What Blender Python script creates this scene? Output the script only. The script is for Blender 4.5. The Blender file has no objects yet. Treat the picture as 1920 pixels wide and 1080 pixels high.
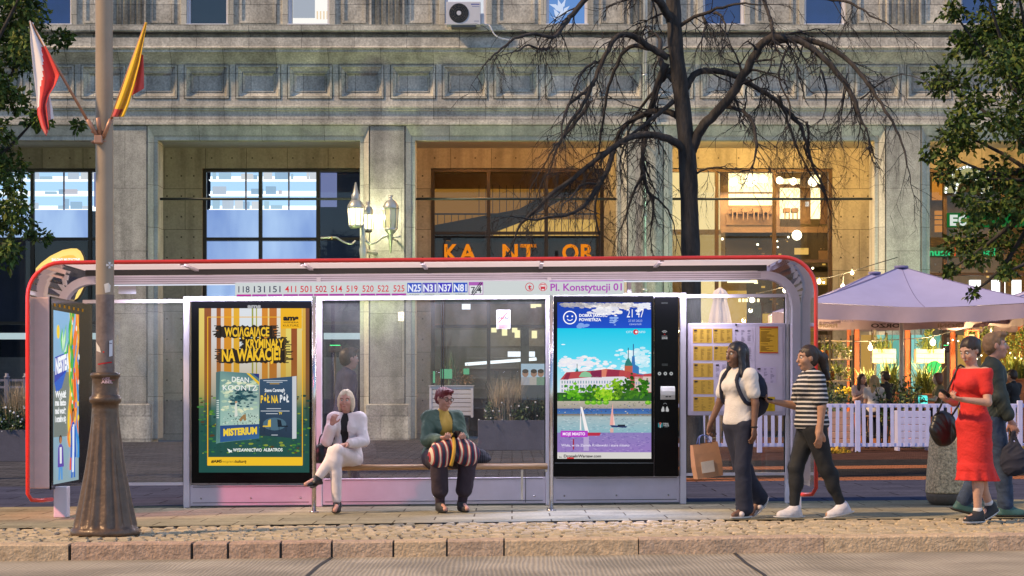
import bpy, math, random
import numpy as np
from mathutils import Vector, Matrix
try:
    import openvdb as vdb
except Exception:
    import pyopenvdb as vdb

R = math.radians
PI = math.pi
SC = bpy.context.scene
COL = SC.collection

# ------------------------------------------------------------------ camera, sky, sun, exposure
cam_d = bpy.data.cameras.new('camera')
cam = bpy.data.objects.new('camera', cam_d)
COL.objects.link(cam)
cam.location = (0, 0, 1.2)
cam.rotation_euler = (R(90), 0, 0)
cam_d.sensor_width = 36
FPX = 3800.0                       # focal length in photo pixels (1920 wide)
cam_d.lens = FPX / 1920 * 36
cam_d.shift_y = 200 / 1920
cam_d.clip_start = 0.1
cam_d.clip_end = 3000
SC.camera = cam

SUN_EL, SUN_AZ = 42.0, -66.0       # azimuth measured from behind the camera, negative = from the left
w = bpy.data.worlds.new('World')
SC.world = w
w.use_nodes = True
nt = w.node_tree
bg = nt.nodes['Background']
sky = nt.nodes.new('ShaderNodeTexSky')
sky.sky_type = 'NISHITA'
sky.sun_disc = False
sky.sun_elevation = R(SUN_EL)
sky.sun_rotation = R(180 + SUN_AZ)
sky.ozone_density = 4.0
sky.dust_density = 0.4
nt.links.new(sky.outputs[0], bg.inputs[0])
bg.inputs[1].default_value = 0.165
sd = bpy.data.lights.new('sun', 'SUN')
sd.energy = 4.8
sd.angle = R(4)
sd.color = (1.0, 0.68, 0.38)
sun = bpy.data.objects.new('sun', sd)
COL.objects.link(sun)
sun.location = (-12, -10, 20)
_az, _el = R(SUN_AZ), R(SUN_EL)
_to = Vector((math.sin(_az) * math.cos(_el), -math.cos(_az) * math.cos(_el), math.sin(_el)))   # towards the sun
sun.rotation_euler = _to.to_track_quat('Z', 'Y').to_euler()
SC.view_settings.view_transform = 'Standard'
SC.view_settings.look = 'None'
SC.view_settings.exposure = 0.0
SC.view_settings.gamma = 1.0
SC.view_settings.use_curve_mapping = False
SC.render.engine = 'CYCLES'
SC.cycles.use_denoising = True
SC.cycles.max_bounces = 8
SC.cycles.transparent_max_bounces = 24
SC.cycles.sample_clamp_indirect = 6.0
SC.cycles.caustics_reflective = False
SC.cycles.caustics_refractive = False

# ------------------------------------------------------------------ helpers
def PX(px, Y): return (px - 960) / FPX * Y          # metres across at distance Y
def PZ(py, Y): return 1.2 + (740 - py) / FPX * Y    # metres up at distance Y
def GZ(x): return 0.0075 * x                        # the street rises gently to the right

def lin(h):
    """'rrggbb' or (r,g,b) 0-255 -> linear rgb"""
    if isinstance(h, str):
        h = [int(h[i:i + 2], 16) for i in (0, 2, 4)]
    out = []
    for c in h:
        c = c / 255
        out.append(c / 12.92 if c <= 0.04045 else ((c + 0.055) / 1.055) ** 2.4)
    return tuple(out)

MATS = {}
def mat(name, col=(.5, .5, .5), rough=.6, metal=0, var=.15, scale=6, bump=0, bscale=30, spec=.5, coat=0, stretch=(1, 1, 1), trans=0, sheen=0):
    """principled surface whose colour wanders with two noises, and a little bump"""
    if name in MATS: return MATS[name]
    m = bpy.data.materials.new(name); m.use_nodes = True
    nt = m.node_tree; N = nt.nodes; L = nt.links
    b = N['Principled BSDF']
    if isinstance(col, str): col = lin(col)
    b.inputs['Roughness'].default_value = rough
    b.inputs['Metallic'].default_value = metal
    b.inputs['Specular IOR Level'].default_value = spec
    b.inputs['Coat Weight'].default_value = coat
    if sheen: b.inputs['Sheen Weight'].default_value = sheen
    tc = N.new('ShaderNodeTexCoord'); mp = N.new('ShaderNodeMapping'); mp.inputs['Scale'].default_value = stretch
    L.new(tc.outputs['Object'], mp.inputs[0])
    if var > 0:
        n1 = N.new('ShaderNodeTexNoise'); n1.inputs['Scale'].default_value = scale; n1.inputs['Detail'].default_value = 6
        n1.inputs['Roughness'].default_value = .65
        L.new(mp.outputs[0], n1.inputs['Vector'])
        r = N.new('ShaderNodeValToRGB')
        r.color_ramp.elements[0].position = .3; r.color_ramp.elements[1].position = .7
        r.color_ramp.elements[0].color = tuple(c * (1 - var) for c in col) + (1,)
        r.color_ramp.elements[1].color = tuple(min(1, c * (1 + var)) for c in col) + (1,)
        L.new(n1.outputs['Fac'], r.inputs[0]); L.new(r.outputs[0], b.inputs['Base Color'])
    else:
        b.inputs['Base Color'].default_value = tuple(col) + (1,)
    if bump:
        n2 = N.new('ShaderNodeTexNoise'); n2.inputs['Scale'].default_value = bscale; n2.inputs['Detail'].default_value = 5
        L.new(mp.outputs[0], n2.inputs['Vector'])
        bp = N.new('ShaderNodeBump'); bp.inputs['Strength'].default_value = bump; bp.inputs['Distance'].default_value = .02
        L.new(n2.outputs['Fac'], bp.inputs['Height']); L.new(bp.outputs[0], b.inputs['Normal'])
    if trans: b.inputs['Transmission Weight'].default_value = trans
    MATS[name] = m
    return m

def emit(name, col=(1, 1, 1), strength=1.0):
    if name in MATS: return MATS[name]
    m = bpy.data.materials.new(name); m.use_nodes = True
    N = m.node_tree.nodes; L = m.node_tree.links
    for n in list(N):
        if n.type != 'OUTPUT_MATERIAL': N.remove(n)
    e = N.new('ShaderNodeEmission')
    if isinstance(col, str): col = lin(col)
    e.inputs[0].default_value = tuple(col) + (1,); e.inputs[1].default_value = strength
    L.new(e.outputs[0], N['Material Output'].inputs[0])
    MATS[name] = m
    return m

def print_mat(name, strength=0, rough=.5):
    """printed colours from the mesh's own colour attribute; strength > 0 is a backlit print"""
    m = bpy.data.materials.new(name); m.use_nodes = True
    N = m.node_tree.nodes; L = m.node_tree.links
    b = N['Principled BSDF']; b.inputs['Roughness'].default_value = rough; b.inputs['Specular IOR Level'].default_value = .15
    a = N.new('ShaderNodeAttribute'); a.attribute_name = 'ink'
    if strength:
        b.inputs['Base Color'].default_value = (.003, .003, .003, 1); b.inputs['Specular IOR Level'].default_value = .06
        L.new(a.outputs['Color'], b.inputs['Emission Color']); b.inputs['Emission Strength'].default_value = strength
    else:
        L.new(a.outputs['Color'], b.inputs['Base Color'])
    return m
INK = print_mat('printed_paper')
INK_LIT = print_mat('backlit_print', .95, .25)
INK_SCREEN = print_mat('screen_picture', 1.0, .15)
INK_DIM = print_mat('dim_backlit_print', .5, .3)

def glass(name, tint=(1, 1, 1), refl=.10, rough=0.0, dust_haze=0.0, dcol=(.5, .5, .5)):
    """thin pane: see-through with an angle dependent mirror and a veil of dust and painted haze"""
    if name in MATS: return MATS[name]
    m = bpy.data.materials.new(name); m.use_nodes = True
    N = m.node_tree.nodes; L = m.node_tree.links
    for n in list(N):
        if n.type != 'OUTPUT_MATERIAL': N.remove(n)
    t = N.new('ShaderNodeBsdfTransparent'); t.inputs[0].default_value = tuple(tint) + (1,)
    g = N.new('ShaderNodeBsdfGlossy'); g.inputs['Roughness'].default_value = rough
    fr = N.new('ShaderNodeFresnel'); fr.inputs[0].default_value = 1.45
    mu = N.new('ShaderNodeMath'); mu.operation = 'MULTIPLY'; mu.inputs[1].default_value = refl / .04
    L.new(fr.outputs[0], mu.inputs[0]); mu.use_clamp = True
    mx = N.new('ShaderNodeMixShader'); L.new(mu.outputs[0], mx.inputs[0]); L.new(t.outputs[0], mx.inputs[1]); L.new(g.outputs[0], mx.inputs[2])
    out = mx
    if dust_haze:
        d = N.new('ShaderNodeBsdfDiffuse'); d.inputs[0].default_value = tuple(dcol) + (1,)
        tc = N.new('ShaderNodeTexCoord')
        n1 = N.new('ShaderNodeTexNoise'); n1.inputs['Scale'].default_value = 3.2; n1.inputs['Detail'].default_value = 8
        mp = N.new('ShaderNodeMapping'); mp.inputs['Scale'].default_value = (1.6, 1, .55); L.new(tc.outputs['Object'], mp.inputs[0]); L.new(mp.outputs[0], n1.inputs['Vector'])
        m2 = N.new('ShaderNodeMapRange'); m2.inputs[1].default_value = .35; m2.inputs[2].default_value = .8; m2.inputs[3].default_value = dust_haze * .35; m2.inputs[4].default_value = dust_haze * 2
        L.new(n1.outputs['Fac'], m2.inputs[0])
        mx2 = N.new('ShaderNodeMixShader'); L.new(m2.outputs[0], mx2.inputs[0]); L.new(mx.outputs[0], mx2.inputs[1]); L.new(d.outputs[0], mx2.inputs[2])
        out = mx2
    L.new(out.outputs[0], N['Material Output'].inputs[0])
    MATS[name] = m
    return m

def tag(o, label=None, cat=None, group=None, kind=None):
    if label: o['label'] = label
    if cat: o['category'] = cat
    if group: o['group'] = group
    if kind: o['kind'] = kind
    return o

def thing(name, label, cat, loc=(0, 0, 0), rotz=0, group=None):
    o = bpy.data.objects.new(name, None); COL.objects.link(o)
    o.empty_display_size = .2
    o.location = loc; o.rotation_euler = (0, 0, rotz)
    return tag(o, label, cat, group)

def origin(o):
    v = Vector((0, 0, 0))
    while o is not None:
        v += o.location; o = o.parent
    return v

def copy_tree(o, parent=None):
    c = o.copy(); COL.objects.link(c); c.parent = parent
    for ch in list(o.children): copy_tree(ch, c)
    return c

class MB:
    """collects shapes in world metres and links them as ONE mesh object"""
    def __init__(s): s.v = []; s.f = []; s.m = []; s.sm = []; s.mats = []
    def mi(s, m):
        if m not in s.mats: s.mats.append(m)
        return s.mats.index(m)
    def add(s, V, Fs, m, smooth=False):
        k = len(s.v); s.v += [tuple(p) for p in V]; i = s.mi(m)
        for f in Fs: s.f.append(tuple(k + q for q in f)); s.m.append(i); s.sm.append(smooth)
        return s
    def box(s, x0, x1, y0, y1, z0, z1, m, b=0):
        if x0 > x1: x0, x1 = x1, x0
        if y0 > y1: y0, y1 = y1, y0
        if z0 > z1: z0, z1 = z1, z0
        b = min(b, (x1 - x0) * .45, (y1 - y0) * .45, (z1 - z0) * .45)
        if b <= 0:
            V = [(x, y, z) for z in (z0, z1) for y in (y0, y1) for x in (x0, x1)]
            return s.add(V, [(0, 2, 3, 1), (4, 5, 7, 6), (0, 1, 5, 4), (2, 6, 7, 3), (0, 4, 6, 2), (1, 3, 7, 5)], m)
        X = (x0, x1); Y = (y0, y1); Z = (z0, z1); V = []; ix = {}
        for i in (0, 1):
            for j in (0, 1):
                for k in (0, 1):
                    dx, dy, dz = (1, -1)[i] * b, (1, -1)[j] * b, (1, -1)[k] * b
                    for a, p in enumerate(((X[i], Y[j] + dy, Z[k] + dz), (X[i] + dx, Y[j], Z[k] + dz), (X[i] + dx, Y[j] + dy, Z[k]))):
                        ix[(i, j, k, a)] = len(V); V.append(p)
        Fs = []
        for i in (0, 1): Fs.append([ix[(i, j, k, 0)] for j, k in ((0, 0), (1, 0), (1, 1), (0, 1))])
        for j in (0, 1): Fs.append([ix[(i, j, k, 1)] for i, k in ((0, 0), (1, 0), (1, 1), (0, 1))])
        for k in (0, 1): Fs.append([ix[(i, j, k, 2)] for i, j in ((0, 0), (1, 0), (1, 1), (0, 1))])
        for j in (0, 1):
            for k in (0, 1): Fs.append([ix[(0, j, k, 1)], ix[(1, j, k, 1)], ix[(1, j, k, 2)], ix[(0, j, k, 2)]])
        for i in (0, 1):
            for k in (0, 1): Fs.append([ix[(i, 0, k, 0)], ix[(i, 1, k, 0)], ix[(i, 1, k, 2)], ix[(i, 0, k, 2)]])
        for i in (0, 1):
            for j in (0, 1): Fs.append([ix[(i, j, 0, 0)], ix[(i, j, 1, 0)], ix[(i, j, 1, 1)], ix[(i, j, 0, 1)]])
        for i in (0, 1):
            for j in (0, 1):
                for k in (0, 1): Fs.append([ix[(i, j, k, a)] for a in (0, 1, 2)])
        return s.add(V, Fs, m)
    def quad(s, a, b, c, d, m): return s.add([a, b, c, d], [(0, 1, 2, 3)], m)
    def prism(s, pts, y0, y1, m):
        """outline in x,z pushed through y"""
        n = len(pts)
        V = [(p[0], y0, p[1]) for p in pts] + [(p[0], y1, p[1]) for p in pts]
        Fs = [tuple(range(n)), tuple(range(2 * n - 1, n - 1, -1))] + [(i, i + n, (i + 1) % n + n, (i + 1) % n) for i in range(n)]
        return s.add(V, Fs, m)
    def extr(s, prof, x0, x1, m):
        """profile in y,z pushed along x (open strip)"""
        V = []; Fs = []
        for y, z in prof: V += [(x0, y, z), (x1, y, z)]
        for i in range(len(prof) - 1): Fs.append((2 * i, 2 * i + 1, 2 * i + 3, 2 * i + 2))
        return s.add(V, Fs, m)
    def tube(s, pts, r, m, n=8, caps=True, closed=False, smooth=True):
        pts = [Vector(p) for p in pts]; k = len(pts)
        rs = r if isinstance(r, (list, tuple)) else [r] * k
        V = []; Fs = []; up = None
        for i, p in enumerate(pts):
            if closed: t = (pts[(i + 1) % k] - pts[i - 1])
            else: t = pts[min(i + 1, k - 1)] - pts[max(i - 1, 0)]
            t = t.normalized() if t.length > 1e-9 else Vector((0, 0, 1))
            if up is None: up = Vector((0, 1, 0)) if abs(t.y) < .9 else Vector((1, 0, 0))
            u = (up - t * up.dot(t))
            u = u.normalized() if u.length > 1e-6 else t.orthogonal().normalized()
            up = u; q = t.cross(u)
            for j in range(n):
                a = 2 * PI * j / n
                V.append(p + (u * math.cos(a) + q * math.sin(a)) * rs[i])
        for i in range(k if closed else k - 1):
            for j in range(n):
                Fs.append((i * n + j, i * n + (j + 1) % n, ((i + 1) % k) * n + (j + 1) % n, ((i + 1) % k) * n + j))
        if caps and not closed:
            Fs.append(tuple(range(n - 1, -1, -1))); Fs.append(tuple((k - 1) * n + j for j in range(n)))
        return s.add(V, Fs, m, smooth)
    def lathe(s, prof, cx, cy, m, n=24, rad=None, smooth=True):
        """profile (r,z); rad(angle,z,r) may shape the radius"""
        V = []; Fs = []; k = len(prof)
        for r, z in prof:
            for j in range(n):
                a = 2 * PI * j / n; rr = rad(a, z, r) if rad else r
                V.append((cx + rr * math.cos(a), cy + rr * math.sin(a), z))
        for i in range(k - 1):
            for j in range(n): Fs.append((i * n + j, i * n + (j + 1) % n, (i + 1) * n + (j + 1) % n, (i + 1) * n + j))
        Fs.append(tuple(range(n - 1, -1, -1))); Fs.append(tuple((k - 1) * n + j for j in range(n)))
        return s.add(V, Fs, m, smooth)
    def ball(s, c, r, m, n=10, sq=(1, 1, 1)):
        prof = [(math.sin(PI * i / n) * r, -math.cos(PI * i / n) * r) for i in range(n + 1)]
        V = []; Fs = []; q = 2 * n
        for rr, z in prof:
            for j in range(q):
                a = 2 * PI * j / q; V.append((c[0] + rr * math.cos(a) * sq[0], c[1] + rr * math.sin(a) * sq[1], c[2] + z * sq[2]))
        for i in range(n):
            for j in range(q): Fs.append((i * q + j, i * q + (j + 1) % q, (i + 1) * q + (j + 1) % q, (i + 1) * q + j))
        return s.add(V, Fs, m, True)
    def grid(s, P, mf):
        """a sheet of shared points; mf(u, v) gives each cell's material"""
        k = len(s.v); nu, nv = len(P) - 1, len(P[0]) - 1
        for row in P: s.v += [tuple(p) for p in row]
        for i in range(nu):
            for j in range(nv):
                a = k + i * (nv + 1) + j; s.f.append((a, a + nv + 1, a + nv + 2, a + 1)); s.m.append(s.mi(mf((i + .5) / nu, (j + .5) / nv))); s.sm.append(True)
        return s
    def build(s, name, parent=None, shear=False, world=True, loc=None):
        """world=True: shapes are in world metres and are made relative to the parent (or to loc)"""
        off = Vector((0, 0, 0))
        if parent is not None and world: off = origin(parent)
        if parent is None and loc is not None: off = Vector(loc)
        me = bpy.data.meshes.new(name)
        V = np.array(s.v, dtype=np.float64).reshape(-1, 3)
        if shear: V[:, 2] += .0075 * V[:, 0]
        V = V - np.array(off)
        me.from_pydata(V.tolist(), [], s.f)
        for m in s.mats: me.materials.append(m)
        if s.f:
            me.polygons.foreach_set('material_index', s.m)
            me.polygons.foreach_set('use_smooth', s.sm)
        me.validate(); me.update()
        o = bpy.data.objects.new(name, me); COL.objects.link(o)
        if parent is not None: o.parent = parent
        elif loc is not None: o.location = loc
        return o

_TXT = {}
def text_geo(body, bold=0.0, space=1.0):
    k = (body, bold, space)
    if k in _TXT: return _TXT[k]
    c = bpy.data.curves.new('t', 'FONT'); c.body = body; c.size = 1; c.offset = bold; c.space_character = space; c.resolution_u = 3
    o = bpy.data.objects.new('t', c); COL.objects.link(o)
    me = bpy.data.meshes.new_from_object(o.evaluated_get(bpy.context.evaluated_depsgraph_get()))
    V = [(v.co.x, v.co.y) for v in me.vertices]; Fs = [tuple(p.vertices) for p in me.polygons]
    bpy.data.objects.remove(o); bpy.data.curves.remove(c); bpy.data.meshes.remove(me)
    _TXT[k] = (V, Fs)
    return _TXT[k]
CAP = max(v[1] for v in text_geo('H')[0])

class Art:
    """flat printed artwork: coloured shapes in page units laid on one plane, a hair above one another"""
    def __init__(s, T, n, step=.0015): s.T = T; s.n = Vector(n); s.st = step; s.v = []; s.f = []; s.c = []; s.L = 0
    def layer(s, k): s.L = k; return s
    def _add(s, pts, Fs, col):
        k = len(s.v)
        for p in pts: s.v.append(tuple(Vector(s.T(p[0], p[1])) + s.n * s.st * s.L))
        if isinstance(col, (str, tuple)) and not isinstance(col, list): cs = [lin(col)] * len(pts)
        else: cs = [lin(c) for c in col]
        for f in Fs: s.f.append(tuple(k + q for q in f)); s.c += [cs[q] for q in f]
    def rect(s, x0, y0, x1, y1, col):   # col may be [top, bottom]
        if isinstance(col, list): col = [col[0], col[0], col[1], col[1]]
        s._add([(x0, y0), (x1, y0), (x1, y1), (x0, y1)], [(0, 1, 2, 3)], col); return s
    def poly(s, pts, col): s._add(pts, [tuple(range(len(pts)))], col); return s
    def disc(s, x, y, r, col, ry=None, n=16):
        ry = ry or r
        return s.poly([(x + r * math.cos(2 * PI * i / n), y + ry * math.sin(2 * PI * i / n)) for i in range(n)], col)
    def ring(s, x, y, r, t, col, a0=0, a1=2 * PI, n=20):
        for i in range(n):
            a, b = a0 + (a1 - a0) * i / n, a0 + (a1 - a0) * (i + 1) / n
            s.poly([(x + r * math.cos(a), y + r * math.sin(a)), (x + r * math.cos(b), y + r * math.sin(b)), (x + (r - t) * math.cos(b), y + (r - t) * math.sin(b)), (x + (r - t) * math.cos(a), y + (r - t) * math.sin(a))], col)
        return s
    def line(s, pts, wd, col):
        for (x0, y0), (x1, y1) in zip(pts, pts[1:]):
            d = math.hypot(x1 - x0, y1 - y0) or 1; nx, ny = -(y1 - y0) / d * wd / 2, (x1 - x0) / d * wd / 2
            s.poly([(x0 + nx, y0 + ny), (x1 + nx, y1 + ny), (x1 - nx, y1 - ny), (x0 - nx, y0 - ny)], col)
        return s
    def text(s, body, x0, x1, ytop, ybase, col, bold=.02, rise=0, space=1.0, mirror=False):
        """fit between x0 and x1, capitals between ytop and ybase; rise = how much the right end climbs"""
        V, Fs = text_geo(body, bold, space)
        a = min(v[0] for v in V); b = max(v[0] for v in V)
        sx = (x1 - x0) / (b - a); sy = (ybase - ytop) / CAP
        P = [(x0 + (v[0] - a) * sx, ybase - v[1] * sy - rise * (v[0] - a) / (b - a)) for v in V]
        if mirror: P = [(x0 + x1 - p[0], p[1]) for p in P]
        s._add(P, Fs, col); return s
    def build(s, name, parent, m):
        off = origin(parent) if parent is not None else Vector((0, 0, 0))
        me = bpy.data.meshes.new(name)
        me.from_pydata([tuple(Vector(p) - off) for p in s.v], [], s.f)
        ca = me.color_attributes.new('ink', 'FLOAT_COLOR', 'CORNER')
        ca.data.foreach_set('color', np.array([c + (1,) for c in s.c], dtype=np.float32).ravel())
        me.materials.append(m); me.update()
        o = bpy.data.objects.new(name, me); COL.objects.link(o); o.parent = parent
        return o

def front(Y):   # artwork that faces the camera side, page units = photo pixels at distance Y
    return Art(lambda x, y: (PX(x, Y), Y, PZ(y, Y)), (0, -1, 0))

def lamp(name, kind, loc, energy, col, size=.3, parent=None, rot=None, **kw):
    d = bpy.data.lights.new(name, kind); d.energy = energy; d.color = col
    if kind == 'AREA': d.shape = 'RECTANGLE'; d.size = size if not isinstance(size, tuple) else size[0]; d.size_y = size if not isinstance(size, tuple) else size[1]
    elif kind in ('POINT', 'SPOT'): d.shadow_soft_size = size
    for k, v in kw.items(): setattr(d, k, v)
    o = bpy.data.objects.new(name, d); COL.objects.link(o)
    o.location = Vector(loc) - (origin(parent) if parent is not None else Vector())
    if rot: o.rotation_euler = rot
    if parent is not None: o.parent = parent
    return o

def leaf(mb, p, d, size, m, wd=.55):
    """one folded leaf: two triangles pairs along direction d"""
    d = Vector(d).normalized(); q = d.orthogonal().normalized()
    q = (Matrix.Rotation(random.uniform(0, 2 * PI), 3, d) @ q)
    n = d.cross(q); p = Vector(p); L = size; Wd = size * wd * .5
    a = p; b = p + d * L * .45 + q * Wd + n * L * .08; c = p + d * L; e = p + d * L * .45 - q * Wd + n * L * .08
    mb.add([a, b, c, e], [(0, 1, 2), (0, 2, 3)], m)

def rdir(up=0):
    v = Vector((random.gauss(0, 1), random.gauss(0, 1), random.gauss(0, 1) + up))
    return v.normalized() if v.length > 1e-6 else Vector((0, 0, 1))

def leaf_cloud(mb, c, r, n, size, ms, shell=.5, droop=0):
    c = Vector(c)
    for _ in range(n):
        d = rdir(); k = (shell + (1 - shell) * random.random()) if random.random() < .8 else random.random()
        p = c + Vector((d.x * r[0], d.y * r[1], d.z * r[2])) * k
        leaf(mb, p, rdir(-droop) + d * .6, size * random.uniform(.6, 1.3), random.choice(ms))

def blades(mb, c, rad, h, n, m, lean=.5, wd=.012):
    for _ in range(n):
        a = random.uniform(0, 2 * PI); k = rad * math.sqrt(random.random())
        p = Vector((c[0] + k * math.cos(a), c[1] + k * math.sin(a), c[2]))
        hh = h * random.uniform(.5, 1.1); l = rdir() * lean * hh; l.z = 0
        t = Vector((-l.y, l.x, 0)); t = t.normalized() * wd if t.length > 1e-6 else Vector((wd, 0, 0))
        q = p + l * .35 + Vector((0, 0, hh * .6)); e = p + l + Vector((0, 0, hh))
        mb.add([p - t, p + t, q + t * .8, e, q - t * .8], [(0, 1, 2, 4), (4, 2, 3)], m)
random.seed(7)
# ================================================================== GROUND
def brick_mat(name, c1, c2, mortar, bw, bh, ms, rough=.75, xz=False, bump=.4, var=.25, nscale=5, off=.5, sq=1.0, spec=0.0):
    m = bpy.data.materials.new(name); m.use_nodes = True
    N = m.node_tree.nodes; L = m.node_tree.links; b = N['Principled BSDF']
    b.inputs['Specular IOR Level'].default_value = spec
    tc = N.new('ShaderNodeTexCoord'); mp = N.new('ShaderNodeMapping')
    if xz:
        sx = N.new('ShaderNodeSeparateXYZ'); cx = N.new('ShaderNodeCombineXYZ')
        L.new(tc.outputs['Object'], sx.inputs[0]); L.new(sx.outputs[0], cx.inputs[0]); L.new(sx.outputs[2], cx.inputs[1]); L.new(cx.outputs[0], mp.inputs[0])
    else: L.new(tc.outputs['Object'], mp.inputs[0])
    br = N.new('ShaderNodeTexBrick'); br.offset = off; br.squash = sq
    br.inputs['Scale'].default_value = 1; br.inputs['Brick Width'].default_value = bw; br.inputs['Row Height'].default_value = bh
    br.inputs['Mortar Size'].default_value = ms; br.inputs['Mortar Smooth'].default_value = .2; br.inputs['Bias'].default_value = 0
    br.inputs['Color1'].default_value = c1 + (1,); br.inputs['Color2'].default_value = c2 + (1,); br.inputs['Mortar'].default_value = mortar + (1,)
    L.new(mp.outputs[0], br.inputs['Vector'])
    n1 = N.new('ShaderNodeTexNoise'); n1.inputs['Scale'].default_value = nscale; n1.inputs['Detail'].default_value = 8; n1.inputs['Roughness'].default_value = .7
    n2 = N.new('ShaderNodeTexNoise'); n2.inputs['Scale'].default_value = nscale * 14; n2.inputs['Detail'].default_value = 3
    L.new(tc.outputs['Object'], n1.inputs['Vector']); L.new(tc.outputs['Object'], n2.inputs['Vector'])
    mr = N.new('ShaderNodeMapRange'); mr.inputs[1].default_value = .28; mr.inputs[2].default_value = .72; mr.inputs[3].default_value = 1 - var; mr.inputs[4].default_value = 1 + var
    L.new(n1.outputs['Fac'], mr.inputs[0])
    mr2 = N.new('ShaderNodeMapRange'); mr2.inputs[1].default_value = .3; mr2.inputs[2].default_value = .7; mr2.inputs[3].default_value = 1 - var * .7; mr2.inputs[4].default_value = 1 + var * .7
    L.new(n2.outputs['Fac'], mr2.inputs[0])
    mu = N.new('ShaderNodeMath'); mu.operation = 'MULTIPLY'; L.new(mr.outputs[0], mu.inputs[0]); L.new(mr2.outputs[0], mu.inputs[1])
    if xz:      # soot and water runs down the wall
        n4 = N.new('ShaderNodeTexNoise'); n4.inputs['Scale'].default_value = 1; n4.inputs['Detail'].default_value = 5; mp4 = N.new('ShaderNodeMapping'); mp4.inputs['Scale'].default_value = (2.6, 2.6, .22)
        L.new(tc.outputs['Object'], mp4.inputs[0]); L.new(mp4.outputs[0], n4.inputs['Vector'])
        mr4 = N.new('ShaderNodeMapRange'); mr4.inputs[1].default_value = .36; mr4.inputs[2].default_value = .56; mr4.inputs[3].default_value = .76; mr4.inputs[4].default_value = 1.06; L.new(n4.outputs['Fac'], mr4.inputs[0])
        mu4 = N.new('ShaderNodeMath'); mu4.operation = 'MULTIPLY'; L.new(mu.outputs[0], mu4.inputs[0]); L.new(mr4.outputs[0], mu4.inputs[1]); mu = mu4
    vm = N.new('ShaderNodeVectorMath'); vm.operation = 'SCALE'; L.new(br.outputs['Color'], vm.inputs[0]); L.new(mu.outputs[0], vm.inputs['Scale'])
    L.new(vm.outputs[0], b.inputs['Base Color'])
    b.inputs['Roughness'].default_value = rough
    sub = N.new('ShaderNodeMath'); sub.operation = 'SUBTRACT'; L.new(n2.outputs['Fac'], sub.inputs[0]); L.new(br.outputs['Fac'], sub.inputs[1])
    bp = N.new('ShaderNodeBump'); bp.inputs['Strength'].default_value = bump; bp.inputs['Distance'].default_value = .01
    L.new(sub.outputs[0], bp.inputs['Height']); L.new(bp.outputs[0], b.inputs['Normal'])
    return m

def sheet(name, x0, x1, y0, y1, z, m, nx=1):
    mb = MB(); mb.quad((x0, y0, z), (x1, y0, z), (x1, y1, z), (x0, y1, z), m)
    return tag(mb.build(name, shear=True), kind='structure')

def YK(x): return 16.75 + .036 * x          # front line of the kerb
M_asphalt = mat('asphalt', (.06, .06, .062), .85, bump=.3)
sheet('ground', -900, 900, -900, 1500, -.34, M_asphalt)

# concrete carriageway with brushed grooves running across it
m = bpy.data.materials.new('brushed_concrete'); m.use_nodes = True
N = m.node_tree.nodes; L = m.node_tree.links; b = N['Principled BSDF']; b.inputs['Roughness'].default_value = .7; b.inputs['Specular IOR Level'].default_value = .15
tc = N.new('ShaderNodeTexCoord')
wv = N.new('ShaderNodeTexWave'); wv.inputs['Scale'].default_value = 9; wv.inputs['Distortion'].default_value = 8; wv.inputs['Detail'].default_value = 3; wv.inputs['Detail Scale'].default_value = .6
mp = N.new('ShaderNodeMapping'); mp.inputs['Scale'].default_value = (1, .16, 1)
L.new(tc.outputs['Object'], mp.inputs[0]); L.new(mp.outputs[0], wv.inputs['Vector'])
n1 = N.new('ShaderNodeTexNoise'); n1.inputs['Scale'].default_value = 1.1; n1.inputs['Detail'].default_value = 9; L.new(tc.outputs['Object'], n1.inputs['Vector'])
n3 = N.new('ShaderNodeTexNoise'); n3.inputs['Scale'].default_value = 60; n3.inputs['Detail'].default_value = 3; L.new(tc.outputs['Object'], n3.inputs['Vector'])
r = N.new('ShaderNodeValToRGB'); r.color_ramp.elements[0].color = (.25, .222, .172, 1); r.color_ramp.elements[1].color = (.39, .345, .27, 1); r.color_ramp.elements[0].position = .38; r.color_ramp.elements[1].position = .62
L.new(n1.outputs['Fac'], r.inputs[0])
ad = N.new('ShaderNodeMath'); ad.operation = 'MULTIPLY_ADD'; ad.inputs[1].default_value = .30; ad.inputs[2].default_value = .82; L.new(wv.outputs['Fac'], ad.inputs[0])
ad2 = N.new('ShaderNodeMath'); ad2.operation = 'MULTIPLY_ADD'; ad2.inputs[1].default_value = .3; ad2.inputs[2].default_value = .85; L.new(n3.outputs['Fac'], ad2.inputs[0])
mm = N.new('ShaderNodeMath'); mm.operation = 'MULTIPLY'; L.new(ad.outputs[0], mm.inputs[0]); L.new(ad2.outputs[0], mm.inputs[1])
vm = N.new('ShaderNodeVectorMath'); vm.operation = 'SCALE'; L.new(r.outputs[0], vm.inputs[0]); L.new(mm.outputs[0], vm.inputs['Scale']); L.new(vm.outputs[0], b.inputs['Base Color'])
bp = N.new('ShaderNodeBump'); bp.inputs['Strength'].default_value = .35; bp.inputs['Distance'].default_value = .008; L.new(wv.outputs['Fac'], bp.inputs['Height']); L.new(bp.outputs[0], b.inputs['Normal'])
M_road = m
mb = MB(); mb.quad((-60, YK(-60) - 14, -.132), (60, YK(60) - 14, -.132), (60, YK(60) + .1, -.132), (-60, YK(-60) + .1, -.132), M_road)
tag(mb.build('road', shear=True), kind='structure')
M_joint = mat('joint_filler', (.03, .028, .026), .8)
mb = MB()
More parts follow.
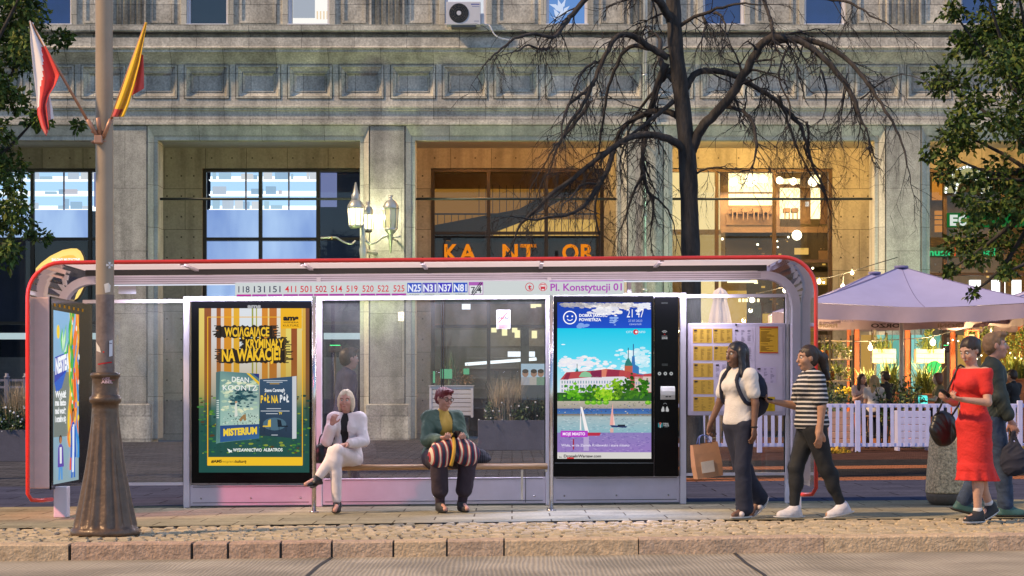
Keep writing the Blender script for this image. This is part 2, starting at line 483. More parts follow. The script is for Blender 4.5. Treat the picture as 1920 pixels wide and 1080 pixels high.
for px0, px1 in ((622, 574), (1378, 1424)):     # expansion joints between the concrete bays
    xa = PX(px0, 16.75); xb = PX(px1, 15.0)
    dx = (xb - xa) / (15.0 - 16.75)
    for k in range(14):
        ya, yb = 16.85 - k, 15.85 - k
        f = lambda y: xa + dx * (y - 16.75) + .02 * math.sin(y * 3)
        mb.quad((f(yb) - .016, yb, -.128), (f(yb) + .016, yb, -.128), (f(ya) + .016, ya, -.128), (f(ya) - .016, ya, -.128), M_joint)
tag(mb.build('road_joints', shear=True), kind='structure')

# kerb stones of several lengths and tones
kerb_m = [mat('kerb_granite_%d' % i, c, .8, var=.32, scale=14, bump=.9, bscale=42, spec=.15) for i, c in enumerate(((.45, .31, .225), (.52, .39, .26), (.46, .34, .25), (.42, .335, .255)))]
joints = [-900, -560, -330, -140, 137, 363, 430, 528, 623, 738, 838, 945, 1198, 1548, 1862, 2200, 2500, 2860]
mb = MB()
for i, (a, c) in enumerate(zip(joints, joints[1:])):
    xa, xb = PX(a, 16.72) + .007, PX(c, 16.78) - .007
    ya = YK((xa + xb) / 2)
    n = max(2, int((xb - xa) / .12)); rnd = [random.uniform(-.006, .006) for _ in range(n + 1)]; rz = [random.uniform(-.004, .004) for _ in range(n + 1)]
    prof = [(0, -.20), (0, -.012), (.014, 0), (.215, .002), (.22, -.2)]
    V = []; Fs = []
    for k in range(n + 1):
        x = xa + (xb - xa) * k / n
        for q, (dy, dz) in enumerate(prof): V.append((x, YK(x) + dy + (rnd[k] if q < 3 else 0), dz + (rz[k] if q in (1, 2, 3) else 0)))
    for k in range(n):
        for q in range(4): Fs.append((k * 5 + q, k * 5 + q + 5, k * 5 + q + 6, k * 5 + q + 1))
    Fs.append((0, 1, 2, 3, 4)); Fs.append(tuple(n * 5 + q for q in (4, 3, 2, 1, 0)))
    mb.add(V, Fs, kerb_m[(0, 0, 3, 1, 0, 0, 0, 0, 2, 1, 2, 1, 2, 1, 2, 3, 0, 1)[i]])
    mb.box(xb, xb + .014, YK(xb) + .012, YK(xb) + .2, -.2, -.012, M_joint)
tag(mb.build('kerb', shear=True), kind='structure')

# small sett paving behind the kerb, every sett modelled
sett_m = [mat('sett_%d' % i, c, .8, var=.16, scale=5, bump=.3, bscale=50, spec=.2) for i, c in enumerate(((.46, .37, .235), (.38, .31, .20), (.53, .42, .27), (.42, .345, .24)))]
def YC(x): return 19.15 + .085 * x if x < 1 else 19.235 - .03 * (x - 1)      # back line of the setts
mb = MB()
bed = []
for k in range(60):
    x0, x1 = -8 + k * .28, -8 + (k + 1) * .28
    mb.quad((x0, YK(x0) + .2, -.016), (x1, YK(x1) + .2, -.016), (x1, YC(x1) + .03, -.016), (x0, YC(x0) + .03, -.016), mat('sett_bed', (.06, .042, .026), .95, bump=.5))
row = 0; y = .225
while y < 2.6:
    h = random.uniform(.10, .122); x = -8 + random.uniform(0, .1)
    while x < 8.6:
        wd = random.uniform(.095, .145); cx = x + wd / 2
        yy = YK(cx) + y + .03 * math.sin(cx * 2.1 + row * .9) * (1 if row else 0)
        if yy + h < YC(cx):
            j = lambda: random.uniform(-.006, .006)
            g = random.uniform(.009, .016); t = random.uniform(-.008, .006); d = .014
            o = [(x + g + j(), yy + g + j()), (x + wd - g + j(), yy + g + j()), (x + wd - g + j(), yy + h - g + j()), (x + g + j(), yy + h - g + j())]
            c = (sum(p[0] for p in o) / 4, sum(p[1] for p in o) / 4)
            ins = [(p[0] + (c[0] - p[0]) * .2, p[1] + (c[1] - p[1]) * .2) for p in o]
            V = [(p[0], p[1], -.03) for p in o] + [(p[0], p[1], -.011 + t) for p in o] + [(p[0], p[1], t + j() * .6) for p in ins]
            mb.add(V, [(0, 1, 5, 4), (1, 2, 6, 5), (2, 3, 7, 6), (3, 0, 4, 7), (4, 5, 9, 8), (5, 6, 10, 9), (6, 7, 11, 10), (7, 4, 8, 11), (8, 9, 10, 11)], random.choice(sett_m))
        x += wd
    y += h; row += 1
tag(mb.build('sett_paving', shear=True), kind='structure')

M_slab = brick_mat('paving_slabs', (.29, .262, .18), (.235, .215, .155), (.085, .07, .05), .75, .5, .008, var=.22, nscale=2.2, rough=.62)
M_slab2 = brick_mat('unlit_slabs', (.075, .082, .13), (.058, .064, .105), (.018, .018, .022), 1.0, .62, .01, var=.22, nscale=1.8, rough=.5)  # lack of lamp light put into the slab colour, darker and bluer
M_pave = brick_mat('dark_setts', (.045, .042, .044), (.032, .031, .034), (.02, .02, .02), .12, .12, .008, var=.3, nscale=2, rough=.7)
M_brickband = brick_mat('red_clinker', (.42, .17, .085), (.33, .13, .07), (.06, .04, .03), .24, .12, .012, var=.25, nscale=2, rough=.7)
M_redpave = brick_mat('brown_clinker', (.11, .058, .046), (.08, .045, .038), (.03, .02, .02), .22, .11, .01, var=.3, nscale=1.5, rough=.7)
mb = MB()
for k in range(60):
    x0, x1 = -8 + k * .28, -8 + (k + 1) * .28
    mb.quad((x0, YC(x0), 0), (x1, YC(x1), 0), (x1, 22.4, 0), (x0, 22.4, 0), M_slab)
for sx in (-1, 1):
    a = -8 if sx < 0 else 8.8; c = -60 if sx < 0 else 60
    lo, hi = min(a, c), max(a, c)
    mb.quad((lo, YK(lo) + .2, 0), (hi, YK(hi) + .2, 0), (hi, 22.4, 0), (lo, 22.4, 0), M_slab)
tag(mb.build('pavement', shear=True), kind='structure')
sheet('pavement_unlit_slabs', -60, 60, 22.4, 27.6, 0, M_slab2)
sheet('pavement_brick_band', 2.3, 60, 27.6, 28.7, 0, M_brickband)
M_grey = brick_mat('grey_setts', (.085, .088, .105), (.062, .065, .08), (.025, .025, .03), .4, .4, .012, var=.3, nscale=1.2, rough=.7)
sheet('pavement_grey_slabs', -60, 2.3, 27.6, 54.6, 0, M_grey)
sheet('pavement_dark_setts', 2.3, 60, 28.7, 31.7, 0, M_pave)
mb = MB()
for k in range(58):      # the second clinker band wanders a little
    x0, x1 = 2.3 + k, 3.3 + k
    f = lambda x: 32.2 - .5 * math.sin(x * .35)
    mb.quad((x0, 31.7, 0), (x1, 31.7, 0), (x1, f(x1), 0), (x0, f(x0), 0), M_pave)
    mb.quad((x0, f(x0), 0), (x1, f(x1), 0), (x1, f(x1) + 1.3, 0), (x0, f(x0) + 1.3, 0), M_brickband)
    mb.quad((x0, f(x0) + 1.3, 0), (x1, f(x1) + 1.3, 0), (x1, 36, 0), (x0, 36, 0), M_pave)
tag(mb.build('pavement_wavy_band', shear=True), kind='structure')
sheet('pavement_brown_clinker', 2.3, 60, 36, 54.6, 0, M_redpave)

# ================================================================== THE STONE BUILDING
YF = 55.0
STONE = brick_mat('limestone', (.52, .505, .45), (.38, .37, .335), (.10, .095, .09), 1.42, .62, .006, rough=.85, xz=True, var=.36, nscale=1.3, bump=.5)
STONE2 = brick_mat('limestone_frames', (.49, .48, .42), (.42, .41, .37), (.12, .115, .10), 1.7, 1.15, .006, rough=.8, xz=True, var=.2, nscale=1.6, bump=.35)
STONE_P = brick_mat('pier_stone', (.37, .365, .335), (.31, .305, .285), (.14, .13, .12), 3.0, 1.7, .005, rough=.85, xz=True, var=.3, nscale=2.6, bump=.6)
STONE_G = brick_mat('gallery_stone', (.36, .34, .29), (.31, .30, .26), (.10, .095, .08), 1.25, 1.25, .008, rough=.8, xz=True, var=.14, nscale=1.2, bump=.3)
M_ceil = mat('gallery_plaster', (.55, .53, .46), .9, var=.08)
M_dot = mat('anchor_hole', (.05, .045, .04), .9)
CX = [0.115 + 7.0 * k for k in (-3, -2, -1, 0, 1, 2, 3)]
XL, XR = CX[0] - 3.5, CX[-1] + 3.5
bld = thing('stone_building', 'grey stone building with deep arcade, coffered frieze and tall shop windows behind the bus shelter', 'building', (0, YF, 0))

mb = MB()
for i, cx in enumerate([CX[0] - 7] + CX):     # piers stand at cx + 3.5
    px = cx + 3.5
    mb.box(px - .475, px + .475, YF - .02, YF + 1.0, -.2, 8.5, STONE_P, .02)
    mb.box(px - .60, px + .60, YF - .10, YF + 1.05, -.2, .95, STONE, .03)
for cx in CX:                                  # stepped frames round the openings: cove and inner fillet
    for sgn in (-1, 1):
        a, b2, c = cx + sgn * 3.02, cx + sgn * 2.86, cx + sgn * 2.75
        mb.box(a, a - sgn * .02, YF + .1, YF + 1.0, 0, 8.53, STONE)
        mb.quad((a - sgn * .02, YF - .03, 0), (b2, YF + .1, 0), (b2, YF + .1, 8.24), (a - sgn * .02, YF - .03, 8.50), STONE2)
        mb.quad((a - sgn * .02, YF - .03, 0), (a - sgn * .02, YF + .12, 0), (a - sgn * .02, YF + .12, 8.50), (a - sgn * .02, YF - .03, 8.50), STONE2)
        mb.box(b2, c, YF + .13, YF + .95, 0, 8.12, STONE2)
    mb.quad((cx - 3.0, YF - .03, 8.50), (cx + 3.0, YF - .03, 8.50), (cx + 2.86, YF + .1, 8.24), (cx - 2.86, YF + .1, 8.24), STONE2)
    mb.box(cx - 2.86, cx + 2.86, YF + .13, YF + .42, 8.12, 8.24, STONE2)
    mb.box(cx - 3.02, cx + 3.02, YF + .16, YF + .40, 8.24, 8.62, STONE)
prof = [(YF + .4, 8.50), (YF, 8.505), (YF - .09, 8.52), (YF - .09, 8.585), (YF, 8.60), (YF, 8.90), (YF - .05, 8.915), (YF - .05, 8.965), (YF - .10, 8.975), (YF - .10, 9.03), (YF, 9.05), (YF, 9.20)]
mb.extr(prof, XL, XR, STONE)
prof = [(YF, 10.17), (YF - .03, 10.19), (YF - .05, 10.22), (YF - .28, 10.43), (YF - .34, 10.44), (YF - .34, 10.51), (YF - .40, 10.53), (YF - .40, 10.56), (YF - .30, 10.60), (YF - .30, 10.84), (YF - .20, 10.86), (YF - .02, 10.87), (YF - .02, 10.99), (YF - .36, 11.0), (YF - .38, 11.03), (YF - .38, 11.18), (YF - .05, 11.22)]
mb.extr(prof, XL, XR, STONE)
n = int((XR - XL) / 1.4 + .5)
for k in range(n):                             # coffers
    c = XL + 1.4 * (k + .5); z0, z1 = 9.20, 10.17; zc = 9.69
    rings = [(.70, z0, z1, 0), (.62, 9.215, 10.155, 0), (.615, 9.225, 10.15, .05), (.60, 9.235, 10.14, .05), (.595, 9.24, 10.135, -.03), (.545, 9.285, 10.09, -.03), (.535, 9.295, 10.08, .02), (.44, 9.42, 9.96, .11), (.43, 9.43, 9.95, .08), (.375, 9.50, 9.88, .17)]
    V = []
    for hw, za, zb, d in rings: V += [(c - hw, YF + d, za), (c + hw, YF + d, za), (c + hw, YF + d, zb), (c - hw, YF + d, zb)]
    Fs = []
    for r_ in range(len(rings) - 1):
        for q in range(4): Fs.append((r_ * 4 + q, r_ * 4 + (q + 1) % 4, r_ * 4 + 4 + (q + 1) % 4, r_ * 4 + 4 + q))
    e = (len(rings) - 1) * 4; Fs.append((e, e + 1, e + 2, e + 3)); mb.add(V, Fs, STONE)
# upper storey, split round its windows
wins = [cx + s * 1.375 for cx in CX for s in (-1, 1)]
UZ0, UZ1, UW = 11.22, 13.5, .56
edges = [XL] + [v for wx in wins for v in (wx - UW, wx + UW)] + [XR]
for a, c in zip(edges[::2], edges[1::2]): mb.box(a, c, YF - .02, YF + .5, UZ0 - .1, 16, STONE)
for wx in wins:
    mb.box(wx - UW, wx + UW, YF - .02, YF + .5, UZ1, 16, STONE)
    for s in (-1, 1): mb.box(wx + s * UW, wx + s * (UW + .16), YF - .09, YF - .02, UZ0, UZ1 + .16, STONE2, .01)
    mb.box(wx - UW - .16, wx + UW + .16, YF - .12, YF - .02, UZ1, UZ1 + .2, STONE2)
for i, cx in enumerate([CX[0] - 7] + CX):
    p = cx + 3.5
    for d in (-.27, -.09, .09, .27): mb.tube([(p + d, YF - .03, UZ0), (p + d, YF - .03, 16)], .07, STONE, 10)
    for s in (-1, 1):
        mb.box(p + s * .42, p + s * .47, YF - .13, YF - .02, UZ0, 16, STONE)
        for a, c in ((.58, .64), (1.16, 1.22)): mb.box(p + s * a, p + s * c, YF - .06, YF - .02, UZ0 + .06, 13.4, STONE)
        mb.box(p + s * .64, p + s * 1.16, YF - .06, YF - .02, UZ0 + .06, UZ0 + .12, STONE)
for cx in CX:
    for a, c in ((-.50, -.44), (.44, .50)): mb.box(cx + a, cx + c, YF - .06, YF - .02, UZ0 + .06, 13.4, STONE)
    mb.box(cx - .44, cx + .44, YF - .06, YF - .02, UZ0 + .06, UZ0 + .12, STONE)
mb.extr([(YF - .02, 15.6), (YF - .5, 15.9), (YF - .6, 16.2), (YF - .6, 16.4), (YF + 13, 16.6)], XL, XR, STONE)
mb.build('facade', bld)

# gallery behind the arcade
YB = 62.0; WH = 2.65; WZ = 8.13
mb = MB()
mb.quad((XL, YF + .38, 8.74), (XR, YF + .38, 8.74), (XR, YB + .1, 8.74), (XL, YB + .1, 8.74), M_ceil)
mb.quad((XL, YF + .39, 8.50), (XR, YF + .39, 8.50), (XR, YF + .39, 8.74), (XL, YF + .39, 8.74), M_ceil)
e2 = [XL] + [v for cx in CX for v in (cx + .05 - WH, cx + .05 + WH)] + [XR]
for a, c in zip(e2[::2], e2[1::2]):
    mb.box(a, c, YB, YB + .5, -.2, WZ, STONE_G)
    for zz in np.arange(1.0, 8.4, 1.25):
        for x in (a + .25, (a + c) / 2 - .22, (a + c) / 2 + .22, c - .25):
            mb.box(x - .022, x + .022, YB - .004, YB + .02, zz, zz + .045, M_dot); mb.box(x - .022, x + .022, YB - .004, YB + .02, zz + .62, zz + .665, M_dot)
mb.box(XL, XR, YB, YB + .5, WZ, 8.74, STONE_G)
x = XL + .3
while x < XR: mb.box(x, x + .04, YB - .004, YB + .02, 8.42, 8.46, M_dot); x += .62
mb.box(XL, XR, YF + 13, YF + 13.4, -.2, 16, STONE_G)
mb.build('gallery', bld)
mb = MB()
for s, cx in ((0, CX[3]), (0, CX[4]), (0, CX[2])):
    mb.tube([(cx - 2.76, YF + .5, 6.56), (cx + 2.76, YF + .5, 6.56)], .035, mat('tie_bar', (.04, .05, .05), .5, .5), 8)
mb.build('tie_bar', bld)
xp = PX(1209, 54.75)
mb = MB(); Mp = mat('zinc_pipe', (.55, .58, .62), .35, .6, var=.1)
mb.tube([(xp, YF - .22, -.1), (xp, YF - .22, 10.2), (xp, YF - .5, 10.45), (xp, YF - .5, 16)], .06, Mp, 12)
for z in (2, 4, 6, 8, 9.8): mb.tube([(xp, YF - .22, z), (xp, YF - .22, z + .06)], .075, Mp, 12); mb.box(xp - .015, xp + .015, YF - .2, YF, z + .01, z + .05, Mp)
mb.build('drainpipe', bld)

# upper windows: blue-white frames, each with its own pane and whatever glows behind it
M_wf = mat('white_window_frame', (.62, .64, .72), .45, var=.05)
M_skyref = mat('sky_reflection_blue', (.03, .15, .58), .7, var=.12, scale=2)  # reflected sky painted as flat blue on the sheet behind each pane
M_black = mat('dark_interior', (.02, .024, .03), .8)
G_up = glass('upper_glass', (.85, .9, 1), .14)
lit = {round(wins[5], 2): ('fff3de', 1.3), round(wins[6], 2): ('f4f0ea', 1.0), round(wins[7], 2): ('6f9fe0', .8)}
for i, wx in enumerate(wins):
    mb = MB(); f = .075
    for s in (-1, 1): mb.box(wx + s * UW, wx + s * (UW - f), YF + .16, YF + .26, UZ0, UZ1, M_wf)
    mb.box(wx - UW + f, wx + UW - f, YF + .16, YF + .26, UZ0, UZ0 + f, M_wf); mb.box(wx - UW + f, wx + UW - f, YF + .16, YF + .26, UZ1 - f, UZ1, M_wf)
    mb.box(wx - UW - .02, wx + UW + .02, YF - .12, YF + .16, UZ0 - .02, UZ0 + .03, M_wf)
    for s in (-1, 1): mb.box(wx + s * (UW - .001), wx + s * (UW - .03), YF - .02, YF + .16, UZ0 + .03, UZ1, M_wf)
    wf = mb.build('window', bld)
    mb = MB(); mb.quad((wx - UW + f, YF + .2, UZ0 + f), (wx + UW - f, YF + .2, UZ0 + f), (wx + UW - f, YF + .2, UZ1 - f), (wx - UW + f, YF + .2, UZ1 - f), G_up); mb.build('pane', wf)
    mb = MB(); L_ = lit.get(round(wx, 2))
    if L_:
        em = emit('lit_room_%d' % i, L_[0], L_[1])
        mb.box(wx - .54, wx + .54, YF + .9, YF + .95, UZ0, UZ1, em)
        if i == 5:
            mb.box(wx - .50, wx + .1, YF + .6, YF + .64, UZ0 + .32, UZ1, emit('grey_curtain', 'c9c9c9', .8))
            for q in range(4): mb.tube([(wx + .16 + q * .09, YF + .7, UZ0 + .3), (wx + .16 + q * .09, YF + .7, UZ0 + .52)], .02, emit('candle_glow', 'ffd9a0', 1.1), 6)
        if i == 7:
            for q in range(14): leaf(mb, (wx - .15 + random.uniform(-.1, .1), YF + .5, UZ0 + .2 + q * .03), rdir(1), .35, emit('white_leaf', 'e8f0ff', .9), .35)
    else: mb.box(wx - .54, wx + .54, YF + .32, YF + .36, UZ0, UZ1, M_skyref if i not in (4,) else M_black)
    mb.build('room', wf)

# ---- shop windows in the back wall, one per bay
M_df = mat('dark_bronze_frame', (.035, .032, .03), .4, .3)
M_bf = mat('brown_window_frame', (.10, .06, .035), .45, .2)
G_shop = glass('shop_glass', (.95, .97, 1), .06)
M_room = mat('room_plaster', (.45, .42, .38), .9, var=.1)
def shop(cx, fm, transoms, room_m, depth=5.0, mull=2):
    mb = MB(); x0, x1 = cx - WH, cx + WH
    t = .055
    for x in [x0 + t, x1 - t] + [x0 + (x1 - x0) * (k + 1) / (mull + 1) for k in range(mull)]: mb.box(x - t, x + t, YB + .15, YB + .3, 0, WZ, fm)
    mb.box(x0, x1, YB + .14, YB + .31, WZ - .1, WZ, fm)
    for z in transoms: mb.box(x0, x1, YB + .16, YB + .29, z - .045, z + .045, fm)
    sw = mb.build('shop_window', bld)
    mb = MB(); mb.quad((x0, YB + .22, 0), (x1, YB + .22, 0), (x1, YB + .22, WZ), (x0, YB + .22, WZ), G_shop); mb.build('pane', sw)
    mb = MB(); y1 = YB + depth
    mb.quad((x0 - .4, y1, 0), (x1 + .4, y1, 0), (x1 + .4, y1, 8.5), (x0 - .4, y1, 8.5), room_m)
    for x in (x0 - .4, x1 + .4): mb.quad((x, YB + .5, 0), (x, y1, 0), (x, y1, 8.5), (x, YB + .5, 8.5), room_m)
    mb.quad((x0 - .4, YB + .5, 8.5), (x1 + .4, YB + .5, 8.5), (x1 + .4, y1, 8.5), (x0 - .4, y1, 8.5), room_m)
    return sw, mb

def film_mat():
    m = emit('frosted_film', 'a0c0f4', .95); N = m.node_tree.nodes; L = m.node_tree.links; e = [n for n in N if n.type == 'EMISSION'][0]
    tc = N.new('ShaderNodeTexCoord'); mp = N.new('ShaderNodeMapping'); mp.inputs['Scale'].default_value = (.9, 1, .35); n1 = N.new('ShaderNodeTexNoise'); n1.inputs['Scale'].default_value = 1.0; n1.inputs['Detail'].default_value = 3
    r = N.new('ShaderNodeValToRGB'); r.color_ramp.elements[0].position = .32; r.color_ramp.elements[1].position = .68; r.color_ramp.elements[0].color = lin('7c9cdc') + (1,); r.color_ramp.elements[1].color = lin('b4d2fa') + (1,)
    L.new(tc.outputs['Object'], mp.inputs[0]); L.new(mp.outputs[0], n1.inputs['Vector']); L.new(n1.outputs['Fac'], r.inputs[0]); L.new(r.outputs[0], e.inputs[0]); return m
M_shelf = emit('shelf_light', 'f0faff', 1.7); M_shelf2 = emit('shelf_light_blue', 'b4dcff', 1.15); M_film = film_mat()
M_item = [emit('shelf_item_%d' % i, c, .8) for i, c in enumerate(('c0e4f8', 'd8e8f8', 'b0d4f0', 'f0f6fa', 'e4e4ee'))]
M_navy = mat('navy_interior', (.03, .045, .09), .6, var=.3, scale=1)
for cx in (CX[1], CX[2]):      # the blue-white shop with lit shelves, two bays
    sw, mb = shop(cx + .05, M_df, (5.98, 3.4), M_navy)
    x0 = cx - WH + .1; x1 = cx + (WH * .33 if cx == CX[2] else WH * .33)
    mb.box(x0, x1, YB + 1.45, YB + 1.5, 6.95, 8.3, M_shelf2)
    for k in range(3):
        z = 6.95 + k * .46
        mb.box(x0, x1, YB + 1.1, YB + 1.42, z, z + .03, M_shelf); mb.box(x0, x1, YB + 1.40, YB + 1.44, z + .03, z + .16, M_shelf)
        x = x0 + .1
        while x < x1 - .2:
            wd = random.uniform(.06, .42); h = random.uniform(.08, .36)
            if random.random() < .75: mb.box(x, x + wd, YB + 1.15, YB + 1.3, z + .036, z + .036 + h, random.choice(M_item))
            x += wd + random.uniform(.02, .1)
    for x in (x0 + .33 * (x1 - x0), x0 + .72 * (x1 - x0)): mb.box(x, x + .05, YB + 1.06, YB + 1.1, 6.9, 8.3, mat('pink_post', (.6, .45, .5), .5))
    for z0, z1 in ((6.02, 6.9), (3.46, 5.93)): mb.box(x0, x1 - .03, YB + .5, YB + .52, z0, z1, M_film if z0 > 4 or cx == CX[2] else M_navy)
    mb.box(x1 + .1, x1 + .6, YB + .6, YB + .64, 7.0, 8.05, emit('pale_panel', '8f9cd0', .6))
    mb.box(x0 - .2, x1 + 2, YB + 2, YB + 2.1, 2.95, 3.15, emit('cool_tube', 'cfe6e8', .8))
    for q in range(3): mb.box(x0 + q * 1.7, x0 + q * 1.7 + 1.1, YB + 3, YB + 3.05, .6, 2.4, mat('grey_panel', (.25, .25, .27), .7))
    mb.build('interior', sw)
# bay with the exchange office: amber stairwell above, dark shop front below
M_amber = emit('amber_wall', 'a8742c', .62); M_amber2 = emit('amber_wall_bright', 'e0b050', .85); M_rail = mat('iron_rail', (.03, .025, .02), .5)
sw, mb = shop(CX[3] + .05, mat('dark_bronze_frame'), (6.16, 3.3), mat('warm_plaster', (.35, .24, .15), .9))
cx = CX[3]; y = YB + 3.5
mb.box(cx - 2.8, cx + 2.8, y, y + .05, 6.2, 7.85, M_amber)
mb.box(cx - .75, cx + 2.6, y - .1, y - .05, 6.2, 6.85, M_amber2)
mb.prism([(cx - 2.8, 6.2), (cx - 2.8, 6.6), (cx + .1, 7.15), (cx + 1.3, 7.8), (cx + 2.1, 7.8), (cx + .2, 6.75), (cx - .6, 6.45), (cx - 1.0, 6.2)], y - .5, y - .3, M_rail)
for k in range(24):
    x = cx - 2.5 + k * .22; mb.box(x, x + .02, y - .7, y - .68, 6.25, 6.95 if k < 6 else 7.9, M_rail)
mb.box(cx - 2.6, cx + 2.6, y - .72, y - .69, 6.95, 7.0, M_rail)
mb.box(cx - 2.6, cx + 2.6, YB + .5, YB + .55, 4.0, 6.1, mat('grey_board', (.03, .034, .045), .6, var=.2))
mb.box(cx - 2.6, cx + 2.6, YB + 2.8, YB + 2.85, 2.75, 3.28, mat('cream_band', (.5, .38, .3), .8))
sh = mat('cream_shelving', (.42, .33, .27), .8)
for k in range(6): mb.box(cx - 1.55, cx + .1, YB + 2.4, YB + 2.7, .75 + k * .32, .79 + k * .32, sh)
mb.box(cx - 1.55, cx + .1, YB + 2.72, YB + 2.76, .75, 2.7, mat('cream_back', (.32, .25, .21), .9))
for k in range(4): mb.box(cx - .95 + k * .27, cx - .8 + k * .27, YB + 2.3, YB + 2.4, (1.4, 1.72)[k % 2], (1.62, 1.95)[k % 2], M_black)
for xq in (.15, .9, 2.55): mb.box(cx + xq, cx + xq + .26, YB + .5, YB + .75, 0, 3.3, mat('brown_pillar', (.08, .06, .055), .5))
# strip tube, lamp cluster and a poster on an easel
mb.tube([(PX(872, 63.5), 63.5, PZ(683, 63.5)), (PX(1006, 63.5), 63.5, PZ(673, 63.5))], .05, emit('white_tube', 'f6ffff', 1.4), 8)
for px, py in ((926, 616), (946, 622), (965, 616), (970, 626), (986, 628), (1002, 627), (1000, 570), (1010, 568)): mb.box(PX(px - 5, 64), PX(px + 5, 64), 64, 64.2, PZ(py + 7, 64), PZ(py - 7, 64), emit('yellow_lamp', 'fff2b0', 1.25))
mb.box(PX(866, 62.9), PX(882, 62.9), 62.9, 63, PZ(580, 62.9), PZ(565, 62.9), emit('white_lamp', 'f4faff', 1.3))
mb.box(PX(952, 63), PX(1003, 63), 63, 63.05, PZ(669, 63), PZ(659, 63), emit('white_lamp'))
ps = PX(977, 61.8)
mb.box(ps, PX(1024, 61.8), 61.8, 61.83, PZ(750, 61.8), PZ(682, 61.8), emit('pale_poster', 'b8d4e8', .7))
mb.build('interior', sw)
M_orl = print_mat('orange_letters', .9)
for prs in ((('K', 833, 859), ('A', 861, 893)), (('N', 942, 971), ('T', 975, 1006)), (('O', 1054, 1085), ('R', 1089, 1115))):
  a = front(YB + .12)
  for body, xa, xb in prs: a.text(body, xa, xb, 459, 488, 'f08a1c', .03)
  for k in range(9):
    x = random.uniform(prs[0][1], prs[1][2] - 3); y = random.uniform(459, 487); a.layer(1).line([(x, y), (x + random.uniform(-9, 9), y + random.uniform(3, 9))], 1.0, '2b2320')
  a.layer(0).build('lettering', sw, M_orl)
a = front(61.78)
a.rect(977, 712, 1024, 750, '56606a')
for px in (985, 1001, 1014):
    a.layer(1).disc(px, 700, 6, 'c99a80', 7); a.layer(2).disc(px, 696, 6, '40302a', 4); a.layer(1).rect(px - 8, 707, px + 8, 722, ('90b8a0', 'c8ccd8', 'e0d8d0')[px % 3])
a.build('poster_people', sw, INK_DIM)

# warm restaurant bay
M_warm = emit('warm_wall', 'f0bc60', .95); M_hot = emit('hot_glow', 'ffe8a8', 2.4); M_wood = mat('stained_wood', (.20, .11, .05), .6, var=.3, scale=3)
M_cream = emit('cream_lit', 'f8dc98', 1.05); M_bulb = emit('bulb', 'ffe9b8', 9)
sw, mb = shop(CX[4] + .05, M_bf, (5.30, 3.0), mat('tan_plaster', (.5, .36, .2), .9))
cx = CX[4]; y = YB + 2.2
def prect(mb, x0, y0, x1, y1, Y, m, th=.06): mb.box(PX(x0, Y), PX(x1, Y), Y, Y + th, PZ(y1, Y), PZ(y0, Y), m)
prect(mb, 1225, 318, 1350, 430, y, M_cream); prect(mb, 1365, 325, 1450, 395, y, M_hot); prect(mb, 1365, 385, 1450, 400, y - .2, M_wood)
prect(mb, 1350, 318, 1366, 430, y - .3, M_wood); prect(mb, 1450, 318, 1462, 430, y - .3, M_wood); prect(mb, 1462, 335, 1500, 410, y, M_hot); prect(mb, 1500, 318, 1520, 420, y, M_wood); prect(mb, 1520, 328, 1538, 410, y, M_hot); prect(mb, 1538, 318, 1570, 420, y, mat('brown_curtain', (.12, .06, .03), .8))
prect(mb, 1362, 400, 1450, 422, y - .4, M_wood); prect(mb, 1365, 396, 1450, 401, y - .5, M_wood)
for px in (1372, 1392, 1412, 1430, 1470, 1485): prect(mb, px, 390, px + 12, 398, y - .6, M_wood, .3); prect(mb, px + 1, 398, px + 3, 412, y - .6, M_wood); prect(mb, px + 9, 398, px + 11, 412, y - .6, M_wood)
prect(mb, 1225, 440, 1352, 500, y, emit('cream_lit2', 'd8b878', .7)); prect(mb, 1360, 436, 1460, 510, y, mat('dark_room', (.05, .035, .02), .8)); prect(mb, 1460, 436, 1570, 510, y, mat('dark_room'))
prect(mb, 1320, 500, 1352, 640, y, M_cream); prect(mb, 1310, 520, 1352, 650, y - .1, M_cream)
prect(mb, 1364, 545, 1400, 640, y, M_amber2); prect(mb, 1400, 500, 1560, 640, y, mat('dark_room')); prect(mb, 1364, 500, 1420, 530, y - .1, M_hot)
for px, py, wd, hh in ((1440, 512, 30, 9), (1385, 515, 20, 10), (1490, 465, 26, 12), (1535, 470, 30, 18), (1510, 520, 40, 14), (1545, 560, 24, 40)): prect(mb, px, py, px + wd, py + hh, y - .2, random.choice((M_warm, M_wood, M_amber2)))
for px in (1385, 1392, 1398, 1405, 1412, 1420): prect(mb, px, 560, px + 4, 566, y - .3, M_hot)
for k in range(60):
    px, py = random.uniform(1400, 1560), random.uniform(440, 640); s = random.uniform(.5, 3.5)
    prect(mb, px, py, px + s * 2, py + s, y - .25 - .3 * random.random(), random.choice((M_warm, M_wood, M_amber, M_amber2, M_hot, M_rail)))
for px, py, s in ((1375, 341, .13), (1408, 338, .2), (1432, 336, .12), (1462, 338, .12), (1487, 340, .12), (1524, 341, .15), (1494, 441, .16)): mb.ball((PX(px, y - .5), y - .5, PZ(py, y - .5)), s, emit('pendant', 'fff2c8', 5), 6)
for k in range(22): px, py = random.uniform(1330, 1560), random.uniform(442, 560); mb.ball((PX(px, y - .8), y - .8 + random.uniform(-.4, .4), PZ(py, y - .8)), random.uniform(.025, .05), emit('pendant'), 5)
prect(mb, 1462, 345, 1538, 352, y - .2, M_wood); prect(mb, 1365, 360, 1450, 363, y - .25, M_wood); prect(mb, 1352, 425, 1570, 436, y - .45, M_wood)
prect(mb, 1510, 378, 1517, 387, YB + .5, emit('sign_plate', 'f4ead8', .9), .02)
prect(mb, 1512, 590, 1524, 605, YB + .5, emit('orange_card', 'e8a040', .7), .02); prect(mb, 1430, 588, 1450, 640, y - .7, M_amber2); prect(mb, 1460, 600, 1476, 640, y - .7, M_cream)
mb.build('interior', sw)
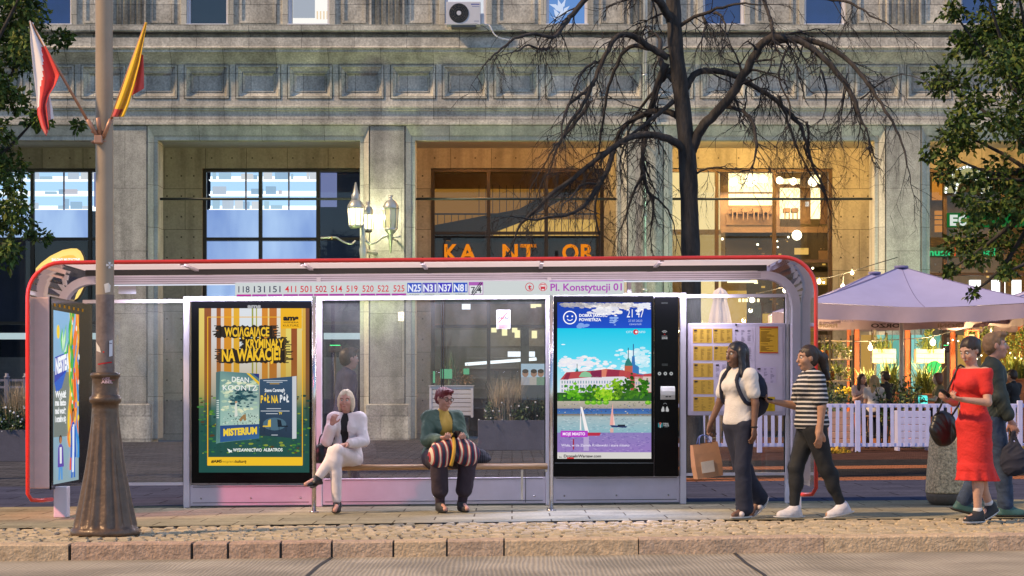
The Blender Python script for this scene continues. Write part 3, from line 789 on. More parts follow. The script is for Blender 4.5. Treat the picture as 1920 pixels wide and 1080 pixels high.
lamp('warm_room_light', 'AREA', (cx, YB + 1.0, 7.6), 260, (1, .72, .36), (4, 1.2), sw)

# music bar bay behind the right-hand tree
sw, mb = shop(CX[5] + .05, M_bf, (5.6, 4.9, 3.0), mat('tan_plaster'))
y = YB + 1.2
prect(mb, 1748, 330, 1775, 375, y, emit('orange_lit', 'd88a30', .8)); prect(mb, 1753, 395, 1772, 435, y, emit('orange_lit')); prect(mb, 1748, 300, 1930, 330, y, M_wood)
for q in (403, 411, 421): prect(mb, 1753, q, 1772, q + 1.5, y - .1, M_rail)
prect(mb, 1776, 399, 1990, 426, YB + .08, emit('green_sign', '20803c', .6), .05)
prect(mb, 1740, 463, 1880, 482, YB + .08, mat('dark_fascia', (.03, .07, .05), .5), .05)
prect(mb, 1740, 445, 1990, 462, YB + .08, mat('dark_room'), .04)
for k in range(50):
    px, py = random.uniform(1750, 1990), random.uniform(485, 640); s = random.uniform(1, 5)
    prect(mb, px, py, px + s * 1.4, py + s * 2, y + .3 * random.random(), random.choice((M_wood, M_amber, M_warm, M_rail, M_room, M_black)))
for px, wd in ((1829, 20), (1873, 24), (1907, 16)): prect(mb, px - wd / 2, 525, px + wd / 2, 556, YB + .6, emit('white_lightbox', 'fffdf4', 2.2), .15)
mb.build('interior', sw)
M_neon = print_mat('neon_letters', .75)
a = front(YB + .02); a.text('E', 1781, 1796, 404, 422, 'f4fff6', .05); a.text('C', 1797, 1812, 404, 422, 'f4fff6', .05); a.build('lettering', sw, M_neon)
a = front(YB + .02); a.text('music', 1735, 1786, 467, 479, '38e890', .03); a.layer(1).rect(1789, 464, 1792, 480, 'f06030'); a.build('lettering', sw, M_neon)
a = front(YB + .02); a.text('hall', 1838, 1866, 466, 479, '38e890', .03)
a.build('lettering', sw, M_neon)
mb = MB(); Y = YB - .15; c = (1816, 362)
pts = [(PX(c[0] + 46 * math.cos(t), Y), PZ(c[1] - 52 * math.sin(t), Y)) for t in np.linspace(0, PI, 25)] + [(PX(c[0] + 21 * math.cos(t), Y), PZ(c[1] - 27 * math.sin(t), Y)) for t in np.linspace(PI, 0, 25)]
mb.prism(pts, Y, Y + .1, mat('arch_blue_grey', (.14, .24, .27), .5))
for t in np.linspace(.02, PI - .02, 22): mb.ball((PX(c[0] + 43 * math.cos(t), Y), Y - .04, PZ(c[1] - 49 * math.sin(t), Y)), .035, emit('marquee_bulb', 'ffffff', 2), 5)
for t in np.linspace(.02, PI - .02, 13): mb.ball((PX(c[0] + 25 * math.cos(t), Y), Y - .04, PZ(c[1] - 31 * math.sin(t), Y)), .035, emit('marquee_bulb'), 5)
mb.build('marquee_arch', bld)
for cxx in (CX[0], CX[6]):
    sw, mb = shop(cxx + .05, M_df, (5.98, 3.4), M_navy); mb.build('interior', sw)
# lights of the gallery itself: warm downlights in the two right bays, dim ones elsewhere
for i, (cx, e, c) in enumerate(((CX[1], 13, (.80, 1, .70)), (CX[2], 18, (.86, 1, .70)), (CX[3], 150, (1, .36, .10)), (CX[4], 560, (1, .56, .15)), (CX[5], 330, (1, .55, .16)))):
    for s in (-1.2, 1.2):
        gl = MB(); gl.lathe([(.12, 8.70), (.12, 8.739)], cx + s, 59.0, M_df, 12); gl.lathe([(.09, 8.695), (.09, 8.702)], cx + s, 59.0, emit('downlight_lens', 'ffe0a8', 4), 10); gl.build('ceiling_light', bld)
    for s in (-1.4, 1.4): lamp('gallery_light', 'POINT', (cx + s, 58.6, 8.5), e, c, .08, bld)
# ================================================================== BUS SHELTER
M_alu = mat('grey_aluminium', (.62, .58, .66), .4, .1, var=.06, scale=3)
M_alu2 = mat('aluminium_panel', (.56, .51, .62), .35, .1, var=.10, scale=1.5)
M_red = mat('red_enamel', (.62, .035, .025), .28, 0, var=.06, coat=.4)
M_blk = mat('gloss_black', (.003, .003, .004), .16, 0, var=0, spec=.12)
M_rub = mat('black_gasket', (.02, .02, .02), .6, var=0)
M_steel = mat('polished_steel', (.60, .57, .58), .18, .95, var=.05)
M_roof = mat('smoked_polycarbonate', (.66, .62, .63), .35, 0, var=.12, scale=2, trans=.0)
_n = M_roof.node_tree; _t = _n.nodes.new('ShaderNodeBsdfTranslucent'); _t.inputs[0].default_value = (.95, .9, .9, 1); _x = _n.nodes.new('ShaderNodeMixShader'); _x.inputs[0].default_value = .78
_n.links.new(_n.nodes['Principled BSDF'].outputs[0], _x.inputs[1]); _n.links.new(_t.outputs[0], _x.inputs[2]); _n.links.new(_x.outputs[0], _n.nodes['Material Output'].inputs[0])
M_oak = mat('varnished_wood', (.42, .22, .09), .4, var=.3, scale=14, stretch=(.4, 6, 6), coat=.3)
G_sh = glass('shelter_glass', (.92, .94, .96), .07, 0, .05, (.6, .58, .6))  # dust veil also whitens the pane in place of street reflections
G_bend = glass('bent_clear_glass', (.93, .91, .89), .06, .05, .025, (.75, .68, .62))
M_led = emit('led_strip', 'eef2ff', 1.0)
Y1, YP, YB2 = 19.9, 20.9, 22.0
XSL, XSR = -4.755, 2.985
shel = thing('bus_shelter', 'long glass bus shelter with red rounded roof edge, route strip and two advertising panels', 'bus shelter', (-.9, 21, 0))

def arch(xl, xr, zt, zb, Rr, n=8):
    p = [(xl, zb), (xl, zt - Rr)]
    p += [(xl + Rr - Rr * math.cos(a), zt - Rr + Rr * math.sin(a)) for a in np.linspace(0, PI / 2, n + 1)[1:]]
    p += [(xr - Rr + Rr * math.sin(a), zt - Rr + Rr * math.cos(a)) for a in np.linspace(0, PI / 2, n + 1)]
    p += [(xr, zb)]
    return p
mb = MB()                                   # red tube: down both ends and turned back under the end panels
ap = arch(XSL, XSR, 2.53, .26, .33)
tubep = [(x, Y1, z) for x, z in ap]
L0 = [(XSL + .17, Y1 + .30, .19), (XSL + .10, Y1 + .12, .19), (XSL + .03, Y1 + .03, .20)]
R0 = [(XSR - .03, Y1 + .03, .20), (XSR - .10, Y1 + .12, .19), (XSR - .17, Y1 + .30, .19)]
mb.tube(L0 + tubep + R0, .021, M_red, 10)
mb.build('roof_edge_tube', shel, shear=True)
mb = MB()                                   # inner arch (gutter beam) at the post line
ia = arch(XSL + .05, XSR - .01, 2.455, .30, .36)
def band(path, wd, y0, y1, m, mb):
    n = len(path); V = []; Fs = []
    for i, (x, z) in enumerate(path):
        a = Vector(path[max(i - 1, 0)]); b = Vector(path[min(i + 1, n - 1)]); t = (b - a).normalized(); q = Vector((t.y, -t.x))
        for yy in (y0, y1): V += [(x, yy, z), (x + q.x * wd, yy, z + q.y * wd)]
    for i in range(n - 1):
        k = i * 4; j = k + 4
        Fs += [(k, k + 1, j + 1, j), (k + 2, j + 2, j + 3, k + 3), (k, j, j + 2, k + 2), (k + 1, k + 3, j + 3, j + 1)]
    Fs += [(0, 2, 3, 1), (n * 4 - 4, n * 4 - 3, n * 4 - 1, n * 4 - 2)]
    mb.add(V, Fs, m)
band(ia, .082, YP, YP + .16, M_alu2, mb)
for k in range(3): mb.box(XSL + .45, XSR - .42, YP - .004, YP + .01, 2.392 + k * .02, 2.396 + k * .02, M_rub)
ib = arch(XSL + .02, XSR + .02, 2.48, .30, .38)
mb.build('gutter_arch', shel, shear=True)
mb = MB()                                   # roof sheets: frosted on top, clear where they bend down
nf = 10
for i in range(len(ap) - 1):
    (xa, za), (xb, zb) = ap[i], ap[i + 1]
    top = abs(za - zb) < 1e-6
    m_ = M_roof if top else G_bend
    if top:
        mb.box(xa, xb, Y1 + .02, YB2 + .05, za - .012, za, m_)
        k = 0
        for fx in np.linspace(xa, xb, 7)[1:-1]: mb.box(fx - .018, fx + .018, Y1 + .03, YB2, za - .035, za - .0125, M_alu)
    else:
        mb.quad((xa, Y1 + .02, za), (xb, Y1 + .02, zb), (xb, YB2, zb), (xa, YB2, za), m_)
mb.box(XSL + .36, XSR - .36, YP - .02, YP + .0, 2.458, 2.517, M_rub)
mb.build('roof', shel, shear=True)
mb = MB(); mb.box(XSL + .5, XSR - .5, YP + .2, YP + .26, 2.375, 2.40, M_alu); mb.box(XSL + .5, XSR - .5, YP + .205, YP + .255, 2.366, 2.3745, M_led)
mb.build('light_strip', shel, shear=True)
lamp('shelter_light', 'AREA', (-.9, 21.78, 2.345), 120, (.82, .80, 1), (6.4, .10), shel)
lamp('roof_fill_light', 'AREA', (-.9, 19.985, 2.47), 17, (1, .80, .80), (6.7, .03), shel, (R(110), 0, 0))  # added fill without a fixture, brightens gutter beam and roof underside
lamp('screen_glow_spot', 'SPOT', (PX(1110, 21.1), 21.1, 2.36), 700, (.30, .45, 1), .02, shel, (Vector((PX(1090, 19.8), 19.8, 0)) - Vector((PX(1110, 21.1), 21.1, 2.36))).to_track_quat('-Z', 'Y').to_euler(), spot_size=R(75), spot_blend=1)  # unseen spot added in place of the screen's blue glow on the paving

# frames of the back wall: uprights, top rail, bottom rail
xs = [PX(p, YB2) for p in (212, 351, 595, 1030, 1280, 1477)]
mb = MB()
for x, hw in zip(xs[1:], (.034, .055, .040, .034, .03)): mb.box(x - hw, x + hw, YB2 - .05, YB2 + .05, 0, 2.29, M_alu, .006)
mb.box(XSL + .1, xs[1] - .04, YB2 - .03, YB2 + .03, 2.225, 2.262, M_alu); mb.box(XSL + .1, xs[1] - .04, YB2 - .03, YB2 + .03, .245, .275, M_alu)
mb.box(xs[1] + .035, xs[4] - .035, YB2 - .045, YB2 + .045, 2.235, 2.29, M_alu, .005)
mb.box(xs[4] + .035, xs[5] - .03, YB2 - .03, YB2 + .03, 2.235, 2.272, M_alu); mb.box(xs[4] + .035, xs[5] - .03, YB2 - .03, YB2 + .03, .305, .335, M_alu)
for px in (597, 1030, 800, 1180): mb.box(PX(px, YB2) - .02, PX(px, YB2) + .02, YB2 - .02, YB2 + .02, 2.291, 2.45, M_alu)
mb.box(xs[1] + .04, xs[4], YB2 - .015, YB2 + .015, 2.43, 2.47, M_alu)
mb.build('back_frame', shel, shear=True)
for nm, a, c in (('lower_panel', xs[1] + .036, xs[2] - .057), ('lower_panel', xs[2] + .057, xs[3] - .042), ('lower_panel', xs[3] + .042, xs[4] - .036)):
    mb = MB(); z1 = .24 if nm == 'lower_panel' and a < xs[2] - 1 else .305
    mb.box(a, c, YB2 - .035, YB2 + .03, .02, z1, M_alu2, .004); mb.box(a + .03, c - .03, YB2 - .039, YB2 - .034, .05, .056, M_rub); mb.box(a + .03, c - .03, YB2 - .037, YB2 - .0345, z1 - .02, z1 - .014, M_rub)
    for x in (a + .12, (a + c) / 2, c - .12): mb.ball((x, YB2 - .036, .10), .012, M_steel, 4)
    if c - a > 2: mb.box(PX(985, YB2), PX(986, YB2), YB2 - .038, YB2 - .034, .03, z1, M_rub)
    mb.build(nm, shel, shear=True)
for a, c, z0, z1 in ((XSL + .15, xs[1] - .035, .276, 2.224), (xs[2] + .056, (xs[2] + xs[3]) / 2 - .004 + .1, .31, 2.234), ((xs[2] + xs[3]) / 2 + .104, xs[3] - .041, .31, 2.234), (xs[4] + .035, xs[5] - .031, .336, 2.234)):
    mb = MB(); mb.quad((a, YB2, z0), (c, YB2, z0), (c, YB2, z1), (a, YB2, z1), G_sh)
    for s0, s1 in ((a, a + .012), (c - .012, c)): mb.box(s0, s1, YB2 - .01, YB2 + .01, z0, z1, M_rub)
    mb.build('glass_pane', shel, shear=True)
mb = MB()
for px in (589, 1033.5):
    x = PX(px, YP); mb2 = MB(); mb2.tube([(x, YP, 0), (x, YP, 2.37)], .022, M_steel, 12); mb2.tube([(x, YP, 0), (x, YP, .012)], .05, M_steel, 12)
    mb2.build('post', shel, shear=True)
x = PX(1495, YP); mb = MB(); mb.box(x - .045, x + .045, YP + .02, YP + .14, 0, .32, M_alu, .005); mb.build('post', shel, shear=True)
# bench: three round bars on brackets
mb = MB(); xa, xb = PX(596, YP) + .02, PX(1027, YP)
for y in (YP + .05, YP + .16, YP + .27): mb.tube([(xa, y, .455), (xb, y, .455)], .028, M_oak, 10)
be = mb.build('bench', shel, shear=True)
mb = MB()
for px in (600, 815, 979, 1024): x = PX(px, YP) ; mb.box(x - .012, x + .012, YP + .03, YP + .30, .40, .426, M_steel); mb.box(x - .012, x + .012, YP + .28, YP + .32, .40 if px in (600, 1024) else .1, .426, M_steel)
mb.build('bracket', be, shear=True)

# ---- route strip
Ys = 20.86
mb = MB(); M_sgn = emit('backlit_sign_face', 'd6dcdc', .92)
V = [(PX(441, Ys), Ys, PZ(557, Ys)), (PX(1170, Ys), Ys, PZ(552.5, Ys)), (PX(1170, Ys), Ys, PZ(525, Ys)), (PX(441, Ys), Ys, PZ(530, Ys))]
V += [(p[0], p[1] + .04, p[2]) for p in V]
mb.add(V, [(0, 1, 2, 3), (7, 6, 5, 4), (0, 4, 5, 1), (1, 5, 6, 2), (2, 6, 7, 3), (3, 7, 4, 0)], M_sgn)
mb.box(PX(597, Ys) - .02, PX(597, Ys) + .02, Ys + .01, Ys + .039, PZ(531, Ys), PZ(519, Ys), M_alu); mb.box(PX(1030, Ys) - .02, PX(1030, Ys) + .02, Ys + .01, Ys + .039, PZ(529, Ys), PZ(519, Ys), M_alu)
sg = mb.build('route_sign', shel)
a = Art(lambda x, y: (PX(x, Ys - .002), Ys - .002, PZ(y - (x - 441) * .0062, Ys)), (0, -1, 0))
nums = [('118', 457.5, '3b4058'), ('131', 486.5, '3b4058'), ('151', 515.5, '3b4058'), ('411', 545, 'd8323c'), ('501', 573.5, 'd8323c'), ('502', 602, 'cc2038'), ('514', 631, 'd8323c'), ('519', 660, 'd8323c'), ('520', 690, 'd8323c'), ('522', 718.5, 'd8323c'), ('525', 748, 'd8323c')]
for b_, x, c in nums:
    a.layer(1).text(b_, x - 10.5, x + 10.5, 537, 548.5, c, .008)
    a.layer(1).rect(x - 13.6, 552.2, x + 13.6, 555.6, 'b03aa8' if b_ not in ('118', '502') else 'c0209c')
for b_, x, c in (('N25', 777, '2f55c8'), ('N31', 805.5, '5a52c0'), ('N37', 834, '4038c4'), ('N81', 863, '2f55c8')):
    a.layer(1).rect(x - 13.5, 532.5, x + 13.5, 551, c); a.layer(2).text(b_, x - 12, x + 12, 536, 548.5, 'eef2ff', .03)
    a.layer(1).text('na żądanie', x - 9, x + 9, 553, 555, '6a6a80', .01)
a.layer(1).rect(879, 531.5, 906, 555, 'b060b8'); a.layer(2).rect(880, 538, 905, 554, 'e4e6ea'); a.layer(3).text('7.4', 883, 903, 541, 552, '333340', .01)
a.layer(4).line([(884, 556), (901, 532)], 1.6, '202024'); a.layer(4).line([(887, 557), (904, 533)], 1.6, '202024')
a.layer(1).ring(993, 541.5, 8.2, 1.3, 'd03848'); a.layer(1).text('t', 990, 996.5, 537.2, 546, 'd03848', .05)
a.layer(1).disc(1018, 541.5, 8, 'd03848'); a.layer(2).disc(1018, 541.5, 6.8, 'e6e8e8'); a.layer(3).rect(1013.5, 536.5, 1022.5, 545.5, 'd03848'); a.layer(4).rect(1014.5, 538, 1021.5, 541, 'e6e8e8'); a.layer(3).rect(1014.5, 545.5, 1016.2, 547.2, 'd03848'); a.layer(3).rect(1019.8, 545.5, 1021.5, 547.2, 'd03848')
a.layer(1).rect(1030, 529.6, 1168, 531.8, 'b878c8'); a.layer(1).text('Pl. Konstytucji 01', 1032, 1166, 536, 548.8, 'b050b8', .022)
a.build('lettering', sg, INK_LIT)

# ---- advertising lightbox with the two thriller covers
Yq = 21.90
mb = MB(); mb.box(PX(359, Yq), PX(585.5, Yq), Yq, Yq + .16, PZ(906, Yq), PZ(565, Yq), M_blk, .008)
lb = mb.build('advertising_lightbox', shel)
a = front(Yq - .003)
# forest backdrop: trunks and light in bands, fading to dark undergrowth
bands = [(373, 383, 'e8d070'), (383, 396, '96562c'), (396, 406, 'dcd8d8'), (406, 414, 'a8602c'), (414, 420, 'e4d8d0'), (420, 434, 'e09428'), (434, 438, 'e8dcc0'), (438, 449, 'e8b030'), (449, 472, 'dfe4ea'), (472, 475, '98a048'), (475, 480, 'e4e6e0'), (480, 482, 'a8a848'), (482, 491, 'e4e4e4'), (491, 502, 'd88a2c'), (502, 505, 'f0d898'), (505, 519, 'c07028'), (519, 526, 'e8e0d0'), (526, 536, 'e8b848'), (536, 546, 'ecd870'), (546, 557, '9a5228'), (557, 567, 'e8d488'), (567, 573, 'e0b048'), (573, 580, '7c4a30')]
rn = random.Random(3)
def mixc(c, d, t):
    A = [int(c[i:i + 2], 16) for i in (0, 2, 4)]; B = [int(d[i:i + 2], 16) for i in (0, 2, 4)]
    return '%02x%02x%02x' % tuple(int(p + (q - p) * t) for p, q in zip(A, B))
for x0, x1, c in bands:
    ys = [578, 640, 700, 740, 765, 800, 886]; mixs = [0, .04, .12, .30, .8, .96, 1]
    for k in range(6):
        a.layer(0).rect(x0, ys[k], x1, ys[k + 1], [mixc(mixc(c, 'e09030', .25 if 1 < k < 4 else 0), '21504a', mixs[k]), mixc(mixc(c, 'e09030', .25 if 0 < k < 3 else 0), '21504a', mixs[k + 1])])
for _ in range(260):
    x, y = rn.uniform(373, 580), rn.uniform(742, 850); s = rn.uniform(1, 3.5)
    a.layer(1).disc(x, y, s * 1.5, rn.choice(('3f7a3a', '66902f', '2c5c44', '1d4540', '8a9a3a', '54412a')), s * .7, 6)
a.layer(2).line([(389, 594.5), (567, 594.5)], 1.5, 'f0b428'); a.layer(2).line([(389.5, 594), (389.5, 872)], 1.8, 'f0b428'); a.layer(2).line([(567, 620), (567, 872)], 1.6, 'f0b428')
a.layer(2).rect(389, 857, 567, 873, 'f2c22c')
a.layer(3).text('#AMS', 396, 416, 862.5, 867.5, '20201c', .04, rise=.4); a.layer(3).text('wspiera', 416.5, 441, 862.5, 867.5, '7a6a28', .0); a.layer(3).text('kulturę', 441.5, 462, 862.5, 867.5, '20201c', .03)
a.layer(3).rect(526, 578, 566, 616, 'f2b61e'); a.layer(4).text('ams', 531, 560, 591.5, 600.5, '1c1c1c', .06); a.layer(4).text('WSPIERA', 531, 560, 603, 606, '4a3a14', .01); a.layer(4).text('KULTURĘ', 531, 560, 608.6, 612, '4a3a14', .01)
def brush(x0, y0, x1, y1, col, n=30, seed=1):
    r_ = random.Random(seed); up = [(x0 + (x1 - x0) * k / n, y0 + r_.uniform(-2, 2)) for k in range(n + 1)]; dn = [(x1 - (x1 - x0) * k / n, y1 + r_.uniform(-2, 2)) for k in range(n + 1)]
    a.poly(up + dn, col)
    for k in range(14):
        y = y0 + (y1 - y0) * k / 13
        l = r_.uniform(2, 14); a.rect(x0 - l, y - .8, x0 + 3, y + .9, col); l = r_.uniform(2, 16); a.rect(x1 - 3, y - .9, x1 + l, y + .7, col)
a.layer(4); brush(412, 611, 510, 633, '2c2620', seed=1); brush(462, 633, 532, 655, '2c2620', seed=2); brush(415, 655, 534, 680, '2c2620', seed=3)
a.layer(5).text('WCIĄGAJĄCE', 421, 505, 615, 631, 'f4c430', .035, rise=1); a.layer(5).text('KRYMINAŁY', 461, 532, 637, 652.5, 'f4c430', .035, rise=1); a.layer(5).text('NA WAKACJE!', 416, 526, 656, 677, 'f4c430', .04, rise=3)
# left book
a.layer(3).poly([(405, 698), (413, 696), (413, 826), (405, 831)], '4f6f70'); a.layer(3).poly([(413, 696), (486, 701), (486, 822), (413, 830), (405, 832), (405, 831)], '5f8a88')
a.layer(4).poly([(413, 696), (486, 701), (486, 796), (413, 800)], ['6c9490', '3c6a78', 'b8cfc0', '9cc0b4'])
for _ in range(150):
    x, y = rn.uniform(416, 483), rn.uniform(712, 772); s = rn.uniform(1.5, 5); d = math.hypot((x - 455) / 24, (y - 745) / 20)
    a.layer(5).disc(x, y, s * 1.2, rn.choice(('c8d8b8', 'a8c4ac', 'e0e4c0') if d > 1 else ('2f5560', '24444e', '3c6468')), s * .6, 7)
for _ in range(90): x, y = rn.uniform(415, 484), rn.uniform(775, 796); a.layer(5).disc(x, y, rn.uniform(.4, 1.3), rn.choice(('20343a', '304a50', 'e8ecd8')), None, 5)
a.layer(6).poly([(441, 757), (444, 755), (446, 780), (440, 782)], 'd8dcd0'); a.layer(6).disc(443, 754, 2.2, 'c8a080'); a.layer(6).poly([(448, 787), (456, 778), (461, 776), (462, 788), (458, 789), (456, 785), (452, 791)], '9a7a50')
a.layer(5).poly([(413, 798), (486, 795), (486, 822), (413, 829)], ['2a4a80', '24447c', '3a6a98', '2c5a90'])
a.layer(6).poly([(462, 699.5), (468, 700), (486, 716), (486, 722)], 'e8c030'); a.layer(6).poly([(473, 700), (486, 701), (486, 710)], '2c3a78')
a.layer(7).text('DEAN', 435, 467, 706.5, 715.5, 'f0f2ee', .012, rise=-1.5); a.layer(7).text('KOONTZ', 418, 482, 722, 731.5, 'f0f2ee', .01, rise=-1, space=1.1)
a.layer(7).text('MISTERIUM', 419, 482, 805, 817, 'f4d23c', .05, rise=4)
for k in range(9): a.layer(6).rect(406.3, 770 + k * 4 - 20, 411, 772 + k * 4 - 20, 'c8d8d0')
# right book
a.layer(3).poly([(487, 711), (556, 705), (556, 822), (487, 816)], ['38526c', '3a5470', '2a3c50', '263848']); a.layer(4).poly([(548, 706), (556, 705), (556, 822), (548, 823)], 'c8ccd2')
for yq, x0, x1 in ((713, 494, 539), (716, 500, 530), (719, 506, 524), (765.5, 500, 527), (770, 489, 543), (775, 499, 521), (815, 509, 521)): a.layer(5).rect(x0, yq, x1, yq + 1.3, 'c4ccd4' if yq != 719 else 'c8a040')
a.layer(5).text('Steve Cavanagh', 496.5, 534, 729, 735, 'e8ecf0', .03, rise=1)
a.layer(5).text('PÓŁ', 489, 506, 742, 755, 'f0c838', .04, rise=.6); a.layer(5).text('NA', 509, 522, 742, 755, 'f0c838', .04); a.layer(5).text('PÓŁ', 525, 542, 741, 754, 'e8ecf0', .04, rise=.6)
a.layer(5).text('TV', 523, 529, 773, 777, 'f0d040', .05)
a.layer(4).disc(515, 795, 22, '4c6a7c', 12)
for x, c in ((499, 'e8c040'), (520, '1c2834')):
    s = 1 if x == 499 else -1
    a.layer(5).poly([(x + 4 * s, 788), (x + 9 * s, 786), (x + 9 * s, 799), (x + 3 * s, 799)] if s > 0 else [(x, 786), (x + 7, 788), (x + 9, 799), (x + 1, 799)], c); a.layer(5).rect(x - 6 if s > 0 else x + 1, 798, x + 9 if s > 0 else x + 20, 800.5, c)
    for q in (-4, 7) if s > 0 else (3, 16): a.layer(5).rect(x + q, 800, x + q + 1, 809, '202c36')
a.layer(4).text('WYDAWNICTWO', 437, 491, 841, 846.5, 'f0f4f0', .03); a.layer(4).text('ALBATROS', 494, 530, 840.5, 846, 'f0f4f0', .03); a.layer(4).poly([(426, 841), (431, 843), (436, 848), (433, 848), (428, 845)], 'f0f4f0'); a.layer(4).poly([(428, 847), (434, 844), (436, 845), (430, 849)], 'f0f4f0')
a.build('poster', lb, INK_LIT)
a = front(Yq - .003); a.text('ams', 464, 489, 570.5, 577, 'e8eaf0', .05); a.build('lettering', lb, INK_DIM)

# ---- digital kiosk with the city screen and the dispenser column
mb = MB(); mb.box(PX(1037, Yq), PX(1225.5, Yq), Yq - .03, Yq + .16, PZ(893, Yq), PZ(555, Yq), M_blk, .006); mb.box(PX(1227, Yq), PX(1272, Yq), Yq - .02, Yq + .16, PZ(893, Yq), PZ(556.5, Yq), M_blk, .006)
mb.box(PX(1040, Yq), PX(1225, Yq), Yq - .0315, Yq - .029, PZ(868.5, Yq), PZ(867.6, Yq), mat('grey_seam', (.2, .22, .24), .4))
mb.box(PX(1226, Yq), PX(1272, Yq), Yq - .021, Yq - .0195, PZ(573, Yq), PZ(572, Yq), M_blk)
kk = mb.build('digital_kiosk', shel)
Yk2 = Yq - .034
a = front(Yk2)
a.layer(0).rect(1045, 567, 1221, 615.5, ['0c3ca8', '1c50c8'])
cl = random.Random(5)
def cloud(cx, cy, rx, ry, n, cols, L, y0=567, y1=616):
    for _ in range(n):
        x = cx + cl.gauss(0, .42) * rx; y = cy + cl.gauss(0, .42) * ry; s = cl.uniform(1, 4.5)
        if 1045 + s * 1.5 < x < 1221 - s * 1.5 and y0 + s * .7 < y < y1 - s * .7: a.layer(L).disc(x, y, s * 1.5, cl.choice(cols), s * .7, 8)
cloud(1085, 570, 60, 5, 120, ('c0b8b4', 'a8a0a0', '8890b0'), 1); cloud(1150, 572, 60, 8, 160, ('d8d0cc', 'b8b4bc', 'f0ecea'), 1); cloud(1135, 584, 30, 9, 90, ('f4f2f2', 'dcdce8'), 2); cloud(1210, 574, 14, 8, 40, ('e8eaf4',), 2); cloud(1150, 601, 12, 9, 16, ('90b0e8',), 1); cloud(1090, 611, 18, 5, 14, ('80a4e8',), 1)
a.layer(3).ring(1068.5, 595.5, 12.8, 2, 'ffffff', n=28); a.layer(3).disc(1064, 593, 1.6, 'ffffff'); a.layer(3).disc(1073, 593, 1.6, 'ffffff'); a.layer(3).ring(1068.5, 595.5, 6.2, 1.4, 'ffffff', .5, PI - .5)
a.layer(3).text('DOBRA JAKOŚĆ', 1086, 1139, 589, 594, 'ffffff', .03); a.layer(3).text('POWIETRZA', 1086, 1127, 597, 602, 'ffffff', .03)
a.layer(3).text('21 47', 1175, 1207, 580, 595, 'ffffff', .0); a.layer(3).text('27.07.2023', 1178, 1204, 599.5, 603.5, 'b8c8f4', .0); a.layer(3).text('czwartek', 1180, 1203, 605.5, 609.5, 'b8c8f4', .0)
a.layer(0).rect(1045, 615.5, 1221, 672, ['14c8e8', '58d8f0']); a.layer(0).rect(1045, 672, 1221, 760, ['58d8f0', 'dfeef4'])
cloud(1075, 680, 60, 10, 190, ('f4f0f0', 'e8ecf4', 'e4e4f0'), 1, 616, 760); cloud(1195, 670, 36, 18, 120, ('c0e8f4', 'd8f0f8', 'e8f4f8'), 1, 616, 760); cloud(1130, 700, 90, 16, 170, ('f4f4f8', 'e4ecf4'), 1, 616, 760); a.layer(2).disc(1056, 646, 4, 'f0fafc', 1)
a.layer(3).text('CITY', 1174, 1186, 620.5, 624.5, 'e8f8fc', .0); a.layer(3).disc(1192, 622.5, 5, 'd02838'); a.layer(4).disc(1193, 622.5, 2.4, 'f4f0f0'); a.layer(3).text('INFO', 1197, 1210, 620.5, 624.5, 'e8f8fc', .0)
# long pale palace with red roofs, two towers
a.layer(3).poly([(1050, 712), (1062, 698), (1108, 695), (1140, 692), (1168, 694), (1200, 702), (1221, 700), (1221, 760), (1050, 740)], 'b8484c')
a.layer(4).poly([(1062, 700), (1070, 698), (1066, 712), (1056, 712)], '8a2c48'); a.layer(4).poly([(1108, 696), (1128, 694), (1128, 708), (1108, 708)], '80284c'); a.layer(4).poly([(1140, 693), (1162, 694), (1160, 706), (1136, 706)], '983048'); a.layer(4).poly([(1128, 693), (1138, 691), (1136, 707), (1126, 707)], 'd88068'); a.layer(4).poly([(1180, 702), (1206, 704), (1205, 712), (1182, 710)], 'b83844')
a.layer(4).poly([(1085, 707), (1090, 699), (1097, 696), (1106, 699), (1110, 705), (1110, 707)], '88c098')
a.layer(4).poly([(1050, 712), (1110, 707), (1170, 706), (1182, 712), (1182, 745), (1050, 745)], 'e0dce4')
for x in range(1053, 1182, 5):
    for y in (714, 722, 730): a.layer(5).rect(x, y, x + 2, y + 5, cl.choice(('6888a8', '88a8b8', '78a098')))
a.layer(3).rect(1171, 685, 1186, 704, 'c06048'); a.layer(4).poly([(1171, 686), (1173, 678), (1178, 670), (1183, 678), (1186, 686)], '2c7c74'); a.layer(4).line([(1178, 672), (1178, 652)], 1.4, '28405c')
a.layer(3).poly([(1184, 712), (1184, 684), (1185, 668), (1190, 668), (1191, 684), (1198, 688), (1198, 700), (1207, 702), (1207, 712)], '3878b8'); a.layer(4).line([(1187.5, 668), (1187.5, 645)], 1.6, '2c4c88')
a.layer(3).line([(1082, 697), (1082, 682)], 1.2, '2c6458'); a.layer(4).poly([(1079, 697), (1082, 690), (1085, 697)], '2c6458')
a.layer(4).rect(1190, 706, 1221, 735, 'd4c0b8')
for x in range(1192, 1220, 5): a.layer(5).rect(x, 716, x + 2, 721, '7898b0')
a.layer(5).rect(1045, 736, 1221, 762, '2f5c2c')
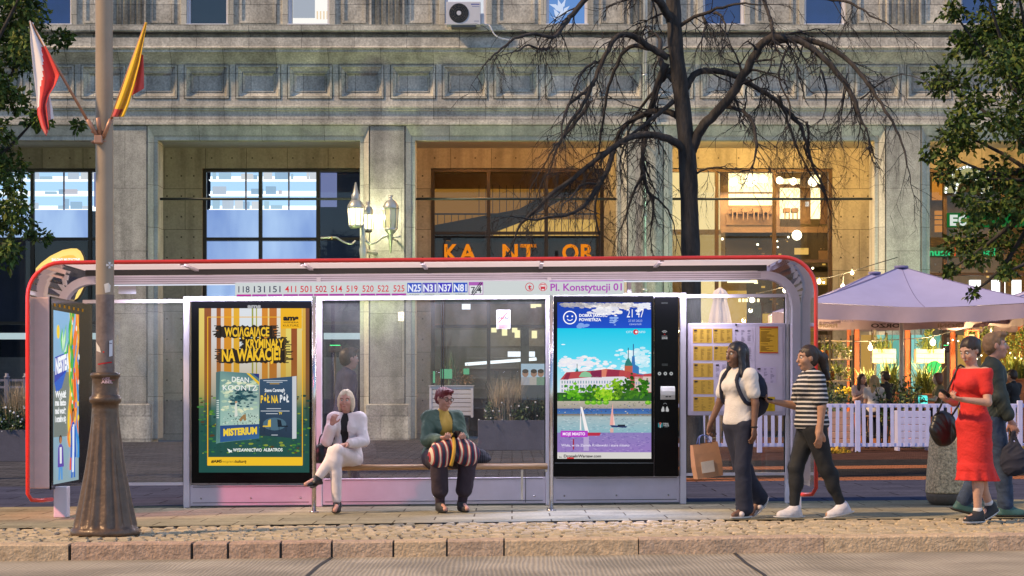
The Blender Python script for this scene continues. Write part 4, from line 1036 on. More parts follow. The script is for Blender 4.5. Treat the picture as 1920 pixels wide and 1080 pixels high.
for cx_, cy_, rx, ry, cols, n in ((1075, 738, 15, 13, ('5cac20', '3c8818', '78c030'), 90), (1107, 738, 18, 14, ('387c20', '50901c', '2c5c1c'), 90), (1133, 738, 20, 15, ('90cc28', '6cb01c', 'b0d838'), 110), (1160, 735, 14, 16, ('2c5c20', '48781c', '64902c'), 80), (1158, 722, 12, 10, ('90c028', '70a824'), 40), (1180, 720, 9, 14, ('24481c', '34601c'), 50), (1208, 727, 14, 15, ('2c6818', '4c8c20', '1c4c18'), 90), (1185, 738, 14, 10, ('386c24', '508824'), 60), (1050, 750, 8, 10, ('387828',), 30)):
    for _ in range(n):
        x = cx_ + cl.gauss(0, .5) * rx; y = cy_ + cl.gauss(0, .5) * ry; s = cl.uniform(1.4, 4.0)
        if 1050 < x < 1216 and y < 758: a.layer(6).disc(x, y, s, cl.choice(cols), s * .8, 7)
a.layer(7).rect(1045, 752, 1221, 766, ['b8b0a0', 'a09890']); a.layer(8).rect(1045, 766, 1221, 776, ['3858a0', '4878b0']); a.layer(8).rect(1045, 776, 1221, 781, ['806858', '90a0a0'])
for _ in range(170): x, y = cl.uniform(1047, 1219), cl.uniform(752.5, 780); a.layer(9).rect(x, y, x + cl.uniform(.6, 3), y + cl.uniform(.4, 1.4), cl.choice(('d8ccbc', '685848', '283c70', '88a8c8', '508028', '486c20', '303030')))
for x in (1102, 1113, 1124, 1136, 1215): a.layer(9).disc(x, 755, 6, '68b028', 4); a.layer(10).disc(x - 1, 754, 3, '98d040', 2)
a.layer(7).rect(1045, 781, 1221, 811, ['a8b8bc', '88b4c0']); a.layer(7).rect(1045, 811, 1221, 848, ['8c7cb8', '9478bc'])
for _ in range(330):
    x, y = cl.uniform(1046, 1216), cl.uniform(782, 847); a.layer(8).rect(x, y, x + cl.uniform(2, 5), y + .7, cl.choice(('c8d4d8', '78a0b0', '687890') if y < 811 else ('7060a8', 'b0a0cc', '5c5098')))
for pts, c in (([(1088, 762), (1092, 764), (1104, 810), (1097, 810)], 'f4ecec'), ([(1088.5, 763), (1087, 806), (1090, 806)], 'f0e8e8'), ([(1149, 755), (1150, 797), (1143, 797), (1145, 780)], 'e8a8a0'), ([(1150, 775), (1150, 797), (1153, 797)], 'f0d0c8')): a.layer(10).poly(pts, c)
a.layer(10).poly([(1100, 811), (1127, 811), (1124, 817), (1102, 817)], 'b83048'); a.layer(10).poly([(1144, 797), (1176, 799), (1174, 802), (1147, 801)], '2c3c6c'); a.layer(11).rect(1158, 796, 1172, 800, '283040')
a.layer(9).rect(1094, 818, 1104, 845, 'b4a4cc'); a.layer(9).rect(1144, 803, 1150, 811, 'd8a8a0'); a.layer(9).rect(1074, 823, 1076.5, 843, 'a02840')
a.layer(12).rect(1051, 807.5, 1102, 819.5, 'b440c4'); a.layer(13).text('MOJE MIASTO', 1055, 1097, 811, 816, 'fce8ff', .03)
a.layer(12).text('Wisła, w tle Zamek Królewski i stare miasto', 1052, 1180, 832.5, 837, 'e4dcf0', .01)
a.layer(10).rect(1045, 848, 1221, 860, 'd4d0cc'); a.layer(11).text('fot.', 1048, 1054, 855.5, 858, '404044', .02); a.layer(11).text('DroneInWarsaw.com', 1057, 1127, 852.5, 857.5, '26262c', .03)
a.layer(12).rect(1063, 857.5, 1076, 860, 'd03838')
a.build('screen', kk, INK_SCREEN)
a = front(Yq - .0225)
a.text('ams', 1240, 1252, 566.5, 569, 'b0b4bc', .03)
for r_, t in ((6.5, 1.3), (4, 1.2)): a.ring(1246, 626, r_, t, 'e8e8ec', PI * 1.22, PI * 1.78, 8)
a.disc(1246, 627, 1.3, 'd03838'); a.text('FREE', 1241, 1251, 629.5, 631.5, 'b0b0b4', .02); a.text('ZONE', 1240.5, 1251.5, 632.5, 635.5, 'f0f0f4', .05)
for k in range(3): a.rect(1241, 682 + k * 1.5, 1252, 682.8 + k * 1.5, '606468')
for x in (1236.5, 1247.5, 1258.5): a.disc(x, 700.5, 3.2, 'e8eaec'); a.layer(1).disc(x, 700.5, 1.3, '606468'); a.layer(0)
for s in (-1, 1): a.poly([(1247 + s * 1, 771), (1247 + s * 2, 764), (1247 + s * 4, 761.5), (1247 + s * 7, 768), (1247 + s * 7, 771.5), (1247 + s * 4, 772)], 'f0f0f2')
a.ring(1247, 759.5, 4, 1, 'a8acb4', PI * 1.15, PI * 1.85, 8)
a.rect(1234, 793, 1236, 801, '38b0c0'); a.disc(1238, 794, 2.2, 'e86858'); a.rect(1237, 795, 1239, 802, 'f0e8e8'); a.rect(1240, 793, 1242, 801, '38b0c0')
a.text('DBAJ', 1243.5, 1253, 793, 795.5, 'd0d4d8', .04); a.text('WIĘCEJ', 1243.5, 1254, 796.5, 799, 'd0d4d8', .04); a.rect(1246, 800, 1252, 801, '808488')
a.build('lettering', kk, INK_DIM)
mb = MB(); xd0, xd1 = PX(1238, Yq), PX(1264, Yq)
pr = [(0, .14), (-.05, .142), (-.085, .13), (-.105, .09), (-.11, .05), (-.095, .0), (0, .0)]
V = []; n = len(pr)
z0 = PZ(749, Yq)
for x in (xd0, xd1): V += [(x, Yq - .022 + p[0], z0 + p[1]) for p in pr]
mb.add(V, [tuple(range(n)), tuple(range(2 * n - 1, n - 1, -1))] + [(i, (i + 1) % n, (i + 1) % n + n, i + n) for i in range(n)], mat('grey_dispenser', (.52, .51, .48), .4))
for q in (.06, .095): mb.box(xd0 + q - .012, xd0 + q + .012, Yq - .133, Yq - .128, z0 + .025, z0 + .037, M_rub)
mb.build('dispenser', kk)

# ---- timetable case
Yt = 21.93
mb = MB(); M_case = mat('case_lilac_grey', (.52, .46, .60), .4, var=.05)
mb.box(PX(1290, Yt), PX(1473, Yt), Yt, Yt + .06, PZ(779, Yt), PZ(606, Yt), M_case, .008)
mb.box(PX(1296, Yt), PX(1467, Yt), Yt - .004, Yt + .002, PZ(771, Yt), PZ(613, Yt), mat('case_back', (.62, .54, .68), .5, var=.04))
mb.box(PX(1415, Yt), PX(1416, Yt), Yt - .006, Yt, PZ(771, Yt), PZ(613, Yt), M_case)
mb.ball((PX(1380, Yt), Yt - .005, PZ(609, Yt)), .012, M_rub, 4)
tb = mb.build('timetable_case', shel)
tr = random.Random(9)
def sheetart(x0, y0, x1, y1, col, ink, cols=3, head=True):
    a = front(Yt - .006); a.rect(x0, y0, x1, y1, col)
    wdt = (x1 - x0) / cols
    for c in range(cols):
        for k in range(int((y1 - y0) / 2.1) - 1):
            if tr.random() < .8: a.layer(1).rect(x0 + c * wdt + 2, y0 + 3 + k * 2.1, x0 + c * wdt + 2 + tr.uniform(.25, .8) * (wdt - 3), y0 + 3.9 + k * 2.1, ink)
    if head: a.layer(2).rect(x0 + 2, y0 + 2, x0 + 8, y0 + 5, '3a3438')
    a.build('timetable_sheet', tb, INK)
for x0, y0, x1, y1 in ((1299, 616, 1335, 643), (1337, 616, 1373, 643), (1300, 649, 1336, 676), (1338, 649, 1370, 676), (1300, 681, 1337, 707), (1300, 712, 1338, 739), (1300, 744, 1340, 771)): sheetart(x0, y0, x1, y1, 'cfa648', 'a07e3c')
for x0, y0, x1, y1 in ((1376, 616, 1411, 643), (1376, 649, 1413, 675), (1340, 681, 1376, 707)): sheetart(x0, y0, x1, y1, 'd2c6dc', '8a7f9c')
sheetart(1424, 614, 1459, 662, 'd8a838', '7a5820', 1, False); sheetart(1418, 688, 1455, 718, 'cfc0dc', '83789a'); sheetart(1426, 744, 1453, 771, 'd8b428', 'a08828', 2, False)
a = front(Yt - .0075); a.rect(1424, 612, 1459, 615.5, 'c05838'); a.rect(1424, 660, 1459, 662.5, 'c05838'); a.build('red_heading', tb, INK)

# ---- end lightbox at right angles to the road, the illustrated drink advertisement on its inner face
xe = -4.60
mb = MB(); M_end = mat('red_tinted_grey_case', (.84, .58, .55), .4, .15, var=.06)  # red light falling on the grey case is put into its colour
mb.box(xe - .17, xe - .008, 20.18, 22.15, .30, 2.205, M_end, .01)
mb.box(xe - .0075, xe + .012, 20.185, 22.15, .285, 2.215, M_blk, .004)
eb = mb.build('end_lightbox', shel, shear=True)
mb = MB(); mb.box(xe - .005, xe + .13, 20.36, 20.50, 0, .31, M_alu, .006); mb.build('foot', eb, shear=True); mb = MB(); mb.box(xe - .005, xe + .05, 21.9, 22.0, 0, .31, M_alu); mb.build('foot', eb, shear=True)
a = Art(lambda u, v: (xe + .0135, 20.27 + u * .0118, .335 + v * .0118 - .034), (1, 0, 0))      # page 100 wide, 148 tall
pw, ph = 100, 148
a.rect(0, 0, pw, ph, ['8fa8b0', '7fb4e0'])
a.layer(1).rect(0, 40, 62, 96, '76807c')
er = random.Random(2)
def ribbon(x0, x1, wd, col, L, ph_, amp=5, y0=30, y1=148):
    pl = [(x0 + (x1 - x0) * k / 18 + amp * math.sin(k * .75 + ph_), y0 + (y1 - y0) * k / 18) for k in range(19)]
    for (p, q) in zip(pl, pl[1:]): a.layer(L).poly([(max(0, min(pw, c)), d) for c, d in ((p[0] - wd / 2, p[1]), (p[0] + wd / 2, p[1]), (q[0] + wd / 2, q[1]), (q[0] - wd / 2, q[1]))], col)
ribbon(72, 70, 16, '2c9c38', 2, 0, 5, 60); ribbon(84, 88, 14, 'f07820', 3, 1, 6, 40); ribbon(60, 64, 9, 'f4c828', 4, 2, 4); ribbon(76, 94, 8, 'f4a028', 5, 3, 5, 20); ribbon(93, 84, 10, '3890d8', 4, .5, 6, 20, 120); ribbon(66, 82, 7, 'e85028', 6, 4, 4, 10, 100); ribbon(70, 60, 6, '48b848', 6, 1.5, 5, 70); ribbon(58, 74, 8, 'f08c30', 5, 2.6, 6, 30, 90)
for _ in range(26): a.layer(7).disc(er.uniform(58, 97), er.uniform(50, 144), er.uniform(1, 3), er.choice(('f8d838', 'f06828', '38a048', '3c80d8', 'f4f0e0')))
a.layer(3).poly([(2, 86), (48, 96), (62, 126), (40, 112), (4, 108)], '2440b0'); a.layer(3).poly([(2, 86), (48, 97), (30, 82), (10, 78)], '1c60c8')
a.layer(5).text('NESTEA', 5, 58, 106, 94, 'f4f8ff', .06, rise=-6)
for pts in ([(30, 112), (24, 124), (30, 134), (36, 122)], [(34, 112), (36, 126), (46, 138), (45, 124)], [(36, 111), (46, 116), (56, 124), (50, 112)]): a.layer(6).poly(pts, '38b84c'); a.layer(7).poly([(p[0] * .7 + 10.5, p[1] * .8 + 24) for p in pts], 'c8f0c8')
a.layer(4).disc(16, 130, 6, 'f4d030')
for k, (body, y) in enumerate((('Wyjdź', 74), ('na lato', 67), ('nad wodą', 60), ('i orzeźw się', 53))): a.layer(5).text(body, 4, 46, y + 5, y, 'f0f2f4', .05)
for x0, top, bot, cloth, leg in ((22, 40, 3, '6048a8', '5898d8'), (72, 62, 3, '1c58c0', '2868c8')):     # two young people standing in the picture
    s = (top - bot)
    a.layer(8).poly([(x0 - 8, bot), (x0 - 6, bot + s * .4), (x0 + 8, bot + s * .4), (x0 + 9, bot), (x0 + 3, bot), (x0 + 1, bot + s * .3), (x0 - 2, bot)], leg)
    a.layer(9).poly([(x0 - 11, bot + s * .3), (x0 - 9, bot + s * .75), (x0 - 3, bot + s * .83), (x0 + 4, bot + s * .83), (x0 + 10, bot + s * .74), (x0 + 13, bot + s * .3)], cloth)
    a.layer(10).poly([(x0 - 3, bot + s * .38), (x0 - 4, bot + s * .76), (x0 + 4, bot + s * .76), (x0 + 4, bot + s * .38)], 'e8e8f0')
    a.layer(10).disc(x0, bot + s * .92, 4.4, 'b07850', s * .08); a.layer(9).disc(x0, bot + s * .94, 5.8, '3a2418', s * .1)
a.layer(11).poly([(66, 8), (70, 50), (76, 50), (74, 8)], 'e8eef4')
a.build('poster', eb, INK_LIT)
mb = MB()
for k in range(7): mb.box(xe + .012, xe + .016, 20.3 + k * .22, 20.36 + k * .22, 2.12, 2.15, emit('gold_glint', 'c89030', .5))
mb.build('top_hooks', eb, shear=True)
# clear end pane outside it and the right-hand end pane
for x, z0 in ((XSL + .005, .3), (XSR - .005, .3)):
    pass

# ---- papers stuck on the panes
a = front(YB2 - .006)
a.rect(931, 581, 957, 617, 'd8d8dc')
for k in range(5): a.layer(1).rect(934, 584 + k * 2.2, 946 + (k % 3) * 3, 585 + k * 2.2, '8a8ea0')
a.layer(1).text('ZAKAZ', 933, 955, 594.5, 598, '3a3c44', .05); a.layer(2).line([(934, 606), (954, 583)], 1.6, 'd84850')
for k in range(5): a.layer(1).rect(934, 608 + k * 1.7, 953, 608.8 + k * 1.7, 'c08890')
a.build('no_smoking_notice', shel, INK)
a = front(YB2 - .006); a.rect(746.5, 585, 757.5, 602, 'c8bc90'); a.layer(1).disc(750, 590, 1.6, '8a8468'); a.layer(1).disc(754.5, 591, 1.4, '8a8468'); a.layer(1).rect(750, 597, 754, 599, '8a8468'); a.build('sticker', shel, INK)
a = front(YB2 + .012); a.rect(222, 526, 255, 551, 'c6c8d4'); a.layer(1).text('ZAKAZ PALENIA', 226, 251, 529, 531, '80849a', .02); a.build('paper_notice', shel, INK)

# ================================================================== LAMP POST
Yl = 17.72
xl = PX(197.5, Yl); gl_ = GZ(xl)
M_iron = mat('brown_cast_iron', (.11, .068, .042), .42, .25, var=.35, scale=7, bump=.35, bscale=26, coat=.12)
M_pole = mat('painted_pole', (.34, .26, .185), .5, .1, var=.14, scale=1.2, bump=.1, bscale=50)
M_pole2 = mat('worn_pole', (.19, .14, .125), .55, .1, var=.45, scale=5, bump=.25, bscale=40)
lp = thing('lamp_post', 'tall brown lamp post with wide fluted cast iron base standing by the kerb', 'lamp post', (xl, Yl, gl_))
s = FPX / Yl
def hz(py): return PZ(py, Yl) - gl_
flute = lambda a_, z, r: r * (1 + (.055 * math.cos(a_ * 14) if .06 < z < 1.02 else 0) * min(1, max(0, (1.02 - z) / .2)) * min(1, max(0, (z - .05) / .05)))
prof = [(.295, 0), (.302, .015), (.30, .045), (.285, .062), (.272, .07), (.265, .10), (.243, .20), (.218, .32), (.193, .45), (.170, .58), (.150, .72), (.134, .86), (.122, 1.0), (.116, 1.10), (.115, 1.145), (.125, 1.15), (.137, 1.165), (.139, 1.185), (.135, 1.205), (.122, 1.215), (.116, 1.225), (.114, 1.36), (.118, 1.375), (.128, 1.38), (.130, 1.40), (.124, 1.415), (.10, 1.42)]
mb = MB(); V = []; prof2 = [(r_, z) for r_, z in prof]
mb.lathe(prof2, xl, Yl, M_iron, 112, flute); 
o = mb.build('base', lp); o.location.z = 0
o.data.transform(Matrix.Translation((0, 0, gl_)))
mb = MB(); lean = -.00345
zs = [1.40, 1.7, 2.0, 2.35, 2.6, 3.2, 4.4, 5.5, 7.5, 9.2]
for za, zb_, m_ in ((1.40, 2.1, M_pole2), (2.1, 9.2, M_pole)):
    mb.tube([(xl + lean * (z - 1.4) / 3 * 3.2, Yl, gl_ + z) for z in np.linspace(za, zb_, 8)], [.083 - .0018 * z for z in np.linspace(za, zb_, 8)], m_, 28, caps=False)
mb.build('pole', lp)
mb = MB(); zt = gl_ + 9.15; xt = xl + lean * 8.5     # arm and lantern, above the picture
mb.tube([(xt, Yl, zt), (xt + .1, Yl - .4, zt + .35), (xt + .1, Yl - 1.2, zt + .5), (xt + .1, Yl - 1.9, zt + .45)], .04, M_pole, 10)
mb.box(xt - .1, xt + .3, Yl - 2.6, Yl - 1.85, zt + .36, zt + .5, M_iron, .03); mb.box(xt - .06, xt + .26, Yl - 2.55, Yl - 1.95, zt + .345, zt + .358, emit('sodium_lens', 'ffb860', 3))
mb.build('lantern', lp)
mb = MB(); zf = PZ(243, Yl); M_hold = mat('flag_holder_metal', (.42, .23, .16), .45, .3)
xf = PX(190, Yl)
for dz in (0, -.09): mb.tube([(xf + .085 * math.cos(t), Yl + .085 * math.sin(t), zf + dz - .02) for t in np.linspace(0, 2 * PI, 21)], .008, M_hold, 6)
cent = (PX(189.5, Yl), Yl - .10)
for (pxa, pya), (pxb, pyb) in (((184, 258), (164, 224)), ((188, 255), (183.5, 221)), ((193, 258), (208, 224))): mb.tube([(PX(pxa, Yl - .1), Yl - .1, PZ(pya, Yl - .1)), (PX(pxb, Yl - .16), Yl - .16, PZ(pyb, Yl - .16))], .019, M_hold, 10)
mb.box(cent[0] - .035, cent[0] + .035, Yl - .13, Yl - .07, PZ(272, Yl), PZ(256, Yl), M_hold, .008)
mb.build('flag_holder', lp)
a = Art(lambda x, y: (PX(x, Yl - .085), Yl - .0835 + ((x - 195) / 17.5) ** 2 * .03, PZ(y, Yl - .085)), (0, -1, 0))
c = (205, 497)
for an in range(4):
    t = an * PI / 2; d = (math.cos(t), math.sin(t)); q = (-d[1], d[0]); a.poly([(c[0] + d[0] * 1 + q[0], c[1] + d[1] + q[1]), (c[0] + d[0] * 6 + q[0] * 2.4, c[1] + d[1] * 6 + q[1] * 2.4), (c[0] + d[0] * 6 - q[0] * 2.4, c[1] + d[1] * 6 - q[1] * 2.4), (c[0] + d[0] * 1 - q[0], c[1] + d[1] - q[1])], 'e0dcdc')
a.poly([(195, 533), (203, 530), (207, 535), (206, 547), (197, 549)], 'e4dcd4'); a.poly([(204.5, 639), (210, 637), (210, 667), (204, 669)], 'dcdce4'); a.layer(1).rect(205, 643, 209, 644.5, '707080')
a.poly([(179, 641), (187, 652), (189, 661), (180, 658)], 'e0d8d0')
a.layer(1).line([(183, 683), (196, 681), (209, 679)], 2.4, 'b02830'); a.layer(0).disc(194, 660, 1.5, 'd03030')
a.build('stickers', lp, INK)
a = Art(lambda x, y: (PX(x, Yl - .12), Yl - .1185 + ((x - 197) / 25) ** 2 * .05, PZ(y, Yl - .12)), (0, -1, 0))
for body, x0, x1, y0, y1, c in (('TUSZ', 190, 206, 708, 712, 'c8a0a8'), ('LABEL', 186, 211, 713.5, 718.5, 'd8b8c0')): a.text(body, x0, x1, y0, y1, c, .03)
a.line([(181, 712), (214, 713)], 1, 'a04858'); a.build('graffiti', lp, INK)

# ---- the two flags in the holder
def flag(name, label, staff, grid_fn, nu, nv, colf, group=None):
    th = thing(name, label, 'flag', staff[0])
    mb = MB(); mb.tube(staff, .0125, mat('wooden_staff', (.42, .20, .11), .5), 8); mb.build('staff', th)
    mb = MB()
    ms = {}
    P = [[grid_fn(i / nu, j / nv) for j in range(nv + 1)] for i in range(nu + 1)]
    mb.grid(P, colf)
    c = mb.build('cloth', th)
    sm = c.modifiers.new('thickness', 'SOLIDIFY'); sm.thickness = .003
    return th
M_fw = mat('flag_white', (.78, .74, .78), .8, var=.04, sheen=.3); M_fr = mat('flag_red', (.72, .045, .035), .8, var=.06, sheen=.3); M_fy = mat('flag_yellow', (.85, .50, .01), .8, var=.05, sheen=.3); M_fr2 = mat('flag_dark_red', (.55, .05, .04), .8, var=.06, sheen=.3)
def at(px, py, Y): return Vector((PX(px, Y), Y, PZ(py, Y)))
def curtain(edges, Y0, amp, nf, ph=0):
    """cloth hung between two polylines (left outline, right outline) in pixels, pleated in depth"""
    Lf, Rt = edges
    def samp(pl, v):
        d = [0]
        for p, q in zip(pl, pl[1:]): d.append(d[-1] + math.hypot(q[0] - p[0], q[1] - p[1]))
        t = v * d[-1]
        for k in range(len(pl) - 1):
            if t <= d[k + 1] or k == len(pl) - 2:
                f = (t - d[k]) / (d[k + 1] - d[k]); return (pl[k][0] + (pl[k + 1][0] - pl[k][0]) * f, pl[k][1] + (pl[k + 1][1] - pl[k][1]) * f)
    def fn(u, v):
        l, r_ = samp(Lf, v), samp(Rt, v)
        x = l[0] + (r_[0] - l[0]) * u; y = l[1] + (r_[1] - l[1]) * u
        return at(x, y, Y0 + amp * math.sin(u * nf * PI + ph + v * 1.5) * (.3 + .7 * v))
    return fn
Yf = Yl - .2
fn = curtain(([(56, 39), (57, 80), (62, 130), (68, 180), (70, 215), (78, 240), (87, 255)], [(56, 39), (78, 72), (92, 98), (112, 140), (104, 160), (92, 178), (87, 196), (92, 240)]), Yf, .045, 3)
def cf(u, v):
    # seam between the white and the red half, in cloth coordinates
    return M_fr if v > .36 - .0 * u and u > .30 + max(0, (.70 - v)) * .9 - (1 if v > .74 else 0) else M_fw
fl = flag('flag', 'white and red flag on a staff leaning left from the lamp post', [at(172, 240, Yl - .12), at(116, 142, Yl - .16), at(57, 42, Yf)], fn, 18, 40, lambda u, v: (M_fr if (v > .74 or (u > .22 + max(0, .60 - v) * 1.3 and v > .26)) else M_fw))
mb = MB(); fn2 = curtain(([(86, 186), (88, 215), (90, 226)], [(93, 176), (99, 205), (101, 222)]), Yf + .05, .02, 2)
P = [[fn2(i / 6, j / 8) for j in range(9)] for i in range(7)]
mb.grid(P, lambda u, v: M_fw)
mb.build('cloth_tail', fl)
fn = curtain(([(272, 42), (258, 80), (245, 120), (228, 170), (215, 205), (210, 219)], [(276, 42), (269, 80), (262, 120), (252, 160), (242, 195), (232, 219)]), Yf, .04, 3, 1)
f2 = flag('flag', 'yellow and red flag on a staff leaning right from the lamp post', [at(204, 236, Yl - .12), at(240, 135, Yl - .16), at(274, 42, Yf)], fn, 14, 36, lambda u, v: M_fr2 if (v > .93 and u < .55 + (1 - v) * 2) else M_fy)
mb = MB(); fn2 = curtain(([(263, 100), (255, 140), (244, 181)], [(269, 104), (270, 140), (270, 166)]), Yf + .05, .025, 2)
P = [[fn2(i / 8, j / 12) for j in range(13)] for i in range(9)]
mb.grid(P, lambda u, v: M_fr2)
mb.build('cloth_fold', f2)

# ================================================================== LITTER BIN
Yw = 21.5; xb_ = PX(1782, Yw); gb = GZ(xb_)
M_agg = mat('exposed_aggregate', (.56, .43, .26), .9, var=.7, scale=42, bump=1.0, bscale=42)
lbn = thing('litter_bin', 'tapering exposed-aggregate concrete litter bin behind the woman in red', 'litter bin', (xb_, Yw, gb))
sq = lambda a_, z, r: r * (1 / max(abs(math.cos(a_)), abs(math.sin(a_)))) ** .35
mb = MB()
mb.lathe([(.20, 0), (.228, .03), (.245, .06), (.25, .09), (.252, .125)], xb_, Yw, mat('smooth_concrete', (.13, .10, .075), .8, var=.25, bump=.3), 40, sq)
mb.lathe([(.257, .126), (.258, .14), (.245, .35), (.225, .60), (.212, .76), (.200, .795), (.185, .80)], xb_, Yw, M_agg, 40, sq)
o = mb.build('concrete_body', lbn); o.data.transform(Matrix.Translation((0, 0, gb)))
mb = MB(); mb.lathe([(.165, .79), (.172, .80), (.172, .83), (.155, .84), (.15, .80), (.15, .5)], xb_, Yw, mat('bin_liner_steel', (.16, .15, .15), .4, .6), 30, sq)
o = mb.build('liner', lbn); o.data.transform(Matrix.Translation((0, 0, gb)))
random.seed(21)
# ================================================================== TREES
M_bark = mat('dark_bark', (.040, .035, .033), .9, var=.65, scale=11, bump=1.0, bscale=30, stretch=(1, 1, .25))
M_twig = mat('dark_twigs', (.022, .020, .022), .9, var=.2)
YT = 28.0
bt = thing('bare_tree', 'leafless dark street tree with drooping branches behind the digital screen', 'tree', (PX(1297, YT), YT, GZ(2.5)))
def smooth_path(pts, sub=4):
    out = []; n = len(pts)
    for i in range(n - 1):
        p0, p1, p2, p3 = pts[max(i - 1, 0)], pts[i], pts[i + 1], pts[min(i + 2, n - 1)]
        for k in range(sub):
            t = k / sub
            out.append(.5 * ((2 * p1) + (p2 - p0) * t + (2 * p0 - 5 * p1 + 4 * p2 - p3) * t * t + (3 * p1 - p0 - 3 * p2 + p3) * t ** 3))
    return out + [pts[-1]]
def limb(pl, r0, r1, dy=0.0, dy0=0.0):
    n = len(pl)
    P = [Vector((PX(x, YT), YT + dy0 + dy * (k / (n - 1)), PZ(y, YT))) for k, (x, y) in enumerate(pl)]
    P = smooth_path(P)
    rs = [r0 + (r1 - r0) * k / (len(P) - 1) for k in range(len(P))]
    return P, rs
tk = MB()
P, rs = limb([(1301, 893), (1299, 780), (1297, 640), (1296, 520), (1293, 400), (1289, 300), (1280, 200), (1268, 100), (1262, 0), (1256, -90), (1246, -190)], .155, .085)
rs = [r_ * random.uniform(.95, 1.06) for r_ in rs]; rs[0] = .21; rs[1] = .18; rs[2] = .165
tk.tube(P, rs, M_bark, 14)
trunk = tk.build('trunk', bt)
LIMBS = [   # traced limbs: pixel polyline, radii, drift in depth
    ([(1296, 285), (1312, 245), (1340, 215), (1370, 180), (1396, 135), (1420, 95), (1440, 80), (1480, 86), (1510, 102), (1540, 132), (1568, 168), (1584, 200), (1592, 228)], .075, .03, -.8),
    ([(1440, 80), (1500, 78), (1550, 100), (1588, 138), (1615, 185), (1635, 225), (1655, 275), (1664, 330)], .045, .012, -1.4),
    ([(1286, 165), (1302, 140), (1325, 129), (1355, 130), (1390, 140), (1425, 158), (1462, 180), (1492, 208), (1512, 228), (1524, 262), (1538, 300), (1560, 345), (1566, 362)], .05, .014, .8),
    ([(1512, 228), (1519, 255), (1515, 275), (1540, 305)], .022, .01, .5),
    ([(1362, 200), (1388, 210), (1405, 232), (1409, 262), (1408, 288)], .028, .022, -.6),
    ([(1303, 328), (1318, 320), (1345, 318), (1372, 325)], .018, .006, -.5),
    ([(1272, 50), (1300, 36), (1340, 24), (1380, 19), (1410, 24)], .03, .01, -.6),
    ([(1318, 30), (1321, 50), (1316, 68)], .022, .016, -.3),
    ([(1340, 24), (1350, 36), (1354, 56)], .022, .014, -.4),
    ([(1290, 290), (1270, 272), (1245, 262), (1215, 257), (1180, 264), (1150, 283), (1115, 308), (1075, 342), (1030, 376), (1000, 408), (975, 432)], .06, .02, -1.0),
    ([(1150, 283), (1138, 320), (1120, 352), (1095, 392), (1065, 412), (1030, 420), (1000, 428), (960, 424)], .04, .01, -1.6),
    ([(1284, 228), (1262, 212), (1240, 205), (1215, 208), (1186, 220), (1165, 240), (1156, 270), (1148, 300), (1128, 345), (1120, 380), (1128, 430)], .05, .012, .8),
    ([(1252, 108), (1225, 95), (1195, 78), (1168, 70), (1150, 82), (1132, 115), (1113, 158), (1090, 210), (1065, 245), (1045, 282), (1028, 302)], .05, .014, -.9),
    ([(1218, 92), (1192, 82), (1172, 92), (1155, 125), (1141, 165), (1135, 212), (1128, 262), (1120, 290)], .034, .010, .7),
    ([(1113, 158), (1095, 178), (1068, 205), (1055, 232), (1048, 270)], .03, .012, -1.2),
    ([(1170, -60), (1120, -20), (1085, 20), (1060, 52), (1042, 80), (1030, 90), (1000, 88), (965, 100), (935, 128), (918, 145)], .045, .010, -1.5),
    ([(1030, 90), (1018, 102), (990, 104), (966, 125), (950, 138)], .022, .006, -1.6),
    ([(1256, 40), (1235, 10), (1200, -10), (1170, -60)], .06, .045, -.8),
    ([(1212, 258), (1205, 295), (1207, 325), (1218, 355), (1230, 372)], .03, .022, .4),
    ([(1222, 365), (1250, 385), (1265, 410), (1275, 440)], .016, .006, .6),
    ([(1206, 328), (1192, 352), (1180, 385), (1172, 412), (1163, 430)], .022, .008, .3),
    ([(1248, 120), (1236, 150), (1226, 190), (1216, 230), (1210, 258)], .055, .03, .5),
    ([(1262, 150), (1246, 120), (1240, 90), (1244, 60)], .05, .03, .6),
    ([(1130, 115), (1108, 126), (1088, 150), (1072, 190), (1060, 222)], .022, .008, -1.0),
    ([(1105, 190), (1085, 225), (1058, 262), (1040, 296), (1033, 325)], .03, .012, -1.0),
    ([(1128, 345), (1090, 352), (1070, 380), (1050, 400)], .022, .008, -1.4),
    ([(1420, -40), (1432, 20), (1436, 50), (1434, 76)], .03, .02, -.8),
    ([(1450, -30), (1530, 2), (1575, 12), (1602, 34), (1630, 58), (1656, 80)], .028, .006, -1.0),
    ([(1480, 86), (1462, 120), (1455, 160), (1470, 210), (1462, 250), (1450, 268)], .018, .006, -1.0),
    ([(1540, 132), (1542, 180), (1530, 230), (1510, 250)], .018, .006, -1.1),
    ([(1462, 180), (1480, 225), (1502, 275), (1530, 320), (1560, 355)], .024, .008, .6),
    ([(1588, 138), (1560, 230), (1548, 290)], .012, .005, -1.3),
    ([(1615, 185), (1640, 165), (1665, 160), (1690, 178)], .012, .004, -1.4),
    ([(1262, 190), (1235, 215), (1205, 238), (1178, 262), (1160, 300)], .035, .012, -.4),
    ([(1258, 130), (1228, 165), (1196, 205), (1180, 250)], .03, .010, .9),
]
bm_ = MB(); tw = MB()
def twig(p, d, L, r, depth, droop):
    pts = [p]; q = Vector(p); v = Vector(d).normalized()
    n = 4
    for k in range(n):
        v = (v + rdir() * .28 + Vector((0, 0, -droop * .16))).normalized()
        q = q + v * L / n; pts.append(q.copy())
    tw.tube(pts, [r * (1 - .8 * k / n) for k in range(n + 1)], M_twig, 4, caps=False)
    if depth > 0:
        for k in range(1, n + 1):
            for _ in range(random.choice((1, 1, 2))):
                dd = (v + rdir() * .95 + Vector((0, 0, -droop * .3))).normalized()
                twig(pts[k], dd, L * random.uniform(.35, .65), r * .55, depth - 1, droop)
